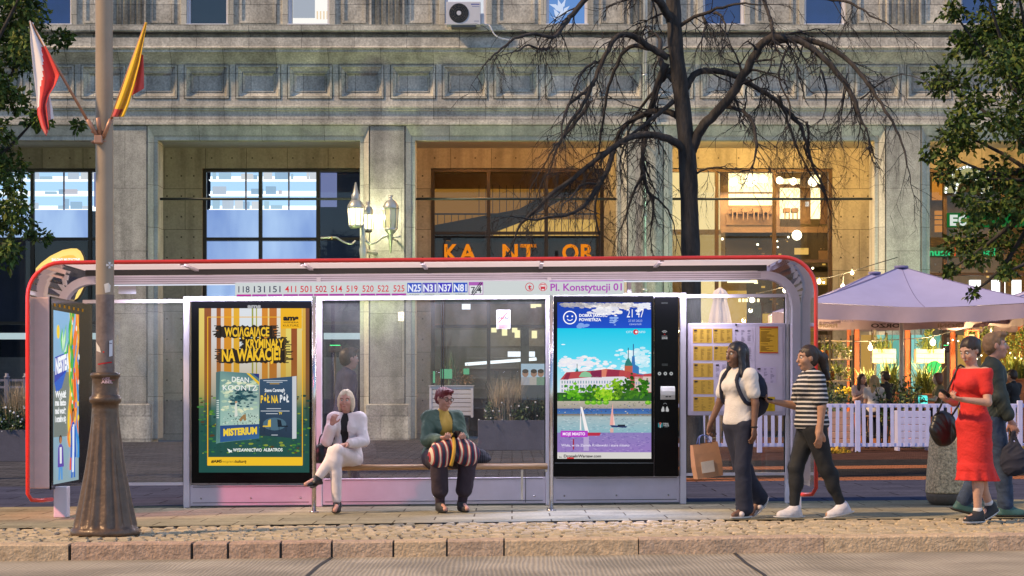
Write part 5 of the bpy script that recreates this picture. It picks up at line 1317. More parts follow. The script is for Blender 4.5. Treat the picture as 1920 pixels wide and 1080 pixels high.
for pl, r0, r1, dy in LIMBS:
    P, rs = limb(pl, r0, r1, dy)
    P = [p + Vector((random.gauss(0, .006), random.gauss(0, .01), random.gauss(0, .006))) for p in P]
    bm_.tube(P, rs, M_bark, 8)
    n = len(P)
    for k in range(int(n * .2), n):
        if random.random() < .5:
            t = (P[min(k + 1, n - 1)] - P[k - 1]).normalized()
            d = (t * .5 + rdir() * .8 + Vector((0, 0, -.35))).normalized()
            twig(P[k], d, random.uniform(.25, .75), max(.005, rs[k] * .33), 2 if random.random() < .6 else 1, .8)
    twig(P[-1], (P[-1] - P[-3]).normalized(), .6, max(.006, r1 * .8), 2, .8)
bm_.build('limbs', bt); tw.build('twigs', bt)

LEAF = [mat('leaf_%d' % i, c, .55, var=.2, scale=3, spec=.2) for i, c in enumerate(((.065, .115, .022), (.09, .145, .026), (.045, .082, .018), (.145, .17, .036), (.03, .055, .016)))]
def leafy(name, label, base, clusters, trunk_r, Y, boughs, height):
    th = thing(name, label, 'tree', base)
    mb = MB()
    P = [Vector(base) + Vector((0, 0, -.1)), Vector(base) + Vector((.03, 0, height * .3)), Vector(base) + Vector((-.05, .1, height * .6)), Vector(base) + Vector((.02, 0, height))]
    mb.tube(smooth_path(P), list(np.linspace(trunk_r, trunk_r * .45, 13)), M_bark, 12)
    mb.build('trunk', th)
    mb = MB(); cr = MB()
    top = Vector(base) + Vector((0, 0, height * .55))
    for k, (px, py, rp) in enumerate(clusters):
        r_ = rp / FPX * Y
        c = Vector((PX(px, Y), Y + random.uniform(-1.2, 1.2), PZ(py, Y)))
        n = int(34 * (rp / 12) ** 1.75)
        leaf_cloud(cr, c, (r_ * 1.08, r_ * 1.2, r_ * .85), n, .105, LEAF, .3, .5)
        for _ in range(int(rp / 3)):   # sprays sticking out of the clump
            d = rdir(-.2); q = c + Vector((d.x * r_, d.y * r_, d.z * r_ * .85)) * .9
            e = q + (d + Vector((0, 0, -.25))).normalized() * r_ * random.uniform(.2, .5)
            tw_ = [q, (q + e) / 2 + rdir() * .03, e]; mb.tube(tw_, [.006, .004, .002], M_twig, 4, caps=False)
            for f in np.linspace(0, 1, 7): leaf(cr, q.lerp(e, f) + rdir() * .02, rdir(-.6) + d * .7, random.uniform(.07, .12), random.choice(LEAF))
        if k in boughs or rp > 45 or random.random() < .45:
            mid = top.lerp(c, .55) + Vector((0, 0, -.25)) + rdir() * .15
            mb.tube(smooth_path([top + Vector((0, 0, random.uniform(-1, .8))), mid, c]), list(np.linspace(.055, .012, 9)), M_bark, 7)
    mb.build('branches', th); cr.build('crown', th)
    return th
lc = [(20, 30, 55), (62, 12, 40), (88, 55, 22), (30, 100, 50), (72, 95, 28), (10, 170, 38), (38, 195, 28), (108, 237, 20), (70, 226, 22), (140, 232, 9), (18, 258, 26), (15, 320, 38), (38, 358, 22), (28, 415, 40), (58, 398, 20), (66, 440, 18), (20, 480, 26), (50, 470, 16), (8, 520, 14), (-50, 40, 70), (-60, 150, 70), (-50, 280, 60), (-50, 400, 60), (-130, 60, 90), (-140, 200, 90), (-150, 350, 80), (-60, 490, 30), (0, -60, 70), (90, -40, 40), (-100, -80, 90), (-40, -150, 80), (-220, 150, 80), (-220, 300, 70)]
YLt = 30.0
leafy('lime_tree', 'green leafy tree entering at the left edge beside the white and red flag', (PX(-120, YLt), YLt, GZ(-8.5)), lc, .2, YLt, (8,), 8.5)
rc = [(1862, 55, 60), (1905, 40, 70), (1815, 80, 30), (1798, 125, 34), (1785, 160, 18), (1850, 145, 60), (1905, 165, 55), (1795, 205, 25), (1768, 240, 26), (1755, 280, 16), (1790, 265, 30), (1812, 240, 36), (1850, 245, 48), (1912, 260, 45), (1800, 312, 26), (1820, 340, 22), (1765, 300, 16), (1868, 335, 40), (1912, 385, 44), (1858, 395, 42), (1812, 395, 26), (1782, 380, 14), (1838, 442, 32), (1890, 450, 38), (1800, 432, 14), (1826, 488, 20), (1795, 502, 12), (1855, 520, 16), (1838, 545, 10), (1905, 496, 18), (1790, 20, 22), (1975, 80, 80), (1985, 200, 75), (1980, 330, 70), (1975, 440, 50), (2060, 60, 90), (2080, 200, 90), (2070, 330, 80), (1880, -50, 80), (1960, -120, 90), (2050, -100, 90), (1820, -30, 40), (2150, 150, 80), (2140, 290, 70)]
YRt = 31.0
leafy('lime_tree', 'green leafy tree over the parasol at the right edge', (PX(2020, YRt), YRt, GZ(8.6)), rc, .2, YRt, (11, 13, 17), 8.5)

# ================================================================== FACADE FURNITURE
# triple lantern on a bracket
Y = 53.9
M_lan = mat('silver_lantern_metal', (.42, .44, .42), .4, .5, var=.1)
M_lang = emit('lantern_glass_lit', 'fff4c0', 3); M_lano = mat('lantern_glass_unlit', (.75, .72, .50), .3, 0, var=.1)
ln = thing('wall_lantern', 'silver bracket lamp with lit lanterns on the pier left of the exchange office', 'wall lamp', (PX(684, Y), Y, PZ(470, Y)))
def q3(px, py, y=Y): return (PX(px, y), y, PZ(py, y))
mb = MB()
mb.lathe([(.03, PZ(505, Y)), (.07, PZ(490, Y)), (.11, PZ(468, Y)), (.05, PZ(455, Y)), (.09, PZ(448, Y)), (.04, PZ(440, Y)), (.05, PZ(428, Y)), (.02, PZ(420, Y))], PX(681, Y), Y, M_lan, 14)
mb.tube(smooth_path([Vector(q3(*p)) for p in ((683, 428), (684, 446), (692, 457), (704, 455), (716, 446), (728, 442))]), .028, M_lan, 8)
mb.tube(smooth_path([Vector(q3(*p)) for p in ((667, 451), (660, 457), (650, 456), (638, 450), (630, 445), (620, 445), (603, 446))]), .024, M_lan, 8)
mb.tube([q3(728, 446), (PX(736, Y), Y + .5, PZ(446, Y)), (PX(740, Y), YF - .02, PZ(446, Y))], .03, M_lan, 8); mb.tube([q3(736, 446), q3(750, 444)], .016, M_lan, 8)
mb.ball(q3(750, 444), .03, M_lan, 5); mb.ball(q3(603, 446), .03, M_lan, 5); mb.lathe([(.02, PZ(449, Y)), (.04, PZ(446, Y)), (.02, PZ(443, Y))], PX(622, Y), Y, mat('brass', (.5, .36, .15), .35, .8), 10)
mb.tube([(PX(681, Y), Y, PZ(470, Y)), (PX(700, Y), YF, PZ(470, Y))], .05, M_lan, 8)
mb.build('bracket', ln)
def lantern(px, ytop, ycap, ybot, r, on, y=Y, spire=None, tail=None):
    x = PX(px, y); z = lambda p: PZ(p, y)
    mb = MB(); gm = M_lang if on else M_lano
    h = z(ycap) - z(ybot)
    mb.lathe([(r * .86, z(ybot)), (r, z(ycap))], x, y, gm, 8, smooth=False)
    g = mb.build('lantern_glass', ln)
    mb = MB()
    for k in range(8): a_ = 2 * PI * k / 8; mb.tube([(x + math.cos(a_) * r * .88, y + math.sin(a_) * r * .88, z(ybot)), (x + math.cos(a_) * r * 1.02, y + math.sin(a_) * r * 1.02, z(ycap))], .013, M_lan, 5)
    mb.lathe([(r * 1.06, z(ycap)), (r * 1.08, z(ycap) + .03), (r * .98, z(ycap) + .10), (r * .7, z(ycap) + .2), (r * .25, z(ycap) + .26), (.05, z(ycap) + .30), (.07, z(ycap) + .36), (.02, z(ytop))], x, y, M_lan, 12)
    if spire: mb.lathe([(.11, z(spire[1])), (.12, z(spire[1] - 18)), (.08, z(spire[1] - 22)), (.02, z(spire[0]))], x, y, M_lan, 10)
    mb.lathe([(.02, z(tail or ybot + 6)), (.07, z(ybot + 12) if tail else z(ybot + 4)), (.10, z(ybot + 9) if tail else z(ybot + 3)), (r * .7, z(ybot) - .08), (r * .95, z(ybot))], x, y, M_lan, 12)
    mb.build('lantern_cage', ln)
lantern(667, 382, 391, 422, .21, True, spire=(342, 384))
lantern(690, 396, 403, 430, .15, True, Y + .35)
lantern(732.5, 370, 392, 428, .205, False, tail=474)
lamp('lantern_light', 'POINT', (PX(700, Y), Y + .42, PZ(404, Y)), 100, (1, .95, .60), .06, ln)

# air conditioner on the lit upper window
Y = YF - .75; gx = lambda p: PX(p, Y); gz_ = lambda p: PZ(p, Y)
ac = thing('air_conditioner', 'pale grey air conditioner with round black fan on an upper window ledge', 'air conditioner', (gx(870), YF - .5, gz_(47)))
M_ac = mat('ac_casing', (.56, .57, .64), .4, var=.04)
mb = MB(); mb.box(gx(837), gx(901), Y, Y + .32, gz_(46.5), gz_(3), M_ac, .012); mb.box(gx(846), gx(892), Y + .03, Y + .75, gz_(46.5) - .05, gz_(46.5) - .001, mat('ac_bracket', (.1, .1, .12), .5))
mb.build('casing', ac)
mb = MB(); c = (gx(860.5), gz_(24.5)); mb.prism([(c[0] + .262 * math.cos(t), c[1] + .262 * math.sin(t)) for t in np.linspace(0, 2 * PI, 33)[:-1]], Y - .006, Y + .02, mat('fan_black', (.015, .016, .018), .5))
for r_ in (.07, .12, .17, .215, .25): mb.tube([(c[0] + r_ * math.cos(t), Y - .012, c[1] + r_ * math.sin(t)) for t in np.linspace(0, 2 * PI, 33)[:-1]], .005, mat('grille_wire', (.06, .06, .065), .4), 4, closed=True)
for k in range(12): t = k * PI / 6; mb.tube([(c[0] + .05 * math.cos(t), Y - .012, c[1] + .05 * math.sin(t)), (c[0] + .255 * math.cos(t), Y - .012, c[1] + .255 * math.sin(t))], .004, mat('grille_wire'), 4)
mb.prism([(c[0] + .06 * math.cos(t), c[1] + .06 * math.sin(t)) for t in np.linspace(0, 2 * PI, 17)[:-1]], Y - .02, Y - .01, M_ac)
mb.build('fan', ac)
mb = MB(); mb.box(gx(901) + .001, gx(908), Y + .06, Y + .26, gz_(45), gz_(24), M_ac, .02); mb.build('valve_cover', ac)
mb = MB(); mb.tube(smooth_path([Vector((gx(908), Y + .2, gz_(44))), Vector((gx(918), Y + .1, gz_(47))), Vector((gx(926), Y + .1, gz_(62))), Vector((gx(938), Y + .12, gz_(70))), Vector((gx(960), Y + .3, gz_(72)))]), .02, mat('white_hose', (.6, .6, .66), .5), 6); mb.build('hose', ac)
a = front(Y - .002); a.rect(883, 7, 899, 8.8, '5058a8'); a.rect(885, 11.5, 899, 12.4, '7078b0'); a.rect(889, 39, 898, 40, '7078a0'); a.build('vent_marks', ac, INK)

# glowing pick-shaped sign
Y = 53.6
sgn = thing('music_shop_sign', 'glowing amber pick-shaped sign rising behind the left end of the shelter roof', 'shop sign', (PX(115, Y), Y + .9, PZ(515, Y)))
pts = [(66, 512), (66, 503), (76, 492.6), (93.6, 479.3), (117, 468), (133, 464.8), (144.5, 465), (151.6, 470), (156.7, 480), (160, 494.6), (161, 510), (160, 525), (157.7, 539), (151.6, 551.6), (146, 560), (136, 566), (122, 566), (100, 556), (80, 538), (70, 523)]
mb = MB(); mb.prism([(PX(x, Y), PZ(y, Y)) for x, y in pts], Y, Y + .22, mat('sign_edge', (.05, .04, .04), .5))
mb.build('sign_box', sgn); mb = MB(); xp_ = PX(118, Y); mb.tube([(xp_, Y + .30, GZ(xp_)), (xp_, Y + .30, PZ(485, Y))], .06, M_df, 10)
for py_ in (500, 550): mb.tube([(xp_, Y + .215, PZ(py_, Y)), (xp_, Y + .30, PZ(py_, Y))], .04, M_df, 8)
mb.lathe([(.2, GZ(xp_)), (.2, GZ(xp_) + .03), (.07, GZ(xp_) + .05)], xp_, Y + .30, M_df, 14)
mb.build('post', sgn)
a = front(Y - .01); cxm, cym = 118, 515
rings = [1.0, .9, .75, .55, .3]; cols = ['ffd878', 'ffdc80', 'f8c058', 'f0a838', 'f8c860']
for k in range(len(rings)):
    a.layer(k).poly([(cxm + (x - cxm) * (rings[k] - .02), cym + (y - cym) * (rings[k] - .02)) for x, y in pts], cols[k])
a.layer(7).text('SALONY MUZYCZNE', 97, 150, 484.5, 489.5, 'fff4f4', .05); a.layer(7).text('gnali', 126, 150, 532, 540, 'fff8f4', .05, rise=3)
a.build('face', sgn, print_mat('sign_face', 1.15))

# ================================================================== PLANTERS ALONG THE ARCADE
M_wh = mat('white_painted_wood', (.60, .57, .60), .5, var=.07, scale=4)
M_sky_wh = mat('sky_tinted_white_wood', (.55, .57, .90), .5, var=.07, scale=4)  # white wood with the blue of the sky put into its colour
M_gp = mat('grey_fibre_planter', (.085, .085, .125), .6, var=.15, scale=3, bump=.2)
M_soil = mat('soil', (.03, .02, .015), .95, bump=.5)
GRN = [mat('bush_%d' % i, c, .55, var=.2) for i, c in enumerate(((.035, .075, .03), (.05, .10, .04), (.025, .05, .035), (.08, .12, .04)))]
M_dry = mat('dry_grass', (.42, .33, .22), .8, var=.2); M_daisy = mat('white_petals', (.75, .75, .78), .7, var=0)
def planter(px0, px1, pyt, Y, label, mk, group=None):
    x0, x1 = PX(px0, Y), PX(px1, Y); g = GZ((x0 + x1) / 2); zt = PZ(pyt, Y)
    th = thing('planter', label, 'planter', ((x0 + x1) / 2, Y + .3, g), group=group)
    mb = MB(); t = .04
    mb.box(x0, x1, Y, Y + t, g, zt, mk, .008); mb.box(x0, x1, Y + .6 - t, Y + .6, g, zt, mk, .008)
    for x in (x0, x1 - t): mb.box(x, x + t, Y + t, Y + .6 - t, g, zt - .001, mk)
    mb.box(x0 + t, x1 - t, Y + t, Y + .6 - t, zt - .1, zt - .06, M_soil)
    mb.build('box', th)
    return th, x0, x1, zt
def shrubs(th, x0, x1, Y, z, n, h, dry, flowers, wsz=.16):
    mb = MB()
    for k in range(n):
        x = random.uniform(x0 + .1, x1 - .1); leaf_cloud(mb, (x, Y + random.uniform(.1, .5), z + h * random.uniform(.15, .5)), (.22, .2, h * .5), 90, .09, GRN, .2)
        blades(mb, (x, Y + random.uniform(.1, .5), z - .06), .12, h * 1.3, 24, random.choice(GRN), .45, .008)
    for _ in range(flowers):
        c = (random.uniform(x0, x1), Y + random.uniform(-.12, .3), z + random.uniform(-.05, h * .9)); mb.ball(c, random.uniform(.012, .024), M_daisy, 3)
    mb.build('foliage', th)
    if dry:
        mb = MB()
        for px_, r_ in dry: blades(mb, (PX(px_, Y), Y + .3, z - .05), r_, h * 1.95, 260, M_dry, .42, .006)
        mb.build('dry_grass', th)
th, x0, x1, zt = planter(896, 1052, 788, 43.6, 'long dark grey planter with feathery dry grass seen through the bench glass', M_gp)
shrubs(th, x0, x1, 43.6, zt, 15, .5, [(940, .2), (958, .16)], 26)
th, x0, x1, zt = planter(-60, 62, 806, 38.5, 'long dark grey planter with daisies and dry grass at the left edge', M_gp)
shrubs(th, x0, x1, 38.5, zt, 14, .5, [(22, .22), (45, .15)], 60)
Y = 44.5
th = thing('slatted_planter', 'white slatted planter with dried stems behind the person in the green jacket', 'planter', (PX(846, Y), Y + .25, GZ(-1.3)))
mb = MB(); x0, x1 = PX(805, Y), PX(887, Y); g = GZ(-1.3)
for k in range(7): z0 = PZ(779, Y) + k * .095; mb.box(x0 + .05, x1 - .05, Y + .01, Y + .03, z0, z0 + .082, M_wh, .004); mb.box(x0 + .05, x1 - .05, Y + .47, Y + .49, z0, z0 + .082, M_wh)
for x in (x0, x1 - .05):
    for y in (Y, Y + .45): mb.box(x, x + .05, y, y + .05, PZ(783, Y), PZ(724, Y), M_wh)
    for k in range(7): z0 = PZ(779, Y) + k * .095; mb.box(x + .01, x + .03, Y + .05, Y + .45, z0, z0 + .082, M_wh)
mb.box(x0 - .02, x1 + .02, Y - .02, Y + .52, PZ(724, Y), PZ(722.5, Y), M_wh); mb.box(x0 + .1, x1 - .1, Y + .1, Y + .4, g, PZ(783, Y), mat('dark_plinth', (.04, .035, .035), .8))
mb.build('box', th)
mb = MB(); M_dead = mat('dead_stems', (.20, .12, .06), .8)
for k in range(16):
    x = random.uniform(x0 + .1, x1 - .15); mb.tube(smooth_path([Vector((x, Y + .25, PZ(724, Y))), Vector((x + random.uniform(-.1, .1), Y + .2, PZ(705, Y))), Vector((x + random.uniform(-.25, .25), Y + random.uniform(-.05, .4), PZ(random.uniform(680, 720), Y)))]), .005, M_dead, 4)
leaf_cloud(mb, ((x0 + x1) / 2 + .2, Y + .2, PZ(712, Y)), (.35, .2, .16), 160, .07, [M_dead, mat('brown_leaf', (.14, .07, .03), .8)], .2)
blades(mb, (PX(846, Y), Y + .25, PZ(722, Y)), .2, .75, 40, GRN[1], .5, .012)
mb.build('stems', th)
mb = MB(); M_tag = mat('mint_card', (.12, .62, .32), .6, var=.05)
for a_, b_, c_, d_ in ((826, 848, 692, 710), (869, 880, 691, 702)): mb.box(PX(a_, Y), PX(b_, Y), Y - .05, Y - .045, PZ(d_, Y), PZ(c_, Y), M_tag)
mb.box(PX(812, Y), PX(816, Y), Y - .06, Y - .05, PZ(718, Y), PZ(696, Y), M_tag)
mb.build('card', th)
# low railing beyond the left planter
Y = 46.0; th = thing('railing', 'grey railing with capped posts behind the left planter', 'railing', (PX(0, Y), Y, GZ(-11)))
mb = MB(); M_rl = mat('grey_rail_paint', (.16, .16, .22), .5)
for px in (-100, -45, 13, 48, 85, 160): mb.box(PX(px, Y) - .05, PX(px, Y) + .05, Y - .05, Y + .05, -.1, PZ(709, Y), M_rl, .01); mb.lathe([(.07, PZ(709, Y)), (.07, PZ(706, Y)), (.04, PZ(704, Y)), (.05, PZ(700, Y))], PX(px, Y), Y, M_rl, 8)
for py in (715, 728, 790): mb.box(PX(-110, Y), PX(165, Y), Y - .02, Y + .02, PZ(py, Y), PZ(py, Y) + .05, M_rl)
mb.build('rails_and_posts', th)

# ================================================================== TERRACE
YFc = 40.3
Mw = M_sky_wh
def fence(px0, px1, label, post=True):
    x0, x1 = PX(px0, YFc), PX(px1, YFc); g = GZ((x0 + x1) / 2); zt = PZ(757, YFc); zb_ = PZ(838, YFc)
    th = thing('picket_fence', label, 'fence', (x0, YFc, g), group='sky-tinted white picket fence panels round the terrace')
    mb = MB()
    mb.box(x0 + .06, x1 - .06, YFc - .02, YFc + .02, zt - .075, zt, Mw, .005); mb.box(x0 + .06, x1 - .06, YFc - .02, YFc + .02, zb_, zb_ + .075, Mw, .005)
    mb.build('rails', th)
    mb = MB(); n = int((x1 - x0 - .16) / .128)
    for k in range(n): x = x0 + .12 + (x1 - x0 - .24) * k / (n - 1); d_ = random.uniform(-.006, .006); mb.prism([(x - .034 - d_, zb_ + .01), (x + .034 - d_, zb_ + .01), (x + .034 + d_, zt - .012 + d_), (x - .034 + d_, zt - .010 + d_)], YFc - .037, YFc - .021, Mw)
    mb.build('pickets', th)
    mb = MB(); mb.box(x0 - .05, x0 + .05, YFc - .05, YFc + .05, g, PZ(751, YFc), Mw, .008); mb.build('post', th)
for (a_, b_), l in zip(((1240, 1424), (1424, 1608), (1608, 1790), (1790, 1912), (1912, 2100)), ('picket fence panel behind the timetable case', 'picket fence panel behind the woman in the striped top', 'picket fence panel left of the concrete bin', 'picket fence panel behind the woman in red', 'picket fence panel cut by the right edge')): fence(a_, b_, l)
# boxes of planks just behind the fence
for (a_, b_), l in zip(((1535, 1600), (1684, 1745)), ('low pink plank planter behind the picket fence near the striped top', 'low sky-tinted white plank planter behind the picket fence near the bin')):
    Y = 41.2; x0, x1 = PX(a_, Y), PX(b_, Y); g = GZ(x0)
    th = thing('plank_planter', l, 'planter', ((x0 + x1) / 2, Y + .2, g)); mb = MB(); mk = mat('pink_planks', (.5, .30, .24), .6) if a_ < 1600 else M_sky_wh
    for k in range(5): mb.box(x0, x1, Y, Y + .03, g + .12 + k * .14, g + .25 + k * .14, mk, .006)
    for x in (x0, x1 - .04): mb.box(x, x + .04, Y + .031, Y + .4, g, g + .82, mk)
    mb.build('box', th); mb = MB(); leaf_cloud(mb, ((x0 + x1) / 2, Y + .22, g + 1.05), ((x1 - x0) * .5, .2, .3), 260, .08, GRN + [mat('yellow_green', (.16, .18, .03), .6)], .2); mb.build('foliage', th)

def parasol(name, label, pxc, Yc, half, z_e, z_a, val, mcol, group, pole=True, text=None, rot=0):
    xc = PX(pxc, Yc); g = GZ(xc)
    th = thing(name, label, 'parasol', (xc, Yc, g), rot, group)
    mb = MB(); n = 10; V = []; Fs = []
    cs = [(-half, -half), (half, -half), (half, half), (-half, half)]
    for s in range(4):
        a_, b_ = Vector((*cs[s], 0)), Vector((*cs[(s + 1) % 4], 0)); base = len(V)
        for i in range(n + 1):
            t = i / n
            for j in range(n + 1):
                e = a_.lerp(b_, j / n); p = e * t
                sag = -.13 * math.sin(PI * t) - .10 * t * math.sin(PI * j / n)
                V.append((p.x, p.y, z_a + (z_e - z_a) * t + sag * (.35 + .65 * math.sin(PI * j / n))))
        for i in range(n):
            for j in range(n): k = base + i * (n + 1) + j; Fs.append((k, k + n + 1, k + n + 2, k + 1))
    mb.add(V, Fs, mcol, True); c = mb.build('canopy', th, world=False)
    mb = MB()
    for k_, q in enumerate(cs):
        e = [(q[0] * t, q[1] * t, z_a + (z_e - z_a) * t - .13 * math.sin(PI * t) * .35 + .006) for t in np.linspace(.02, 1, 14)]; mb.tube(e, .010, mat('canvas_seam', (.17, .165, .34), .8), 5)
        q2 = cs[(k_ + 1) % 4]; mx, my = (q[0] + q2[0]) / 2, (q[1] + q2[1]) / 2
        e = [(mx * t, my * t, z_a + (z_e - z_a) * t - .13 * math.sin(PI * t) - .10 * t + .005) for t in np.linspace(.02, 1, 14)]; mb.tube(e, .005, mat('canvas_seam'), 5)
    mb.lathe([(.16, z_a - .03), (.15, z_a + .02), (.05, z_a + .03)], 0, 0, mat('canvas_seam'), 12); mb.build('seams', th, world=False)
    mb = MB(); V = []; Fs = []
    for s in range(4):
        a_, b_ = Vector((*cs[s], 0)), Vector((*cs[(s + 1) % 4], 0)); base = len(V)
        for j in range(25):
            e = a_.lerp(b_, j / 24) * 1.002; zz = z_e - .10 * math.sin(PI * j / 24)
            for q in range(4): V.append((e.x * (1 + .004 * q * math.sin(j * 1.3)), e.y * (1 + .004 * q * math.sin(j * 1.3)), zz - val * q / 3 - (.015 * math.sin(j * .8) if q == 3 else 0)))
        for j in range(24):
            for q in range(3): k = base + j * 4 + q; Fs.append((k, k + 4, k + 5, k + 1))
    mb.add(V, Fs, mat('bulb_tinted_canvas', (.50, .38, .44), .8, var=.04), True); va = mb.build('valance', th, world=False)  # warm glow of the bulbs put into the valance colour
    if pole:
        mb = MB(); mb.tube([(0, 0, 0), (0, 0, z_a - .03)], .045, mat('cream_pole', (.62, .55, .45), .5), 12); mb.lathe([(.35, 0), (.35, .05), (.08, .09), (.05, .12)], 0, 0, mat('parasol_foot', (.2, .2, .2), .7), 16); mb.build('pole', th, world=False)
        mb = MB()
        for q in cs: mb.tube([(0, 0, z_a - .12), (q[0] * .97, q[1] * .97, z_e - .03)], .018, mat('cream_pole'), 6)
        for q in cs: mb.tube([(0, 0, z_a - 1.0), (q[0] * .5, q[1] * .5, (z_a + z_e) / 2 - .1)], .014, mat('cream_pole'), 6)
        mb.build('ribs', th, world=False)
    return th, xc, g
M_par = mat('sky_tinted_canvas', (.34, .335, .58), .8, var=.05, scale=2)  # blue sky light put into the canopy colour
tnsl = M_par.node_tree.nodes['Principled BSDF']
th, xc, g = parasol('parasol', 'big sky-tinted square parasol over the terrace behind the woman in red', 1690, 43.8, 2.47, 3.02, 3.90, .31, M_par, 'terrace parasols')
Yv = 43.8 - 2.47 - .03
a = front(Yv); a.text('ITALIA', 1575, 1601, 600.5, 603.5, '8c7f96', .01, space=1.4); a.build('lettering', th, INK); a = front(Yv); a.text('ITALIA', 1851, 1874, 600, 603, '8c7f96', .01, space=1.4); a.build('lettering', th, INK)
Yv = 43.8 + 2.47 - .035
for body, x0, x1, c in (('PERONI', 1535, 1570, '8a7a70'), ('ORZO', 1633, 1688, '4a4048'), ('PERONI', 1758, 1818, '9a8a80')): a = front(Yv); a.text(body, x0, x1, 607, 614, c, .04, mirror=True); a.build('lettering', th, INK)
parasol('parasol', 'sky-tinted parasol half hidden behind the big one, cut by the right edge', 1985, 46.8, 2.3, 3.0, 3.75, .3, M_par, 'terrace parasols')
parasol('parasol', 'sky-tinted parasol peeping out behind the left shoulder of the big one', 1640, 49.3, 2.3, 3.15, 4.1, .3, M_par, 'terrace parasols')
# closed white parasol behind the timetable case
Y = 47.0; x = PX(1350, Y); th = thing('closed_parasol', 'furled white parasol behind the timetable case beside the bare tree', 'parasol', (x, Y, GZ(x)))
mb = MB(); fl_ = lambda a_, z, r: r * (1 + .16 * math.cos(a_ * 8 + z * .6))
mb.lathe([(.24, PZ(640, Y)), (.25, PZ(610, Y)), (.20, PZ(585, Y)), (.14, PZ(562, Y)), (.19, PZ(556, Y)), (.12, PZ(545, Y)), (.03, PZ(540, Y))], x, Y, mat('white_canvas', (.70, .64, .68), .8, var=.05), 40, fl_); mb.build('canopy', th)
mb = MB(); mb.tube([(x, Y, GZ(x)), (x, Y, PZ(538, Y))], .035, mat('cream_pole'), 10); mb.build('pole', th)

# planting, posts and boxes of the terrace
M_or = mat('orange_painted_post', (.52, .12, .03), .5, var=.12); M_terra = mat('terracotta', (.50, .18, .06), .7, var=.1)
WARMG = [mat('terrace_leaf_%d' % i, c, .5, var=.2) for i, c in enumerate(((.10, .15, .03), (.15, .19, .035), (.24, .22, .04), (.06, .11, .03)))]
Y = 48.5
for k, (px, l) in enumerate(((1607, 'orange timber post left of the hanging white boxes'), (1702, 'orange timber post between the hanging white boxes'), (1787, 'orange timber post behind the woman in red'))):
    x = PX(px, Y); mb = MB(); mb.box(x - .06, x + .06, Y, Y + .12, GZ(x), 3.1, M_or, .006); mb.box(x - .09, x + .09, Y - .03, Y + .15, GZ(x), GZ(x) + .12, M_or); mb.box(x - .05, x + .05, Y + .01, Y + .11, 3.1, 3.16, M_or)
    tag(mb.build('timber_post', loc=(x, Y, GZ(x))), l, 'post', 'orange timber posts of the terrace')
# beams that carry the hanging boxes
mb = MB(); mb.box(PX(1590, Y), PX(1920, Y), Y + .13, Y + .2, 2.95, 3.05, M_or); mb.box(PX(1590, Y), PX(1590, Y) + .1, Y + .13, Y + .2, 0, 2.95, M_or); mb.box(PX(1920, Y) - .1, PX(1920, Y), Y + .13, Y + .2, 0, 2.95, M_or)
tag(mb.build('timber_beam', loc=(PX(1750, Y), Y, 0)), 'orange timber beam frame at the back of the terrace', 'beam')
for a_, b_, l in ((1636, 1680, 'hanging white plank box nearer the orange left post'), (1718, 1771, 'hanging white plank box above the turquoise lamp')):
    Y2 = 48.0; x0, x1 = PX(a_, Y2), PX(b_, Y2); z0, z1 = PZ(681, Y2), PZ(654, Y2)
    th = thing('hanging_box', l, 'planter', ((x0 + x1) / 2, Y2 + .15, z0)); mb = MB(); mk = mat('cream_planks', (.72, .64, .45), .6, var=.06)
    for k in range(3): mb.box(x0, x1, Y2, Y2 + .02, z0 + k * (z1 - z0) / 3, z0 + (k + .96) * (z1 - z0) / 3, mk, .004)
    for x in (x0, x1 - .02): mb.box(x, x + .02, Y2 + .021, Y2 + .3, z0, z1, mk)
    mb.box(x0, x1, Y2 + .28, Y2 + .3, z0, z1, mk)
    for x in (x0 + .03, x1 - .03): mb.tube([(x, Y2 + .31, z0), (x, Y2 + .31, 2.96)], .008, M_rail, 5); mb.tube([(x, Y2 + .31, 2.99), (x, Y2 + .7, 2.99)], .02, M_rail, 6)
    mb.build('box', th); mb = MB(); blades(mb, ((x0 + x1) / 2, Y2 + .15, z1 - .1), .22, .45, 70, WARMG[1], .6, .012); leaf_cloud(mb, (x0 + .2, Y2 + .15, z1 + .12), (.2, .15, .2), 120, .07, WARMG, .2); mb.build('foliage', th)
# turquoise lit wall behind, its light put in as glow of the panels
mb = MB(); Y3 = 50.5; M_teal = emit('turquoise_glow', '78c8b8', .75); M_teal2 = emit('turquoise_bright', '9ce8dc', .8)
for a_, b_, m_ in ((1615, 1636, emit('warm_panel', 'd8a858', .7)), (1640, 1660, M_teal2), (1664, 1690, M_teal), (1708, 1735, M_teal2), (1739, 1765, M_teal), (1796, 1830, emit('warm_panel')), (1840, 1925, emit('amber_panel', 'a87830', .55))): mb.box(PX(a_, Y3), PX(b_, Y3), Y3, Y3 + .04, .6, PZ(628, Y3), m_)
for px in (1638, 1662, 1706, 1737, 1767): mb.box(PX(px, Y3) - .03, PX(px, Y3) + .03, Y3 - .02, Y3 + .06, 0, PZ(624, Y3), M_wood)
tag(mb.build('glowing_panels', loc=(PX(1700, Y3), Y3, 0)), 'row of turquoise and amber wall panels with painted-in glow at the back of the terrace', 'screen')
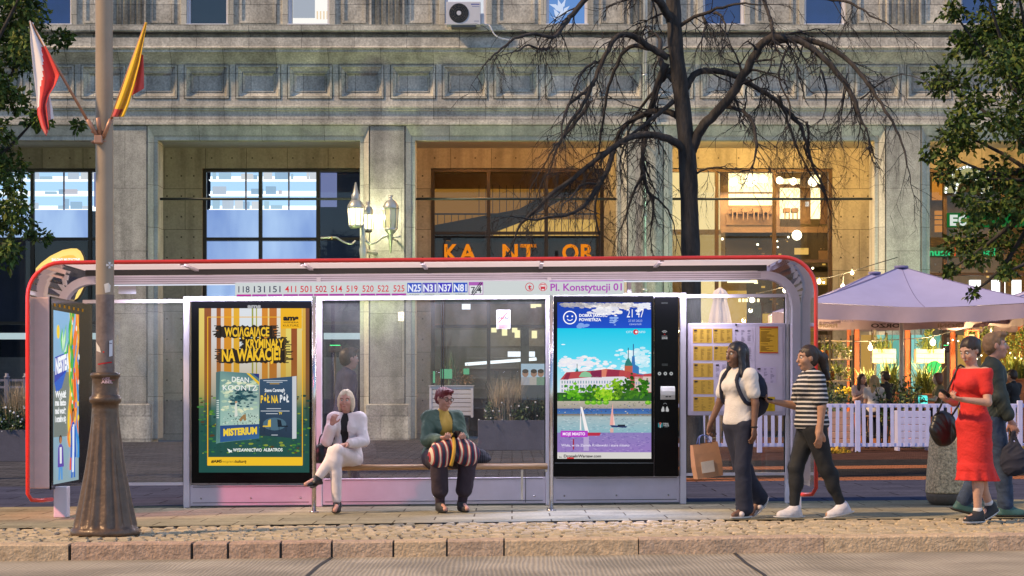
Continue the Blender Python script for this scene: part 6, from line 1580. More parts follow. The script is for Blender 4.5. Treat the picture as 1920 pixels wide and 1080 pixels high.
# shelves of pots
Y4 = 46.5; th = thing('plant_shelf', 'black metal shelf of potted climbers behind the woman in the striped top', 'plant shelf', (PX(1572, Y4), Y4, GZ(7)))
mb = MB(); x0, x1 = PX(1546, Y4), PX(1600, Y4)
for x in (x0, PX(1556, Y4), x1): mb.box(x - .02, x + .02, Y4, Y4 + .04, .05, PZ(628, Y4), M_rail); mb.box(x - .02, x + .02, Y4 + .36, Y4 + .4, .05, PZ(628, Y4), M_rail)
for py in (640, 675, 715, 755): mb.box(x0, x1, Y4, Y4 + .4, PZ(py, Y4), PZ(py, Y4) + .025, mat('shelf_board', (.35, .27, .2), .6))
mb.build('frame', th)
for px, py in ((1551, 675), (1578, 675), (1590, 675), (1560, 715), (1585, 715)):
    pm = MB(); pm.lathe([(.07, PZ(py, Y4) + .026), (.10, PZ(py, Y4) + .2), (.11, PZ(py, Y4) + .2), (.11, PZ(py, Y4) + .23)], PX(px, Y4), Y4 + .2, M_terra if px < 1570 else mat('pale_pot', (.5, .45, .42), .6), 12); pm.build('pot', th)
fm = MB()
for px, py, r_ in ((1552, 652, 10), (1575, 655, 13), (1592, 660, 10), (1570, 690, 16), (1588, 700, 13), (1555, 710, 11), (1575, 735, 18), (1590, 745, 14), (1552, 745, 12), (1560, 770, 14)): rr = r_ / FPX * Y4; leaf_cloud(fm, (PX(px, Y4), Y4 + .15, PZ(py, Y4)), (rr, .25, rr * 1.1), int(r_ * 11), .07, WARMG, .2)
fm.build('foliage', th)
fm = MB(); M_yel = mat('yellow_blossom', (.75, .55, .03), .6)
for _ in range(26): fm.ball((PX(random.choice((1573, 1582, 1590)) + random.gauss(0, 4), Y4), Y4 - .15, PZ(733 + random.gauss(0, 4), Y4)), .035, M_yel, 4)
fm.build('blossom', th)
# floor planters with orange pots and grasses
for k, (px, py, r_, l) in enumerate(((1668, 745, 22, 'orange planter with spiky grass behind the seated women'), (1735, 748, 24, 'orange planter with spiky grass behind the turquoise lamp'), (1627, 752, 14, 'small orange planter beside the seated women'), (1850, 745, 22, 'orange planter with bushy plant behind the walking man'), (1905, 720, 26, 'tall orange planter with lush leaves at the right edge'))):
    Y5 = 46.8; x = PX(px, Y5); zt = PZ(py - 6, Y5); g = GZ(x); w_ = r_ / FPX * Y5
    th = thing('terrace_planter', l, 'planter', (x, Y5, g)); mb = MB(); mb.box(x - w_, x + w_, Y5 - .2, Y5 + .2, g, zt, M_terra, .02); mb.box(x - w_ - .02, x + w_ + .02, Y5 - .22, Y5 + .22, zt, zt + .05, M_terra, .01); mb.build('box', th)
    mb = MB(); blades(mb, (x, Y5, zt), w_ * .7, .85 if k in (0, 1) else .7, 110, WARMG[1], .55, .014); blades(mb, (x, Y5, zt), w_ * .6, .6, 60, WARMG[2], .8, .014)
    leaf_cloud(mb, (x, Y5, zt + .22), (w_ * 1.1, .25, .32), 170, .08, WARMG, .2); mb.build('foliage', th)
# a loose shrub in front of them
Y6 = 43.0
for px, py, l in ((1712, 735, 'slender dark-leaved shrub beside the parasol pole'), (1662, 750, 'low dark-leaved shrub right of the seated women')):
    x = PX(px, Y6); th = thing('shrub', l, 'shrub', (x, Y6, GZ(x))); mb = MB()
    for k in range(9):
        e = (x + random.uniform(-.3, .3), Y6 + random.uniform(-.2, .2), PZ(py - random.uniform(-10, 30), Y6)); P = smooth_path([Vector((x, Y6, GZ(x))), Vector((x + (e[0] - x) * .4, Y6, e[2] * .6)), Vector(e)]); mb.tube(P, .008, M_twig, 4)
        for p in P[4:]:
            for _ in range(6): leaf(mb, p + rdir() * .08, rdir(), .09, random.choice(WARMG + GRN[:2]))
    mb.build('foliage', th)
# turquoise cube lamp on a terrace table, and the green floodlight behind the parasol
Yt2 = 42.6; x = PX(1730.5, Yt2); g = GZ(x); zt = PZ(762, Yt2)
th = thing('cafe_table', 'small round table behind the fence carrying the turquoise lamp', 'table', (x, Yt2, g)); mb = MB(); mb.lathe([(.42, zt - .03), (.43, zt - .02), (.43, zt), (.41, zt + .002)], x, Yt2, M_wood, 24); mb.build('table_top', th)
mb = MB(); mb.tube([(x, Yt2, g), (x, Yt2, zt - .03)], .03, M_rail, 8); mb.lathe([(.24, g), (.24, g + .03), (.04, g + .05)], x, Yt2, M_rail, 16); mb.build('pedestal', th)
th = thing('table_lamp', 'small glowing turquoise cube lamp on the terrace table', 'lamp', (x, Yt2, zt)); mb = MB(); mb.box(x - .085, x + .085, Yt2 - .085, Yt2 + .085, zt + .012, zt + .23, emit('turquoise_lamp', '5ff0e0', 1.3), .02); mb.build('shade', th); mb = MB(); mb.box(x - .06, x + .06, Yt2 - .06, Yt2 + .06, zt + .003, zt + .0115, M_rail); mb.build('base', th)
Yg = 52.7; x = 5.2; th = thing('floodlight', 'green floodlight on a stand between the terrace and the arcade', 'floodlight', (x, Yg, GZ(x)))
mb = MB(); mb.tube([(x, Yg, GZ(x)), (x, Yg, 2.3)], .03, M_rail, 8); mb.lathe([(.3, GZ(x)), (.3, GZ(x) + .04), (.05, GZ(x) + .06)], x, Yg, M_rail, 12); mb.box(x - .16, x + .16, Yg - .1, Yg + .1, 2.3, 2.48, M_rail, .02); mb.build('stand', th)
mb = MB(); mb.box(x - .13, x + .13, Yg - .07, Yg + .07, 2.4805, 2.488, emit('green_lens', '40ff90', 4)); mb.build('lens', th)
lamp('green_light', 'SPOT', (x, Yg, 2.55), 250, (.46, 1, .56), .15, th, (R(180 - 12), 0, 0), spot_size=R(165), spot_blend=.6)
f2_ = copy_tree(th); f2_.location.x = 11.2; f2_['label'] = 'green floodlight on a stand against the pier at the right of the terrace'; th['label'] = 'green floodlight on a stand under the bare tree by the drainpipe'
f3_ = copy_tree(th); f3_.location.x = -4.6; f3_['label'] = 'added unseen yellow-green floodlight on a stand below the pier left of the exchange office'  # extra lamp added for the yellow-green tint on the left facade
for c_ in f3_.children:
    if c_.type == 'LIGHT': c_.data = c_.data.copy(); c_.data.color = (.80, 1, .34); c_.data.energy = 420
f3_['group'] = th['group'] = f2_['group'] = 'floodlights below the arcade'
Yg = 47.4; x = PX(1752, Yg); th = thing('globe_lamp', 'green glowing globe lamp behind the left shoulder of the woman in red', 'lamp', (x, Yg, GZ(x))); mb = MB(); mb.ball((x, Yg, PZ(690, Yg)), .17, emit('green_globe', '50e070', 1.2), 8); mb.build('globe', th); mb = MB(); mb.tube([(x, Yg, GZ(x)), (x, Yg, PZ(690, Yg) - .16)], .025, M_rail, 8); mb.lathe([(.2, GZ(x)), (.2, GZ(x) + .03), (.03, GZ(x) + .05)], x, Yg, M_rail, 12); mb.build('stand', th)

# strings of bulbs
def string(label, pts, Y, bulbs, energy):
    P = [Vector((PX(a_, Y), Y + dy, PZ(b_, Y))) for a_, b_, dy in pts]; P = smooth_path(P, 6)
    th = thing('string_lights', label, 'string lights', P[0], group='strings of warm bulbs over the terrace'); mb = MB(); mb.tube(P, .011, M_rub, 5); mb.build('cable', th)
    for a_, b_, r_ in bulbs:
        p = min(P, key=lambda v: abs(v.x - PX(a_, Y))); c = Vector((PX(a_, Y), p.y, PZ(b_, Y)))
        mb = MB(); mb.ball(c, r_, emit('bulb'), 6, (1, 1, 1.25)); q = mb.build('bulb', th)
        mb = MB(); mb.tube([c + Vector((0, 0, r_)), c + Vector((0, 0, r_ + .09)), p], [.03, .025, .008], M_rub, 6); mb.build('socket', q)
        if energy: lamp('bulb_light', 'POINT', c + Vector((0, -.12, -.05)), energy, (1, .70, .32), .08, th)
string('string of warm bulbs sagging below the big parasol', [(1530, 638, 0), (1600, 640, 0), (1680, 637, 0), (1740, 632, 0), (1800, 618, 0), (1870, 606, 0), (1930, 600, 0)], 47.0, [(1632, 652, .055), (1749, 642, .065), (1858, 627, .05)], 260)
string('string of warm bulbs rising past the shelter corner to the arcade', [(1400, 556, 0), (1473, 537, 0), (1538, 523, .2), (1585, 512, .3), (1640, 495, .4), (1690, 480, .5)], 51.0, [(1410, 562, .06), (1472, 544, .06), (1538, 527, .05), (1584, 536, .055), (1602, 510, .045)], 90)
string('string of warm bulbs behind the shelter corner', [(1500, 625, 0), (1530, 640, 0), (1560, 640, 0)], 46.0, [(1517, 650, .07)], 150)
# twinkle lights among the leaves
th = thing('fairy_lights', 'cluster of tiny warm lights among the terrace plants at the right', 'fairy lights', (PX(1840, 47.5), 47.5, 2.5)); mb = MB()
pl = [Vector((PX(1770 + k * 9, 47.5), 47.5 + .1 * math.sin(k), PZ(655 - 18 * math.sin(k * .7), 47.5))) for k in range(18)]
mb.tube(pl, .006, M_rub, 4); mb.build('cable', th); mb = MB()
for p in pl: mb.ball(p, .018, emit('bulb'), 4)
mb.build('bulbs', th)
th = thing('climbing_plant', 'leafy climber hanging along the beam at the right of the terrace', 'plant', (PX(1850, 48.2), 48.2, 2.9)); mb = MB()
for px, py, r_ in ((1818, 628, 12), (1835, 640, 10), (1850, 622, 12), (1880, 636, 16), (1905, 650, 18), (1915, 628, 14), (1900, 680, 16), (1862, 660, 10), (1805, 650, 8), (1740, 625, 8)): rr = r_ / FPX * 48.2; leaf_cloud(mb, (PX(px, 48.2), 48.1, PZ(py, 48.2)), (rr, .25, rr), int(r_ * 10), .08, WARMG, .2)
mb.build('foliage', th)
# a hanging lantern box near the right
Y = 47.8; th = thing('hanging_lantern', 'orange framed lantern hanging under the beam right of the parasol pole', 'lantern', (PX(1824, Y), Y, PZ(640, Y))); mb = MB()
x0, x1, z0, z1 = PX(1814, Y), PX(1834, Y), PZ(643, Y), PZ(621, Y)
for x in (x0, x1): 
    for y in (Y, Y + .22): mb.box(x - .02, x + .02, y - .02, y + .02, z0, z1, M_or)
mb.box(x0 - .02, x1 + .02, Y - .02, Y + .24, z1, z1 + .03, M_or); mb.box(x0 - .02, x1 + .02, Y - .02, Y + .24, z0 - .03, z0, M_or); mb.tube([(PX(1824, Y), Y + .11, z1 + .03), (PX(1824, Y), Y + .11, 2.98), (PX(1824, Y), Y + .82, 2.98)], .01, M_rail, 5); mb.build('frame', th)
mb = MB(); mb.box((x0 + x1) / 2 - .05, (x0 + x1) / 2 + .05, Y + .06, Y + .16, z0 + .001, z0 + .2, emit('candle_lit', 'ffd890', 2)); mb.build('candle', th)
# dry leaves heaped at the fence foot
mb = MB(); Y = 39.9
M_yl = mat('yellow_leaves', (.50, .32, .03), .8, var=.2)
for px0, n in ((1553, 150), (1575, 90), (1910, 120), (1928, 80)):
    for _ in range(n):
        x = PX(px0 + random.gauss(0, 10), Y); leaf(mb, (x, Y + random.gauss(0, .12), GZ(x) + abs(random.gauss(0, .03)) + .005), rdir(.3), .09, M_yl)
tag(mb.build('fallen_leaves'), kind='stuff')
# unseen signal at the kerb, added for its red light on the shelter
x, Y = -8.2, 15.9
th = thing('added_signal', 'added unseen signal on a grey pole, source of red light beyond the left edge', 'traffic signal', (x, Y, GZ(x)))
mb = MB(); mb.tube([(x, Y, GZ(x) - .1), (x, Y, 3.3)], .06, M_pole, 12); mb.build('pole', th)
mb = MB(); mb.box(x + .08, x + .34, Y - .15, Y + .15, 2.3, 3.25, M_rub, .03); mb.build('housing', th)
mb = MB()
for k, e in enumerate(('104018', '403008', 'ff2820')): mb.tube([(x + .341, Y, 2.47 + k * .31), (x + .36, Y, 2.47 + k * .31)], .11, emit('signal_lens_%d' % k, e, (.1, .1, 6)[k]), 16)
mb.build('lenses', th)
d_ = Vector((-3.3, 22, .5)) - Vector((x + .4, Y, 3.09))
lamp('added_red_light', 'SPOT', (x + .42, Y, 3.09), 2600, (1, .14, .17), .1, th, d_.to_track_quat('-Z', 'Y').to_euler(), spot_size=R(30), spot_blend=.9)
# ================================================================== PEOPLE
class Sdf:
    """smooth union of rounded shapes on a grid, turned into one continuous skin"""
    def __init__(s, lo, hi, h):
        s.lo = np.array(lo, float); s.h = h
        s.n = np.ceil((np.array(hi) - s.lo) / h).astype(int) + 1
        s.a = np.full(s.n, 5.0, np.float32)
    def box(s, lo, hi):
        i0 = np.maximum(0, np.floor((np.array(lo) - s.lo) / s.h).astype(int)); i1 = np.minimum(s.n, np.ceil((np.array(hi) - s.lo) / s.h).astype(int) + 1)
        if (i1 <= i0).any(): return None
        sl = tuple(slice(a, b) for a, b in zip(i0, i1))
        g = np.ogrid[sl]
        return sl, [g[k] * s.h + s.lo[k] for k in range(3)]
    def put(s, sl, d, k, op='add'):
        a = s.a[sl]
        if op == 'sub':
            d = -d
            hh = np.maximum(k - np.abs(a - d), 0) / k
            s.a[sl] = np.maximum(a, d) + hh * hh * k * .25
        else:
            hh = np.maximum(k - np.abs(a - d), 0) / k
            s.a[sl] = np.minimum(a, d) - hh * hh * k * .25
    def cap(s, a, b, ra, rb, k=.02, op='add'):
        a = np.array(a, float); b = np.array(b, float); m = max(ra, rb) + k + 4 * s.h
        r = s.box(np.minimum(a, b) - m, np.maximum(a, b) + m)
        if r is None: return s
        sl, (X, Y, Z) = r; d = b - a; L = max(d @ d, 1e-9)
        t = np.clip(((X - a[0]) * d[0] + (Y - a[1]) * d[1] + (Z - a[2]) * d[2]) / L, 0, 1)
        D = np.sqrt((X - a[0] - t * d[0]) ** 2 + (Y - a[1] - t * d[1]) ** 2 + (Z - a[2] - t * d[2]) ** 2) - (ra + (rb - ra) * t)
        s.put(sl, D.astype(np.float32), k, op); return s
    def ell(s, c, r, M=None, k=.02, op='add'):
        c = np.array(c, float); r = np.array(r, float); m = r.max() + k + 4 * s.h
        q = s.box(c - m, c + m)
        if q is None: return s
        sl, (X, Y, Z) = q; X = X - c[0]; Y = Y - c[1]; Z = Z - c[2]
        if M is not None:
            M = np.array(M)      # rows are the local axes
            X, Y, Z = (M[i][0] * X + M[i][1] * Y + M[i][2] * Z for i in range(3))
        k0 = np.sqrt((X / r[0]) ** 2 + (Y / r[1]) ** 2 + (Z / r[2]) ** 2); k1 = np.sqrt((X / r[0] ** 2) ** 2 + (Y / r[1] ** 2) ** 2 + (Z / r[2] ** 2) ** 2)
        D = k0 * (k0 - 1) / np.maximum(k1, 1e-6)
        s.put(sl, D.astype(np.float32), k, op); return s
    def cone(s, p0, r0, p1, r1, k=.02, folds=0, nf=9, yaw=0):
        """upright elliptical frustum, for skirts and jackets: radii (x,y)"""
        z0, z1 = p0[2], p1[2]; m = max(max(r0), max(r1)) + k + .05
        q = s.box((min(p0[0], p1[0]) - m, min(p0[1], p1[1]) - m, min(z0, z1) - .06), (max(p0[0], p1[0]) + m, max(p0[1], p1[1]) + m, max(z0, z1) + .06))
        if q is None: return s
        sl, (X, Y, Z) = q; t = np.clip((Z - z0) / (z1 - z0), 0, 1)
        X = X - (p0[0] + (p1[0] - p0[0]) * t); Y = Y - (p0[1] + (p1[1] - p0[1]) * t)
        rx = r0[0] + (r1[0] - r0[0]) * t; ry = r0[1] + (r1[1] - r0[1]) * t
        if folds:
            w_ = 1 + folds * np.sin(np.arctan2(Y, X) * nf) * (1 - t if z1 > z0 else t); rx = rx * w_; ry = ry * w_
        D = (np.sqrt((X / rx) ** 2 + (Y / ry) ** 2) - 1) * np.minimum(rx, ry)
        D = np.maximum(D, np.abs(Z - (z0 + z1) / 2) - abs(z1 - z0) / 2)
        s.put(sl, D.astype(np.float32), k); return s
    def wrinkle(s, amp, f=34, seed=0, squash=(1, 1, 1)):
        g = np.ogrid[tuple(slice(0, n) for n in s.n)]; X, Y, Z = (g[k] * s.h + s.lo[k] for k in range(3))
        r_ = random.Random(seed); w_ = 0
        for _ in range(3):
            v = [r_.gauss(0, 1) * q for q in squash]; l = math.sqrt(sum(c * c for c in v)); ff = f * r_.uniform(.6, 1.4)
            w_ = w_ + np.sin((X * v[0] + Y * v[1] + Z * v[2]) / l * ff + r_.uniform(0, 6) + 1.6 * np.sin((X * v[1] - Z * v[0] + Y * v[2]) / l * ff * .45))
        w_ = .55 * w_ + 1.2 * (np.abs(np.sin(w_ * 1.1)) - .6)
        s.a += (w_ * amp / 2).astype(np.float32); return s
    def clip(s, p, n):
        n = np.array(n, float); n /= np.linalg.norm(n)
        g = np.ogrid[tuple(slice(0, q) for q in s.n)]; X, Y, Z = (g[k] * s.h + s.lo[k] for k in range(3))
        D = (X - p[0]) * n[0] + (Y - p[1]) * n[1] + (Z - p[2]) * n[2]
        s.a = np.maximum(s.a, D).astype(np.float32); return s
    def build(s, name, parent, m, adapt=.0):
        s.a[[0, -1]] = 5; s.a[:, [0, -1]] = 5; s.a[:, :, [0, -1]] = 5
        g = vdb.FloatGrid(5.0); g.copyFromArray(np.ascontiguousarray(np.clip(s.a, -.2, 5.0)))
        P, Q = g.convertToQuads(0.0)
        P = np.asarray(P, float) * s.h + s.lo
        me = bpy.data.meshes.new(name); me.from_pydata(P.tolist(), [], np.asarray(Q)[:, ::-1].tolist())
        me.polygons.foreach_set('use_smooth', [True] * len(me.polygons)); me.materials.append(m); me.update()
        o = bpy.data.objects.new(name, me); COL.objects.link(o); o.parent = parent
        return o

def V3(*a): return np.array(a, float)
def nrm(v): v = np.array(v, float); return v / max(1e-9, np.linalg.norm(v))
def stand(H, legs, lean=0, arms=None, wide=1.0, head=(0, 0)):
    """forward +x, left +y.  legs: ((thigh, shin) left, (thigh, shin) right) degrees forward of straight down"""
    s = H / 1.68; J = {'s': s, 'w': wide, 'H': H, 'head': head}
    drop = max(.42 * s * math.cos(R(t)) + .41 * s * math.cos(R(k)) for t, k in legs) + .085 * s
    pel = V3(0, 0, drop + .03 * s); J['pel'] = pel
    for sd, sg, (t, k) in (('L', 1, legs[0]), ('R', -1, legs[1])):
        hip = pel + V3(0, sg * .085 * s * wide, -.03 * s); kn = hip + V3(math.sin(R(t)), -sg * .04, -math.cos(R(t))) * .42 * s; an = kn + V3(math.sin(R(k)), -sg * .03, -math.cos(R(k))) * .41 * s
        J['hip' + sd], J['kn' + sd], J['an' + sd] = hip, kn, an
        lift = max(0, min(1, (an[2] - .09 * s) / (.12 * s))); fa = -R(55) * lift if k < 0 else R(18) * lift
        J['toe' + sd] = an + V3(math.cos(fa) * .15, 0, math.sin(fa) * .15 - .045) * s
    torso(J, lean, arms); return J
def torso(J, lean, arms):
    s = J['s']; up = V3(math.sin(R(lean)), 0, math.cos(R(lean)))
    J['up'] = up; J['waist'] = J['pel'] + up * .16 * s; J['chest'] = J['pel'] + up * .36 * s; J['neck'] = J['pel'] + up * .50 * s + V3(-.01, 0, 0); J['hc'] = J['neck'] + V3(.035 * s + .06 * math.sin(R(lean)), 0, .165 * s)
    for sd, sg in (('L', 1), ('R', -1)):
        J['sh' + sd] = J['pel'] + up * .455 * s + V3(-.01, sg * .155 * s * (.6 + .4 * J['w']), 0)
        u, f = (arms or {}).get(sd, ((-.1, .12 * sg, -1), (.15, .02 * sg, -1)))
        J['el' + sd] = J['sh' + sd] + nrm(u) * .28 * s; J['wr' + sd] = J['el' + sd] + nrm(f) * .24 * s
def sit(H, seat, lean=0, arms=None, wide=1.0, head=(0, 0), spread=.08, kneeup=0, feet=None):
    s = H / 1.68; J = {'s': s, 'w': wide, 'H': H, 'head': head}
    J['pel'] = V3(0, 0, seat + .10 * s)
    for sd, sg in (('L', 1), ('R', -1)):
        hip = J['pel'] + V3(0.02, sg * .085 * s * wide, -.02); J['hip' + sd] = hip
        J['kn' + sd] = hip + nrm((1, sg * spread, kneeup)) * .42 * s
        d = nrm(feet[sd]) if feet else V3(-.08, 0, -1)
        J['an' + sd] = J['kn' + sd] + d * .41 * s; J['toe' + sd] = J['an' + sd] + V3(.15, 0, -.045) * s
    torso(J, lean, arms); return J

def headM(J):
    y, p = J['head']; cy, sy, cp, sp = math.cos(R(y)), math.sin(R(y)), math.cos(R(p)), math.sin(R(p))
    f = V3(cy * cp, sy * cp, sp); l = V3(-sy, cy, 0); u = np.cross(f, l); return np.array([f, l, u])
def bounds(J, m=.26):
    P = np.array([v for k, v in J.items() if isinstance(v, np.ndarray) and k != 'up']); return P.min(0) - m, P.max(0) + m
def hand(S, w_, d, n, th, s, curl=.5):
    d = nrm(d); n = nrm(n - d * np.dot(n, d)); u = np.cross(d, n)
    S.ell(w_ + d * .05 * s, (.05 * s, .038 * s, .017 * s), [d, u, n], k=.02)
    for i, L in enumerate((.066, .076, .071, .056)):
        b = w_ + d * .085 * s + u * th * (.028 - .0185 * i) * s; c = curl * (.8 + .12 * i)
        d1 = nrm(d * math.cos(c) + n * math.sin(c)); d2 = nrm(d * math.cos(2.1 * c) + n * math.sin(2.1 * c))
        m_ = b + d1 * L * .55 * s; S.cap(b, m_, .0092 * s, .0085 * s, .006); S.cap(m_, m_ + d2 * L * .5 * s, .0085 * s, .0065 * s, .004)
    b = w_ + d * .03 * s + u * th * .03 * s; e = b + nrm(d * .62 + u * th * .7 + n * .25) * .04 * s
    S.cap(b, e, .013 * s, .0105 * s, .012); S.cap(e, e + nrm(d * .8 + u * th * .3 + n * .45) * .032 * s, .0105 * s, .008 * s, .005)

def skin(tone): return mat('skin_' + tone, {'fair': (.52, .30, .215), 'tan': (.42, .225, .14), 'brown': (.17, .085, .052), 'pink': (.50, .26, .20)}[tone], .55, var=.16, scale=11, bump=.12, bscale=80)
def body(J, parent, tone, fem=True, handL=None, handR=None):
    s, w_ = J['s'], J['w']; lo, hi = bounds(J); S = Sdf(lo, hi, .0065)
    up = J['up']; T = [V3(up[2], 0, -up[0]), V3(0, 1, 0), up]
    S.ell(J['pel'], (.105 * s * w_, .145 * s * w_, .11 * s), T, .04); S.ell(J['waist'], (.09 * s * w_, .118 * s * w_, .13 * s), T, .05); S.ell(J['chest'], (.098 * s * w_, .135 * s * w_, .15 * s), T, .05)
    S.cap(J['shL'], J['shR'], .05 * s, .05 * s, .04)
    S.cap(J['neck'] - up * .04 * s, J['hc'] - V3(.012, 0, .06) * s, .054 * s, .047 * s, .03)
    if fem:
        for sg in (1, -1): S.ell(J['chest'] + T[0] * .075 * s * w_ + V3(0, sg * .062 * s * w_, 0), (.055 * s, .058 * s, .058 * s), T, .04)
    M = headM(J); P = lambda *q: J['hc'] + (M[0] * q[0] + M[1] * q[1] + M[2] * q[2]) * s
    S.ell(P(-.012, 0, .028), (.098 * s, .077 * s, .088 * s), M, .02); S.ell(P(.022, 0, -.03), (.073 * s, .062 * s, .085 * s), M, .03); S.cap(P(.03, 0, -.085), P(.058, 0, -.094), .038 * s, .026 * s, .025)
    for sg in (1, -1): S.ell(P(.088, sg * .031, .010), (.016 * s, .019 * s, .013 * s), M, .012, 'sub'); S.ell(P(-.006, sg * .076, -.005), (.02 * s, .010 * s, .031 * s), M, .012); S.cap(P(.083, sg * .016, .032), P(.07, sg * .05, .03), .010 * s, .008 * s, .012); S.ell(P(.062, sg * .04, -.028), (.024 * s, .02 * s, .02 * s), M, .025)
    S.cap(P(.09, 0, .016), P(.112, 0, -.026), .008 * s, .013 * s, .012); S.ell(P(.094, 0, -.058), (.012 * s, .024 * s, .008 * s), M, .010); S.ell(P(.091, 0, -.068), (.012 * s, .02 * s, .007 * s), M, .008)
    for sd, sg in (('L', 1), ('R', -1)):
        S.cap(J['sh' + sd], J['el' + sd], .049 * s * w_, .037 * s * w_, .03); S.cap(J['el' + sd], J['wr' + sd], .038 * s * w_, .0255 * s, .015)
        f = nrm(J['wr' + sd] - J['el' + sd]); hs = handL if sd == 'L' else handR
        d, n, c = hs if hs else (f, V3(0, -sg, 0) + V3(.2, 0, 0), .45)
        hand(S, J['wr' + sd], d, n, -1 if sd == 'R' else 1, s, c)
        S.cap(J['hip' + sd], J['kn' + sd], .088 * s * w_, .056 * s * w_, .05); S.cap(J['kn' + sd], J['an' + sd], .052 * s * w_, .034 * s, .02)
        k, a = J['kn' + sd], J['an' + sd]; back = np.cross(nrm(a - k), V3(0, 1, 0)); back = back if back[0] < 0 else -back
        S.ell(k + (a - k) * .3 + back * .018 * s, (.05 * s * w_, .046 * s * w_, .11 * s), [back, V3(0, 1, 0), nrm(a - k)], .03)
        S.cap(a, J['toe' + sd], .036 * s, .026 * s, .02); S.cap(a, a + V3(-.03, 0, -.045) * s, .034 * s, .028 * s, .02)
    o = S.build('body', parent, skin(tone))
    mb = MB(); me_ = mat('eye_white', (.6, .58, .55), .3, var=0); mi = mat('iris_dark', (.03, .02, .015), .2, var=0); mbw = mat('brow_dark', (.06, .04, .03), .8, var=0); ml = mat('lip', (.38, .12, .10), .5, var=0)
    for sg in (1, -1):
        e = MB(); c = P(.080, sg * .031, .010); e.ball(c, .0125 * s, me_, 6); e.ball(P(.0885, sg * .031, .010), .0062 * s, mi, 5); e.build('eye', parent, world=False)
        b = MB(); b.tube([P(.090, sg * .015, .031), P(.088, sg * .033, .036), P(.074, sg * .053, .030)], [.004 * s, .005 * s, .003 * s], mbw, 5); b.build('eyebrow', parent, world=False)
    mb.tube([P(.090, -.023, -.063), P(.1005, -.008, -.0615), P(.1005, .008, -.0615), P(.090, .023, -.063)], [.003 * s, .0058 * s, .0058 * s, .003 * s], ml, 6); mb.build('mouth', parent, world=False)
    return o
def hair(J, parent, m, kind):
    s = J['s']; M = headM(J); P = lambda *q: J['hc'] + (M[0] * q[0] + M[1] * q[1] + M[2] * q[2]) * s
    c = J['hc']; S = Sdf(c - V3(.36, .26, .62), c + V3(.26, .26, .24), .0075)
    S.ell(P(-.022, 0, .036), (.105 * s, .087 * s, .094 * s), M, .02)
    S.ell(P(.085, 0, -.045), (.085 * s, .068 * s, .10 * s), M, .02, 'sub')         # face opening
    if kind == 'short': S.ell(P(-.05, 0, -.02), (.065 * s, .075 * s, .07 * s), M, .03); S.ell(P(.05, 0, .10), (.06 * s, .07 * s, .03 * s), M, .03)
    if kind == 'bob':
        for sg in (1, -1): S.ell(P(-.02, sg * .07, -.045), (.06 * s, .03 * s, .09 * s), M, .03)
        S.ell(P(-.06, 0, -.04), (.05 * s, .085 * s, .09 * s), M, .03)
    if kind == 'long':
        for sg in (1, -1): S.cap(P(-.01, sg * .078, .03), P(.015, sg * .105, -.20), .032 * s, .038 * s, .04); S.cap(P(.015, sg * .105, -.20), P(.055, sg * .10, -.36), .036 * s, .016 * s, .03)
        S.cap(P(-.07, 0, .0), P(-.10, 0, -.30), .075 * s, .06 * s, .05)
    if kind == 'tail': S.cap(P(-.09, 0, .03), P(-.16, 0, -.02), .045 * s, .05 * s, .03); S.cap(P(-.16, 0, -.02), P(-.19, .01, -.22), .052 * s, .03 * s, .03); S.ell(P(-.04, 0, -.03), (.06 * s, .078 * s, .07 * s), M, .03)
    if kind == 'bun': S.ell(P(-.115, 0, .03), (.048 * s, .05 * s, .05 * s), M, .015); S.ell(P(-.05, 0, -.03), (.055 * s, .074 * s, .06 * s), M, .03)
    S.wrinkle(.006, 120, 4, (1, 1, .25))
    return S.build('hair', parent, m)
def top(J, parent, m, name='shirt', sleeve=.55, fore=0, hem=-.06, off=.018, loose=0, collar=True, open_=None, wr=.004, seed=1, neck=.055, fem=True):
    s, w_ = J['s'], J['w']; lo, hi = bounds(J); S = Sdf(lo, hi, .008); up = J['up']; T = [V3(up[2], 0, -up[0]), V3(0, 1, 0), up]; o = off
    S.ell(J['pel'] + up * .02, (.108 * s * w_ + o + loose, .148 * s * w_ + o + loose, .13 * s), T, .05); S.ell(J['waist'], (.092 * s * w_ + o + loose, .122 * s * w_ + o + loose, .15 * s), T, .06); S.ell(J['chest'], (.10 * s * w_ + o, .137 * s * w_ + o, .15 * s + o * .5), T, .06)
    S.cap(J['shL'], J['shR'], .05 * s + o, .05 * s + o, .04)
    if fem:
        for sg in (1, -1): S.ell(J['chest'] + T[0] * .075 * s * w_ + V3(0, sg * .06 * s * w_, 0), (.057 * s + o * .8, .06 * s + o * .8, .06 * s + o * .6), T, .05)
    if collar: S.cap(J['neck'] - up * .05 * s, J['neck'] + up * .015 * s, .062 * s + o * .6, .056 * s + o * .4, .03)
    for sd in 'LR':
        a, b, c = J['sh' + sd], J['el' + sd], J['wr' + sd]
        if sleeve < 1: S.cap(a, a + (b - a) * sleeve, .051 * s * w_ + o, (.051 - .012 * sleeve) * s * w_ + o * 1.2, .03)
        else: S.cap(a, b, .051 * s * w_ + o, .040 * s * w_ + o, .03); S.cap(b, b + (c - b) * fore, .042 * s * w_ + o, .032 * s + o, .02)
    S.wrinkle(wr, 42, seed); S.clip(J['pel'] + up * hem, -up)
    if open_ is not None:   # front opening
        S.cap(J['pel'] + T[0] * .16 - up * .2, J['neck'] + T[0] * .09 + up * .02, open_, open_ * .9, .01, 'sub')
    return S.build(name, parent, m)
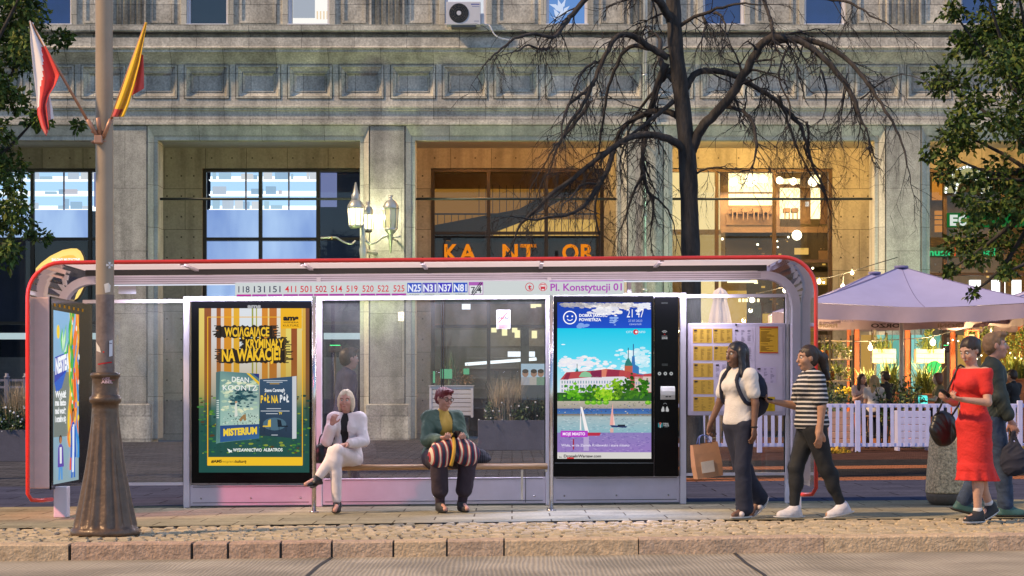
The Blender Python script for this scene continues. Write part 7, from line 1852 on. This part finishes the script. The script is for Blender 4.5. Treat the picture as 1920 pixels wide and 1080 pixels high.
def trousers(J, parent, m, off=.012, flare=0.0, hem=.05, seed=2, waist=.11, wr=.004, taper=None):
    s, w_ = J['s'], J['w']; lo, hi = bounds(J); S = Sdf(lo, hi, .008); up = J['up']; T = [V3(up[2], 0, -up[0]), V3(0, 1, 0), up]; o = off
    S.ell(J['pel'], (.107 * s * w_ + o, .147 * s * w_ + o, .125 * s), T, .05); S.ell(J['waist'], (.09 * s * w_ + o, .12 * s * w_ + o, .12 * s), T, .05)
    S.clip(J['pel'] + up * waist * s, up)
    for sd in 'LR':
        h_, k, a = J['hip' + sd], J['kn' + sd], J['an' + sd]
        S.cap(h_, k, .09 * s * w_ + o, .058 * s * w_ + o, .05); e = k + (a - k) * (1 - hem / (.41 * s)); S.cap(k, e, .057 * s * w_ + o, (.042 * s + o + flare), .03)
        bk = nrm(a - k); S.ell(k + (a - k) * .3 + V3(-.015, 0, 0), (.05 * s * w_ + o, .047 * s * w_ + o, .11 * s), [V3(1, 0, 0), V3(0, 1, 0), bk], .03)
    S.wrinkle(wr, 46, seed)
    return S.build('trousers', parent, m)
def shoe(J, parent, sd, up_m, sole_m, sandal=False, big=1.0):
    s = J['s']; a, t = J['an' + sd], J['toe' + sd]; f = nrm(t - a + V3(0, 0, .045) * s); n = nrm(np.cross(f, V3(0, 1, 0))); n = n if n[2] > 0 else -n
    base = a - n * .052 * s; c = base + f * .045 * s; lo = np.minimum(a, t) - .14; hi = np.maximum(a, t) + .16
    S = Sdf(lo, hi, .005); M = [f, V3(0, 1, 0), n]
    if not sandal:
        S.cap(base - f * .035 * s, base + f * .14 * s, .044 * s * big, .037 * s * big, .02); S.cap(a - f * .01 * s, a - f * .01 * s + n * .018 * s, .046 * s * big, .043 * s, .02); S.cap(a + f * .03 * s - n * .012 * s, base + f * .10 * s, .042 * s * big, .038 * s * big, .03); S.cap(a - f * .012 * s, base + f * .05 * s, .045 * s * big, .042 * s * big, .03); S.ell(base + f * .02 * s + n * .02 * s, (.07 * s, .040 * s * big, .045 * s), M, .02)
    else: S.cap(base + f * .075 * s - V3(0, .03, 0) + n * .012, base + f * .075 * s + V3(0, .03, 0) + n * .012, .030 * s, .030 * s, .03)
    S.clip(base - n * .012 * s, -n)
    o = S.build('shoe', parent, up_m)
    S = Sdf(lo, hi, .005); 
    S.ell(base + f * .05 * s - n * .012 * s, (.148 * s * big, .048 * s * big, .03 * s), M, .01); S.clip(base - n * (.033 if not sandal else .03) * s, -n); S.clip(base - n * .011 * s, n)
    S.build('sole', o, sole_m)
    return o
def striped(name, c1, c2, scale, axis='Z', dist=0.0, c3=None):
    if name in MATS: return MATS[name]
    m = bpy.data.materials.new(name); m.use_nodes = True; N = m.node_tree.nodes; L = m.node_tree.links; b = N['Principled BSDF']; b.inputs['Roughness'].default_value = .8
    tc = N.new('ShaderNodeTexCoord'); w_ = N.new('ShaderNodeTexWave'); w_.bands_direction = axis; w_.inputs['Scale'].default_value = scale; w_.inputs['Distortion'].default_value = dist; w_.inputs['Detail Scale'].default_value = .5
    L.new(tc.outputs['Object'], w_.inputs['Vector']); r = N.new('ShaderNodeValToRGB'); r.color_ramp.interpolation = 'CONSTANT'
    r.color_ramp.elements[0].color = c1 + (1,); r.color_ramp.elements[1].position = .68 if c3 is None else .45; r.color_ramp.elements[1].color = c2 + (1,)
    if c3: e = r.color_ramp.elements.new(.86); e.color = c3 + (1,)
    L.new(w_.outputs['Fac'], r.inputs[0]); L.new(r.outputs[0], b.inputs['Base Color']); MATS[name] = m; return m
def person(label, px, Y, theta, z=None):
    x = PX(px, Y); return thing('person', label, 'person', (x, Y, GZ(x) if z is None else z), R(theta))
def into(th, p):      # person-local point -> world
    return th.matrix_basis @ Vector(p)
cloth_navy = mat('navy_cloth', (.018, .021, .04), .85, var=.2, scale=6); cloth_black = mat('black_cloth', (.012, .013, .015), .8, var=.2); cloth_white = mat('white_cloth', (.66, .62, .58), .85, var=.10, scale=5, bump=.25, bscale=70); cloth_denim = mat('denim', (.03, .05, .095), .85, var=.35, scale=12)
h_black = mat('black_hair', (.012, .012, .018), .45, var=.3, scale=30); h_dark = mat('dark_brown_hair', (.03, .017, .012), .5, var=.3, scale=30); h_white = mat('white_blonde_hair', (.55, .46, .33), .6, var=.15, scale=30); h_red = mat('dark_red_hair', (.13, .012, .02), .5, var=.3, scale=30); h_blond = mat('blonde_hair', (.38, .24, .10), .55, var=.25, scale=30); h_fair = mat('sandy_hair', (.22, .13, .07), .6, var=.25, scale=30)
rub_w = mat('white_sole', (.62, .60, .60), .6, var=.05); rub_b = mat('black_sole', (.02, .02, .02), .7, var=0)
M_phone = mat('phone_glass', (.012, .012, .015), .15, var=0)

# --- walking woman with backpack
J = stand(1.64, ((3, -6), (-12, -38)), 2, {'L': ((-.05, .22, -1), (.12, .05, -1)), 'R': ((.14, -.30, -1), (.30, -.30, -1))}, 1.0, (-6, -4))
t1 = person('woman with long black hair, white shirt and navy backpack walking past the timetable case', 1386, 19.4, 218)
body(J, t1, 'brown', handL=None, handR=(V3(.1, 0, -1), V3(0, 1, .2), 1.0)); hair(J, t1, h_black, 'long')
top(J, t1, cloth_white, 'shirt', .62, hem=-.02, off=.02, loose=.012, seed=3); trousers(J, t1, cloth_navy, .016, .03, .02, seed=4)
for sd in 'LR': shoe(J, t1, sd, mat('pink_white_leather', (.66, .56, .54), .5), rub_w, True)
mb = MB(); mb.tube([J['wrL'] + V3(.026 * math.cos(a_), .028 * math.sin(a_), .012) for a_ in np.linspace(0, 2 * PI, 17)], .008, cloth_black, 6); mb.build('watch', t1, world=False)
bp = thing('backpack', 'navy backpack on the back of the walking woman in white', 'backpack', into(t1, J['chest'] + V3(-.2, 0, -.05)), R(218))
S = Sdf((-.2, -.24, -.34), (.32, .24, .34), .008); S.ell((-.01, 0, -.04), (.10, .155, .23), k=.03); S.ell((-.07, 0, -.12), (.065, .12, .12), k=.03); S.wrinkle(.005, 40, 5); S.build('pack', bp, cloth_navy)
off_ = np.array(J['chest'] + V3(-.2, 0, -.05))
mb = MB()
for sg in (1, -1): mb.tube(smooth_path([Vector(J['sh' + 'LR'[sg < 0]] * V3(1, .62, 1) + V3(-.09, 0, 0) - off_), Vector(J['sh' + 'LR'[sg < 0]] * V3(1, .62, 1) + V3(.0, 0, .082) - off_), Vector(J['chest'] + V3(.12, sg * .10, .05) - off_), Vector(J['waist'] + V3(.06, sg * .15, .04) - off_), Vector(J['waist'] + V3(-.10, sg * .14, .02) - off_)]), .019, cloth_navy, 8)
mb.build('strap', bp, world=False)
hp = into(t1, J['wrR'] + V3(.02, 0, -.10))
pb = thing('paper_bag', 'brown paper carrier bag in the hand of the woman in white', 'bag', (hp.x, hp.y, hp.z - .40), R(15))
mb = MB(); mk = mat('kraft_paper', (.40, .20, .10), .8, var=.12, scale=5, bump=.2, bscale=12); V = []
for z, wx, wy in ((0, .13, .06), (.12, .137, .062), (.24, .133, .05), (.33, .128, .035)): V += [(-wx, -wy, z), (wx, -wy, z), (wx * 1.03, wy, z), (-wx, wy, z)]
mb.add(V, [(0, 1, 2, 3)] + [(k * 4 + q, k * 4 + (q + 1) % 4, k * 4 + 4 + (q + 1) % 4, k * 4 + 4 + q) for k in range(3) for q in range(4)], mk); mb.box(-.08, .05, -.068, -.0625, .05, .16, mat('pale_print', (.6, .5, .4), .7)); mb.build('paper', pb, world=False)
mb = MB()
for yy in (-.035, .035): mb.tube(smooth_path([Vector((-.06, yy, .325)), Vector((-.04, yy * .5, .39)), Vector((0, 0, .41)), Vector((.04, yy * .5, .39)), Vector((.06, yy, .325))]), .005, mat('blue_cord', (.10, .14, .4), .7), 5)
mb.build('handle', pb, world=False)
pb.rotation_euler = (0, R(-8), R(15))

# --- walking woman in stripes with phone
J = stand(1.62, ((-17, -24), (19, 3)), 2, {'L': ((-.14, .16, -1), (.10, .04, -1)), 'R': ((.35, -.12, -1), (1, .18, .16))}, 1.16, (8, -6))
t2 = person('woman in black and white striped top and black trousers walking left with a phone', 1522, 19.3, 190)
body(J, t2, 'tan', handR=(V3(1, .2, .1), V3(0, .4, 1), .8)); hair(J, t2, h_dark, 'tail')
top(J, t2, striped('black_white_stripes', (.012, .014, .02), (.55, .52, .50), 7.5, 'Z', 1.2), 'striped_top', .72, hem=-.03, off=.024, loose=.018, seed=6); trousers(J, t2, cloth_black, .01, -.004, .05, seed=7)
for sd in 'LR': shoe(J, t2, sd, mat('white_trainer', (.60, .57, .60), .55, var=.12, scale=30, bump=.3), rub_w, False, 1.12)
c = into(t2, J['wrR'] + V3(.10, .01, .03)); ph = MB(); ph.box(-.07, .07, -.036, .036, -.004, .004, M_phone, .003); o = ph.build('phone', loc=None); o.location = c; o.rotation_euler = (R(20), R(-15), R(190)); tag(o, 'dark phone held out by the woman in the striped top', 'phone')

# --- woman in the red dress
J = stand(1.64, ((4, -3), (-14, -26)), 3, {'L': ((.10, .20, -1), (1, -.45, .12)), 'R': ((.16, -.14, -1), (1, .42, .15))}, 1.0, (4, -24))
t3 = person('woman in a fitted red dress with dark tied hair reading her phone', 1826, 18.45, 214)
body(J, t3, 'fair', handL=(V3(1, -.5, .2), V3(0, -.3, 1), .9), handR=(V3(1, .5, .2), V3(0, .3, 1), .9)); hair(J, t3, h_dark, 'bun')
S = Sdf(*[b + q for b, q in zip(bounds(J), (V3(0, 0, 0), V3(0, 0, 0)))], .008); s = J['s']
M_dress = mat('red_crepe', (.62, .024, .020), .85, var=.16, scale=5, bump=.3, bscale=60)
up = J['up']; T = [V3(up[2], 0, -up[0]), V3(0, 1, 0), up]
S.ell(J['pel'], (.125, .168, .15), T, .05); S.ell(J['waist'], (.102, .132, .14), T, .06); S.ell(J['chest'], (.112, .148, .15), T, .06); S.cap(J['shL'], J['shR'], .062, .062, .04)
for sg in (1, -1): S.ell(J['chest'] + T[0] * .075 + V3(0, sg * .06, 0), (.068, .07, .066), T, .05)
for sd in 'LR': a_, b_ = J['sh' + sd], J['el' + sd]; S.cap(a_, a_ + (b_ - a_) * .62, .064, .055, .03)
pz = J['pel']
S.cone((pz[0] - .02, 0, .50), (.165, .155), (pz[0], 0, pz[2]), (.135, .172), .05); S.cone((pz[0] - .045, 0, .37), (.215, .185), (pz[0] - .02, 0, .53), (.165, .155), .03, .06, 11)
S.wrinkle(.0045, 40, 11, (1, 1, 1.6)); S.clip(J['neck'] - up * .0, up); S.clip((0, 0, .385), (.03, 0, -1)); S.build('dress', t3, M_dress)
for sd in 'LR': shoe(J, t3, sd, mat('black_mesh', (.02, .021, .024), .7, var=.3, scale=40), rub_w, False, 1.0)
for sd in 'LR':
    S = Sdf(J['an' + sd] - .12, J['an' + sd] + .14, .006); d = nrm(J['kn' + sd] - J['an' + sd]); S.cap(J['an' + sd], J['an' + sd] + d * .04, .043, .042, .01); S.build('sock', t3, rub_w)
pm_ = (J['wrL'] + J['wrR']) / 2 + V3(.10, 0, .05)
o = MB(); o.box(-.075, .075, -.037, .037, -.004, .004, M_phone, .003); o = o.build('phone'); o.location = into(t3, pm_); o.rotation_euler = (0, R(-30), R(214)); tag(o, 'dark phone held in both hands by the woman in red', 'phone')
hb = thing('handbag', 'black slouchy handbag hanging at the hip of the woman in red', 'bag', into(t3, J['pel'] + V3(.08, -.30, -.06)), R(214))
S = Sdf((-.25, -.16, -.24), (.25, .16, .24), .007); S.ell((0, 0, -.02), (.165, .075, .15), k=.03); S.ell((0, 0, .08), (.12, .05, .08), k=.04); S.wrinkle(.010, 38, 8); S.build('bag_body', hb, mat('black_leather', (.012, .011, .011), .4, var=.3, scale=9))
mb = MB(); off_ = J['pel'] + V3(.08, -.30, -.06)
mb.tube(smooth_path([Vector((.10, 0, .10)), Vector(J['chest'] + V3(.10, -.17, 0) - off_), Vector(J['shR'] + V3(.02, .02, .075) - off_), Vector(J['chest'] + V3(-.12, -.15, 0) - off_), Vector((-.10, 0, .10))]), .010, mat('black_leather'), 6); mb.build('strap', hb, world=False)

# --- man behind her walking right
J = stand(1.72, ((-10, -26), (14, 4)), 2, {'L': ((-.22, .16, -1), (.05, .02, -1)), 'R': ((.20, -.18, -1), (.45, .04, -1))}, 1.06, (0, 2))
t4 = person('man in dark green jacket and jeans walking right behind the woman in red', 1858, 19.35, -8)
body(J, t4, 'pink', False); hair(J, t4, h_fair, 'short'); M_jk = mat('dark_green_jacket', (.022, .032, .028), .7, var=.2)
top(J, t4, M_jk, 'jacket', 1, .75, hem=-.12, off=.03, loose=.02, seed=9, wr=.007, fem=False); trousers(J, t4, cloth_denim, .02, .012, .03, seed=10, wr=.006)
for sd in 'LR': shoe(J, t4, sd, mat('teal_trainer', (.03, .09, .09), .6, var=.2), rub_b, False, 1.1)
hp = into(t4, J['wrR'] + V3(.03, 0, -.10)); sb = thing('carrier_bag', 'dark soft bag swinging from the hand of the man in the green jacket', 'bag', (hp.x, hp.y, hp.z - .28), R(-20))
S = Sdf((-.2, -.14, -.2), (.2, .14, .32), .007); S.ell((0, 0, 0), (.13, .06, .15), k=.03); S.cap((-.05, 0, .1), (0, 0, .27), .03, .012, .04); S.cap((.06, 0, .1), (0, 0, .27), .03, .012, .04); S.wrinkle(.010, 40, 12); S.build('bag_body', sb, cloth_navy)

# --- seated woman in white on the bench
J = sit(1.49, .475, 5, {'R': ((.42, -.22, -1), (.55, .42, .92)), 'L': ((.30, .25, -1), (.75, -.62, -.12))}, 1.0, (2, -4), .02)
J['knR'] = J['hipR'] + nrm((1, .10, -.02)) * .42 * J['s']; J['anR'] = J['knR'] + nrm((-.05, .05, -1)) * .405 * J['s']; J['anR'][2] = .088; J['toeR'] = J['anR'] + V3(.15, .01, -.045)
J['knL'] = J['hipL'] + nrm((1, -.26, .28)) * .43 * J['s']; J['anL'] = J['knL'] + nrm((.22, -.58, -.86)) * .40 * J['s']; J['toeL'] = J['anL'] + V3(.11, -.09, -.05)
t5 = person('white-haired woman in white jacket and white trousers sitting cross-legged on the bench', 651, 21.02, 262)
body(J, t5, 'pink', handR=(V3(.2, .3, .9), V3(-.9, .2, .1), .9), handL=(V3(.8, -.6, -.1), V3(0, 0, -1), .4)); hair(J, t5, h_white, 'bob')
top(J, t5, mat('white_jacket', (.74, .67, .68), .75, var=.06), 'jacket', 1, .8, hem=-.07, off=.022, loose=.016, seed=13, wr=.007, open_=.045, collar=False); trousers(J, t5, mat('white_trouser_cloth', (.72, .63, .62), .8, var=.04), .012, 0, .05, seed=14, waist=.06)
for sd in 'LR': shoe(J, t5, sd, mat('black_leather'), rub_b, False, .9)
top(J, t5, mat('black_cloth'), 'black_top', .3, hem=-.05, off=.010, seed=33)
hb = thing('handbag', 'black handbag on the bench beside the post and the woman in white', 'bag', (PX(614, 21.03), 21.03, .485), R(5)); S = Sdf((-.2, -.14, -.02), (.2, .14, .34), .007); S.ell((0, 0, .11), (.15, .075, .12), k=.03); S.ell((0, 0, .03), (.14, .075, .04), k=.04); S.wrinkle(.008, 36, 15); S.clip((0, 0, 0.002), (0, 0, -1)); S.build('bag_body', hb, mat('black_leather')); mb = MB(); mb.tube(smooth_path([Vector((-.09, -.05, .2)), Vector((-.06, -.06, .3)), Vector((.05, -.06, .3)), Vector((.08, -.05, .2))]), .008, mat('black_leather'), 6); mb.build('handle', hb, world=False)

# --- seated person in green
J = sit(1.53, .475, 10, {'R': ((.35, -.22, -1), (1, .38, .10)), 'L': ((.35, .22, -1), (1, -.38, .10))}, 1.12, (18, -14), .20)
for sd in 'LR': J['an' + sd] = J['kn' + sd] + nrm((-.22, -.12 if sd == 'L' else .12, -1)) * .405 * J['s']; J['an' + sd][2] = .088; J['toe' + sd] = J['an' + sd] + V3(.15, 0, -.045)
t6 = person('seated person with dark red hair, glasses, green jacket and striped bag', 826, 21.03, 292)
body(J, t6, 'pink', handR=(V3(1, .4, .1), V3(0, .5, .8), .9), handL=(V3(1, -.4, .1), V3(0, -.5, .8), .9)); hair(J, t6, h_red, 'short')
top(J, t6, mat('yellow_shirt', (.52, .33, .06), .8), 'yellow_shirt', .3, hem=-.05, off=.012, seed=16)
top(J, t6, mat('sage_green_jacket', (.085, .135, .105), .8, var=.15), 'green_jacket', 1, .82, hem=-.09, off=.024, loose=.026, seed=17, wr=.010, open_=.075, collar=False)
M_skirt = striped('red_navy_cream_stripes', (.015, .02, .045), (.30, .02, .03), 4.2, 'Y', 2.5, (.62, .50, .38)); s = J['s']
trousers(J, t6, mat('dark_plum_cloth', (.035, .022, .032), .9), .03, .02, .12, seed=18)
lap = (J['knL'] + J['knR'] + J['hipL'] + J['hipR']) / 4 + V3(.08, 0, .10)
tb_ = thing('tote_bag', 'big red, navy and cream striped bag on the lap of the person in green', 'bag', into(t6, lap), R(292))
S = Sdf((-.32, -.36, -.26), (.36, .36, .26), .008); S.ell((.02, .03, .02), (.17, .23, .115), k=.05); S.ell((.14, -.16, -.06), (.10, .13, .13), k=.05); S.ell((.15, .12, -.05), (.10, .15, .12), k=.05); S.wrinkle(.009, 30, 18); S.build('bag_body', tb_, M_skirt)
mb = MB(); mb.tube(smooth_path([Vector((-.10, .02, .13)), Vector((.06, .0, .15)), Vector((.20, -.03, .06)), Vector((.255, -.06, -.06)), Vector((.24, -.08, -.16))]), .018, mat('mustard_strap', (.45, .25, .02), .7), 6); mb.build('strap', tb_, world=False)
for sd in 'LR': shoe(J, t6, sd, mat('black_mesh'), rub_b, False, 1.0)
for sd in 'LR':
    S = Sdf(J['an' + sd] - .15, J['kn' + sd] + .15, .007); S.cap(J['an' + sd], J['an' + sd] + (J['kn' + sd] - J['an' + sd]) * .5, .046, .062, .01); S.build('sock', t6, mat('dark_plum_wool', (.03, .016, .025), .9))
M = headM(J); P = lambda *q: J['hc'] + (M[0] * q[0] + M[1] * q[1] + M[2] * q[2]) * s
mb = MB()
for sg in (1, -1): mb.tube([P(.100 + .004 * math.sin(a_), sg * .033 + .024 * math.cos(a_), .009 + .019 * math.sin(a_)) for a_ in np.linspace(0, 2 * PI, 15)[:-1]], .003, rub_b, 5, closed=True); mb.tube([P(.097, sg * .057, .014), P(.03, sg * .082, .014), P(-.01, sg * .083, .006)], .003, rub_b, 5)
mb.tube([P(.108, -.010, .014), P(.108, .010, .014)], .003, rub_b, 5); mb.build('glasses', t6, world=False)
o = MB(); o.box(-.07, .07, -.036, .036, -.004, .004, M_phone, .003); o = o.build('phone'); o.location = into(t6, (J['wrL'] + J['wrR']) / 2 + V3(.11, 0, .04)); o.rotation_euler = (0, R(-35), R(292)); tag(o, 'dark phone in the hands of the seated person in green', 'phone')
hb = thing('shoulder_bag', 'dark woven bag with yellow strap lying on the bench right of the person in green', 'bag', (PX(883, 21.04), 21.04, .487), R(10)); S = Sdf((-.3, -.16, -.02), (.3, .16, .3), .008); S.ell((-.02, 0, .085), (.19, .10, .09), k=.03); S.ell((.1, 0, .05), (.12, .09, .055), k=.04); S.wrinkle(.010, 40, 19); S.clip((0, 0, .002), (0, 0, -1)); S.build('bag_body', hb, striped('woven_dark', (.02, .022, .035), (.05, .05, .07), 14, 'X', 3)); mb = MB(); mb.tube(smooth_path([Vector((-.12, -.06, .15)), Vector((-.2, -.11, .2)), Vector((-.27, -.16, .1)), Vector((-.31, -.2, .05))]), .014, mat('mustard_strap', (.45, .25, .02), .7), 6); mb.build('strap', hb, world=False)

# --- man passing behind the glass
J = stand(1.74, ((14, 4), (-12, -28)), 2, None, 1.06, (10, 0))
t7 = person('man in dark blue shirt walking behind the glass above the woman in white', 648, 24.6, 20)
body(J, t7, 'pink', False); hair(J, t7, h_dark, 'short'); top(J, t7, mat('navy_shirt', (.022, .026, .075), .8), 'shirt', .7, hem=-.08, off=.022, loose=.012, seed=20, fem=False); trousers(J, t7, mat('grey_trousers', (.06, .06, .065), .85), .018, .01, .03, seed=21)
for sd in 'LR': shoe(J, t7, sd, mat('black_leather'), rub_b)

# --- guests on the terrace, each on a stool
def stool(x, y, label, h):
    g = GZ(x); th = thing('bar_stool', label, 'stool', (x, y, g)); mb = MB(); mb.lathe([(.16, g + h - .04), (.18, g + h - .03), (.18, g + h - .008), (.16, g + h)], x, y, M_wood, 20); mb.build('seat', th)
    for k in range(4):
        a_ = PI / 4 + k * PI / 2; m2 = MB(); m2.tube([(x + .2 * math.cos(a_), y + .2 * math.sin(a_), g), (x + .12 * math.cos(a_), y + .12 * math.sin(a_), g + h - .035)], .016, M_rail, 6); m2.build('leg', th)
    m2 = MB(); m2.tube([(x + .175 * math.cos(t), y + .175 * math.sin(t), g + .26) for t in np.linspace(0, 2 * PI, 17)[:-1]], .01, M_rail, 5, closed=True); m2.build('foot_ring', th)
def guest(label, px, Y, theta, H, seat, tone, fem, hm, hk, cm, arms, head, slabel, sleeve=.5):
    x = PX(px, Y); stool(x, Y, slabel, seat); J = sit(H, seat, 5, arms, 1.0, head, .05, -.25, {'L': (-.12, 0, -1), 'R': (-.12, 0, -1)})
    th = person(label, px, Y, theta); body(J, th, tone, fem); hair(J, th, hm, hk); top(J, th, cm, 'shirt', sleeve, hem=-.08, off=.02, seed=int(px), fem=fem); trousers(J, th, cloth_navy, .014, 0, .03, seed=int(px))
    for sd in 'LR': shoe(J, th, sd, mat('black_mesh'), rub_b)
arm1 = {'L': ((.35, .25, -1), (1, -.3, .35)), 'R': ((.35, -.25, -1), (1, .3, .35))}
guest('seated woman in pale pink top with long dark hair facing the camera on the terrace', 1614, 44.6, 285, 1.64, .74, 'fair', True, h_dark, 'long', mat('pale_pink_top', (.62, .46, .42), .8), arm1, (12, 0), 'stool under the woman in the pale pink top')
guest('seated woman with long blonde ponytail and white top seen from behind on the terrace', 1638, 43.2, 65, 1.62, .70, 'fair', True, h_blond, 'long', mat('white_top', (.64, .56, .50), .8), arm1, (0, 0), 'stool under the blonde woman')
guest('seated person in black with short dark hair next to the blonde woman on the terrace', 1664, 44.2, 120, 1.68, .76, 'tan', False, h_dark, 'short', cloth_black, arm1, (10, -5), 'stool under the person in black beside the blonde woman')
guest('seated person in olive shirt with reddish hair leaning over the turquoise lamp', 1764, 43.0, 175, 1.66, .72, 'fair', True, mat('auburn_hair', (.16, .05, .02), .5, var=.3, scale=30), 'bob', mat('olive_shirt', (.16, .11, .045), .8), {'L': ((.5, .2, -1), (1, -.2, .1)), 'R': ((.5, -.2, -1), (1, .1, .0))}, (0, -10), 'stool under the person in the olive shirt')
guest('seated man in black t-shirt seen from behind at the right edge of the terrace', 1903, 43.4, 130, 1.76, .72, 'tan', False, h_dark, 'short', cloth_black, arm1, (0, -10), 'stool under the man in the black t-shirt')
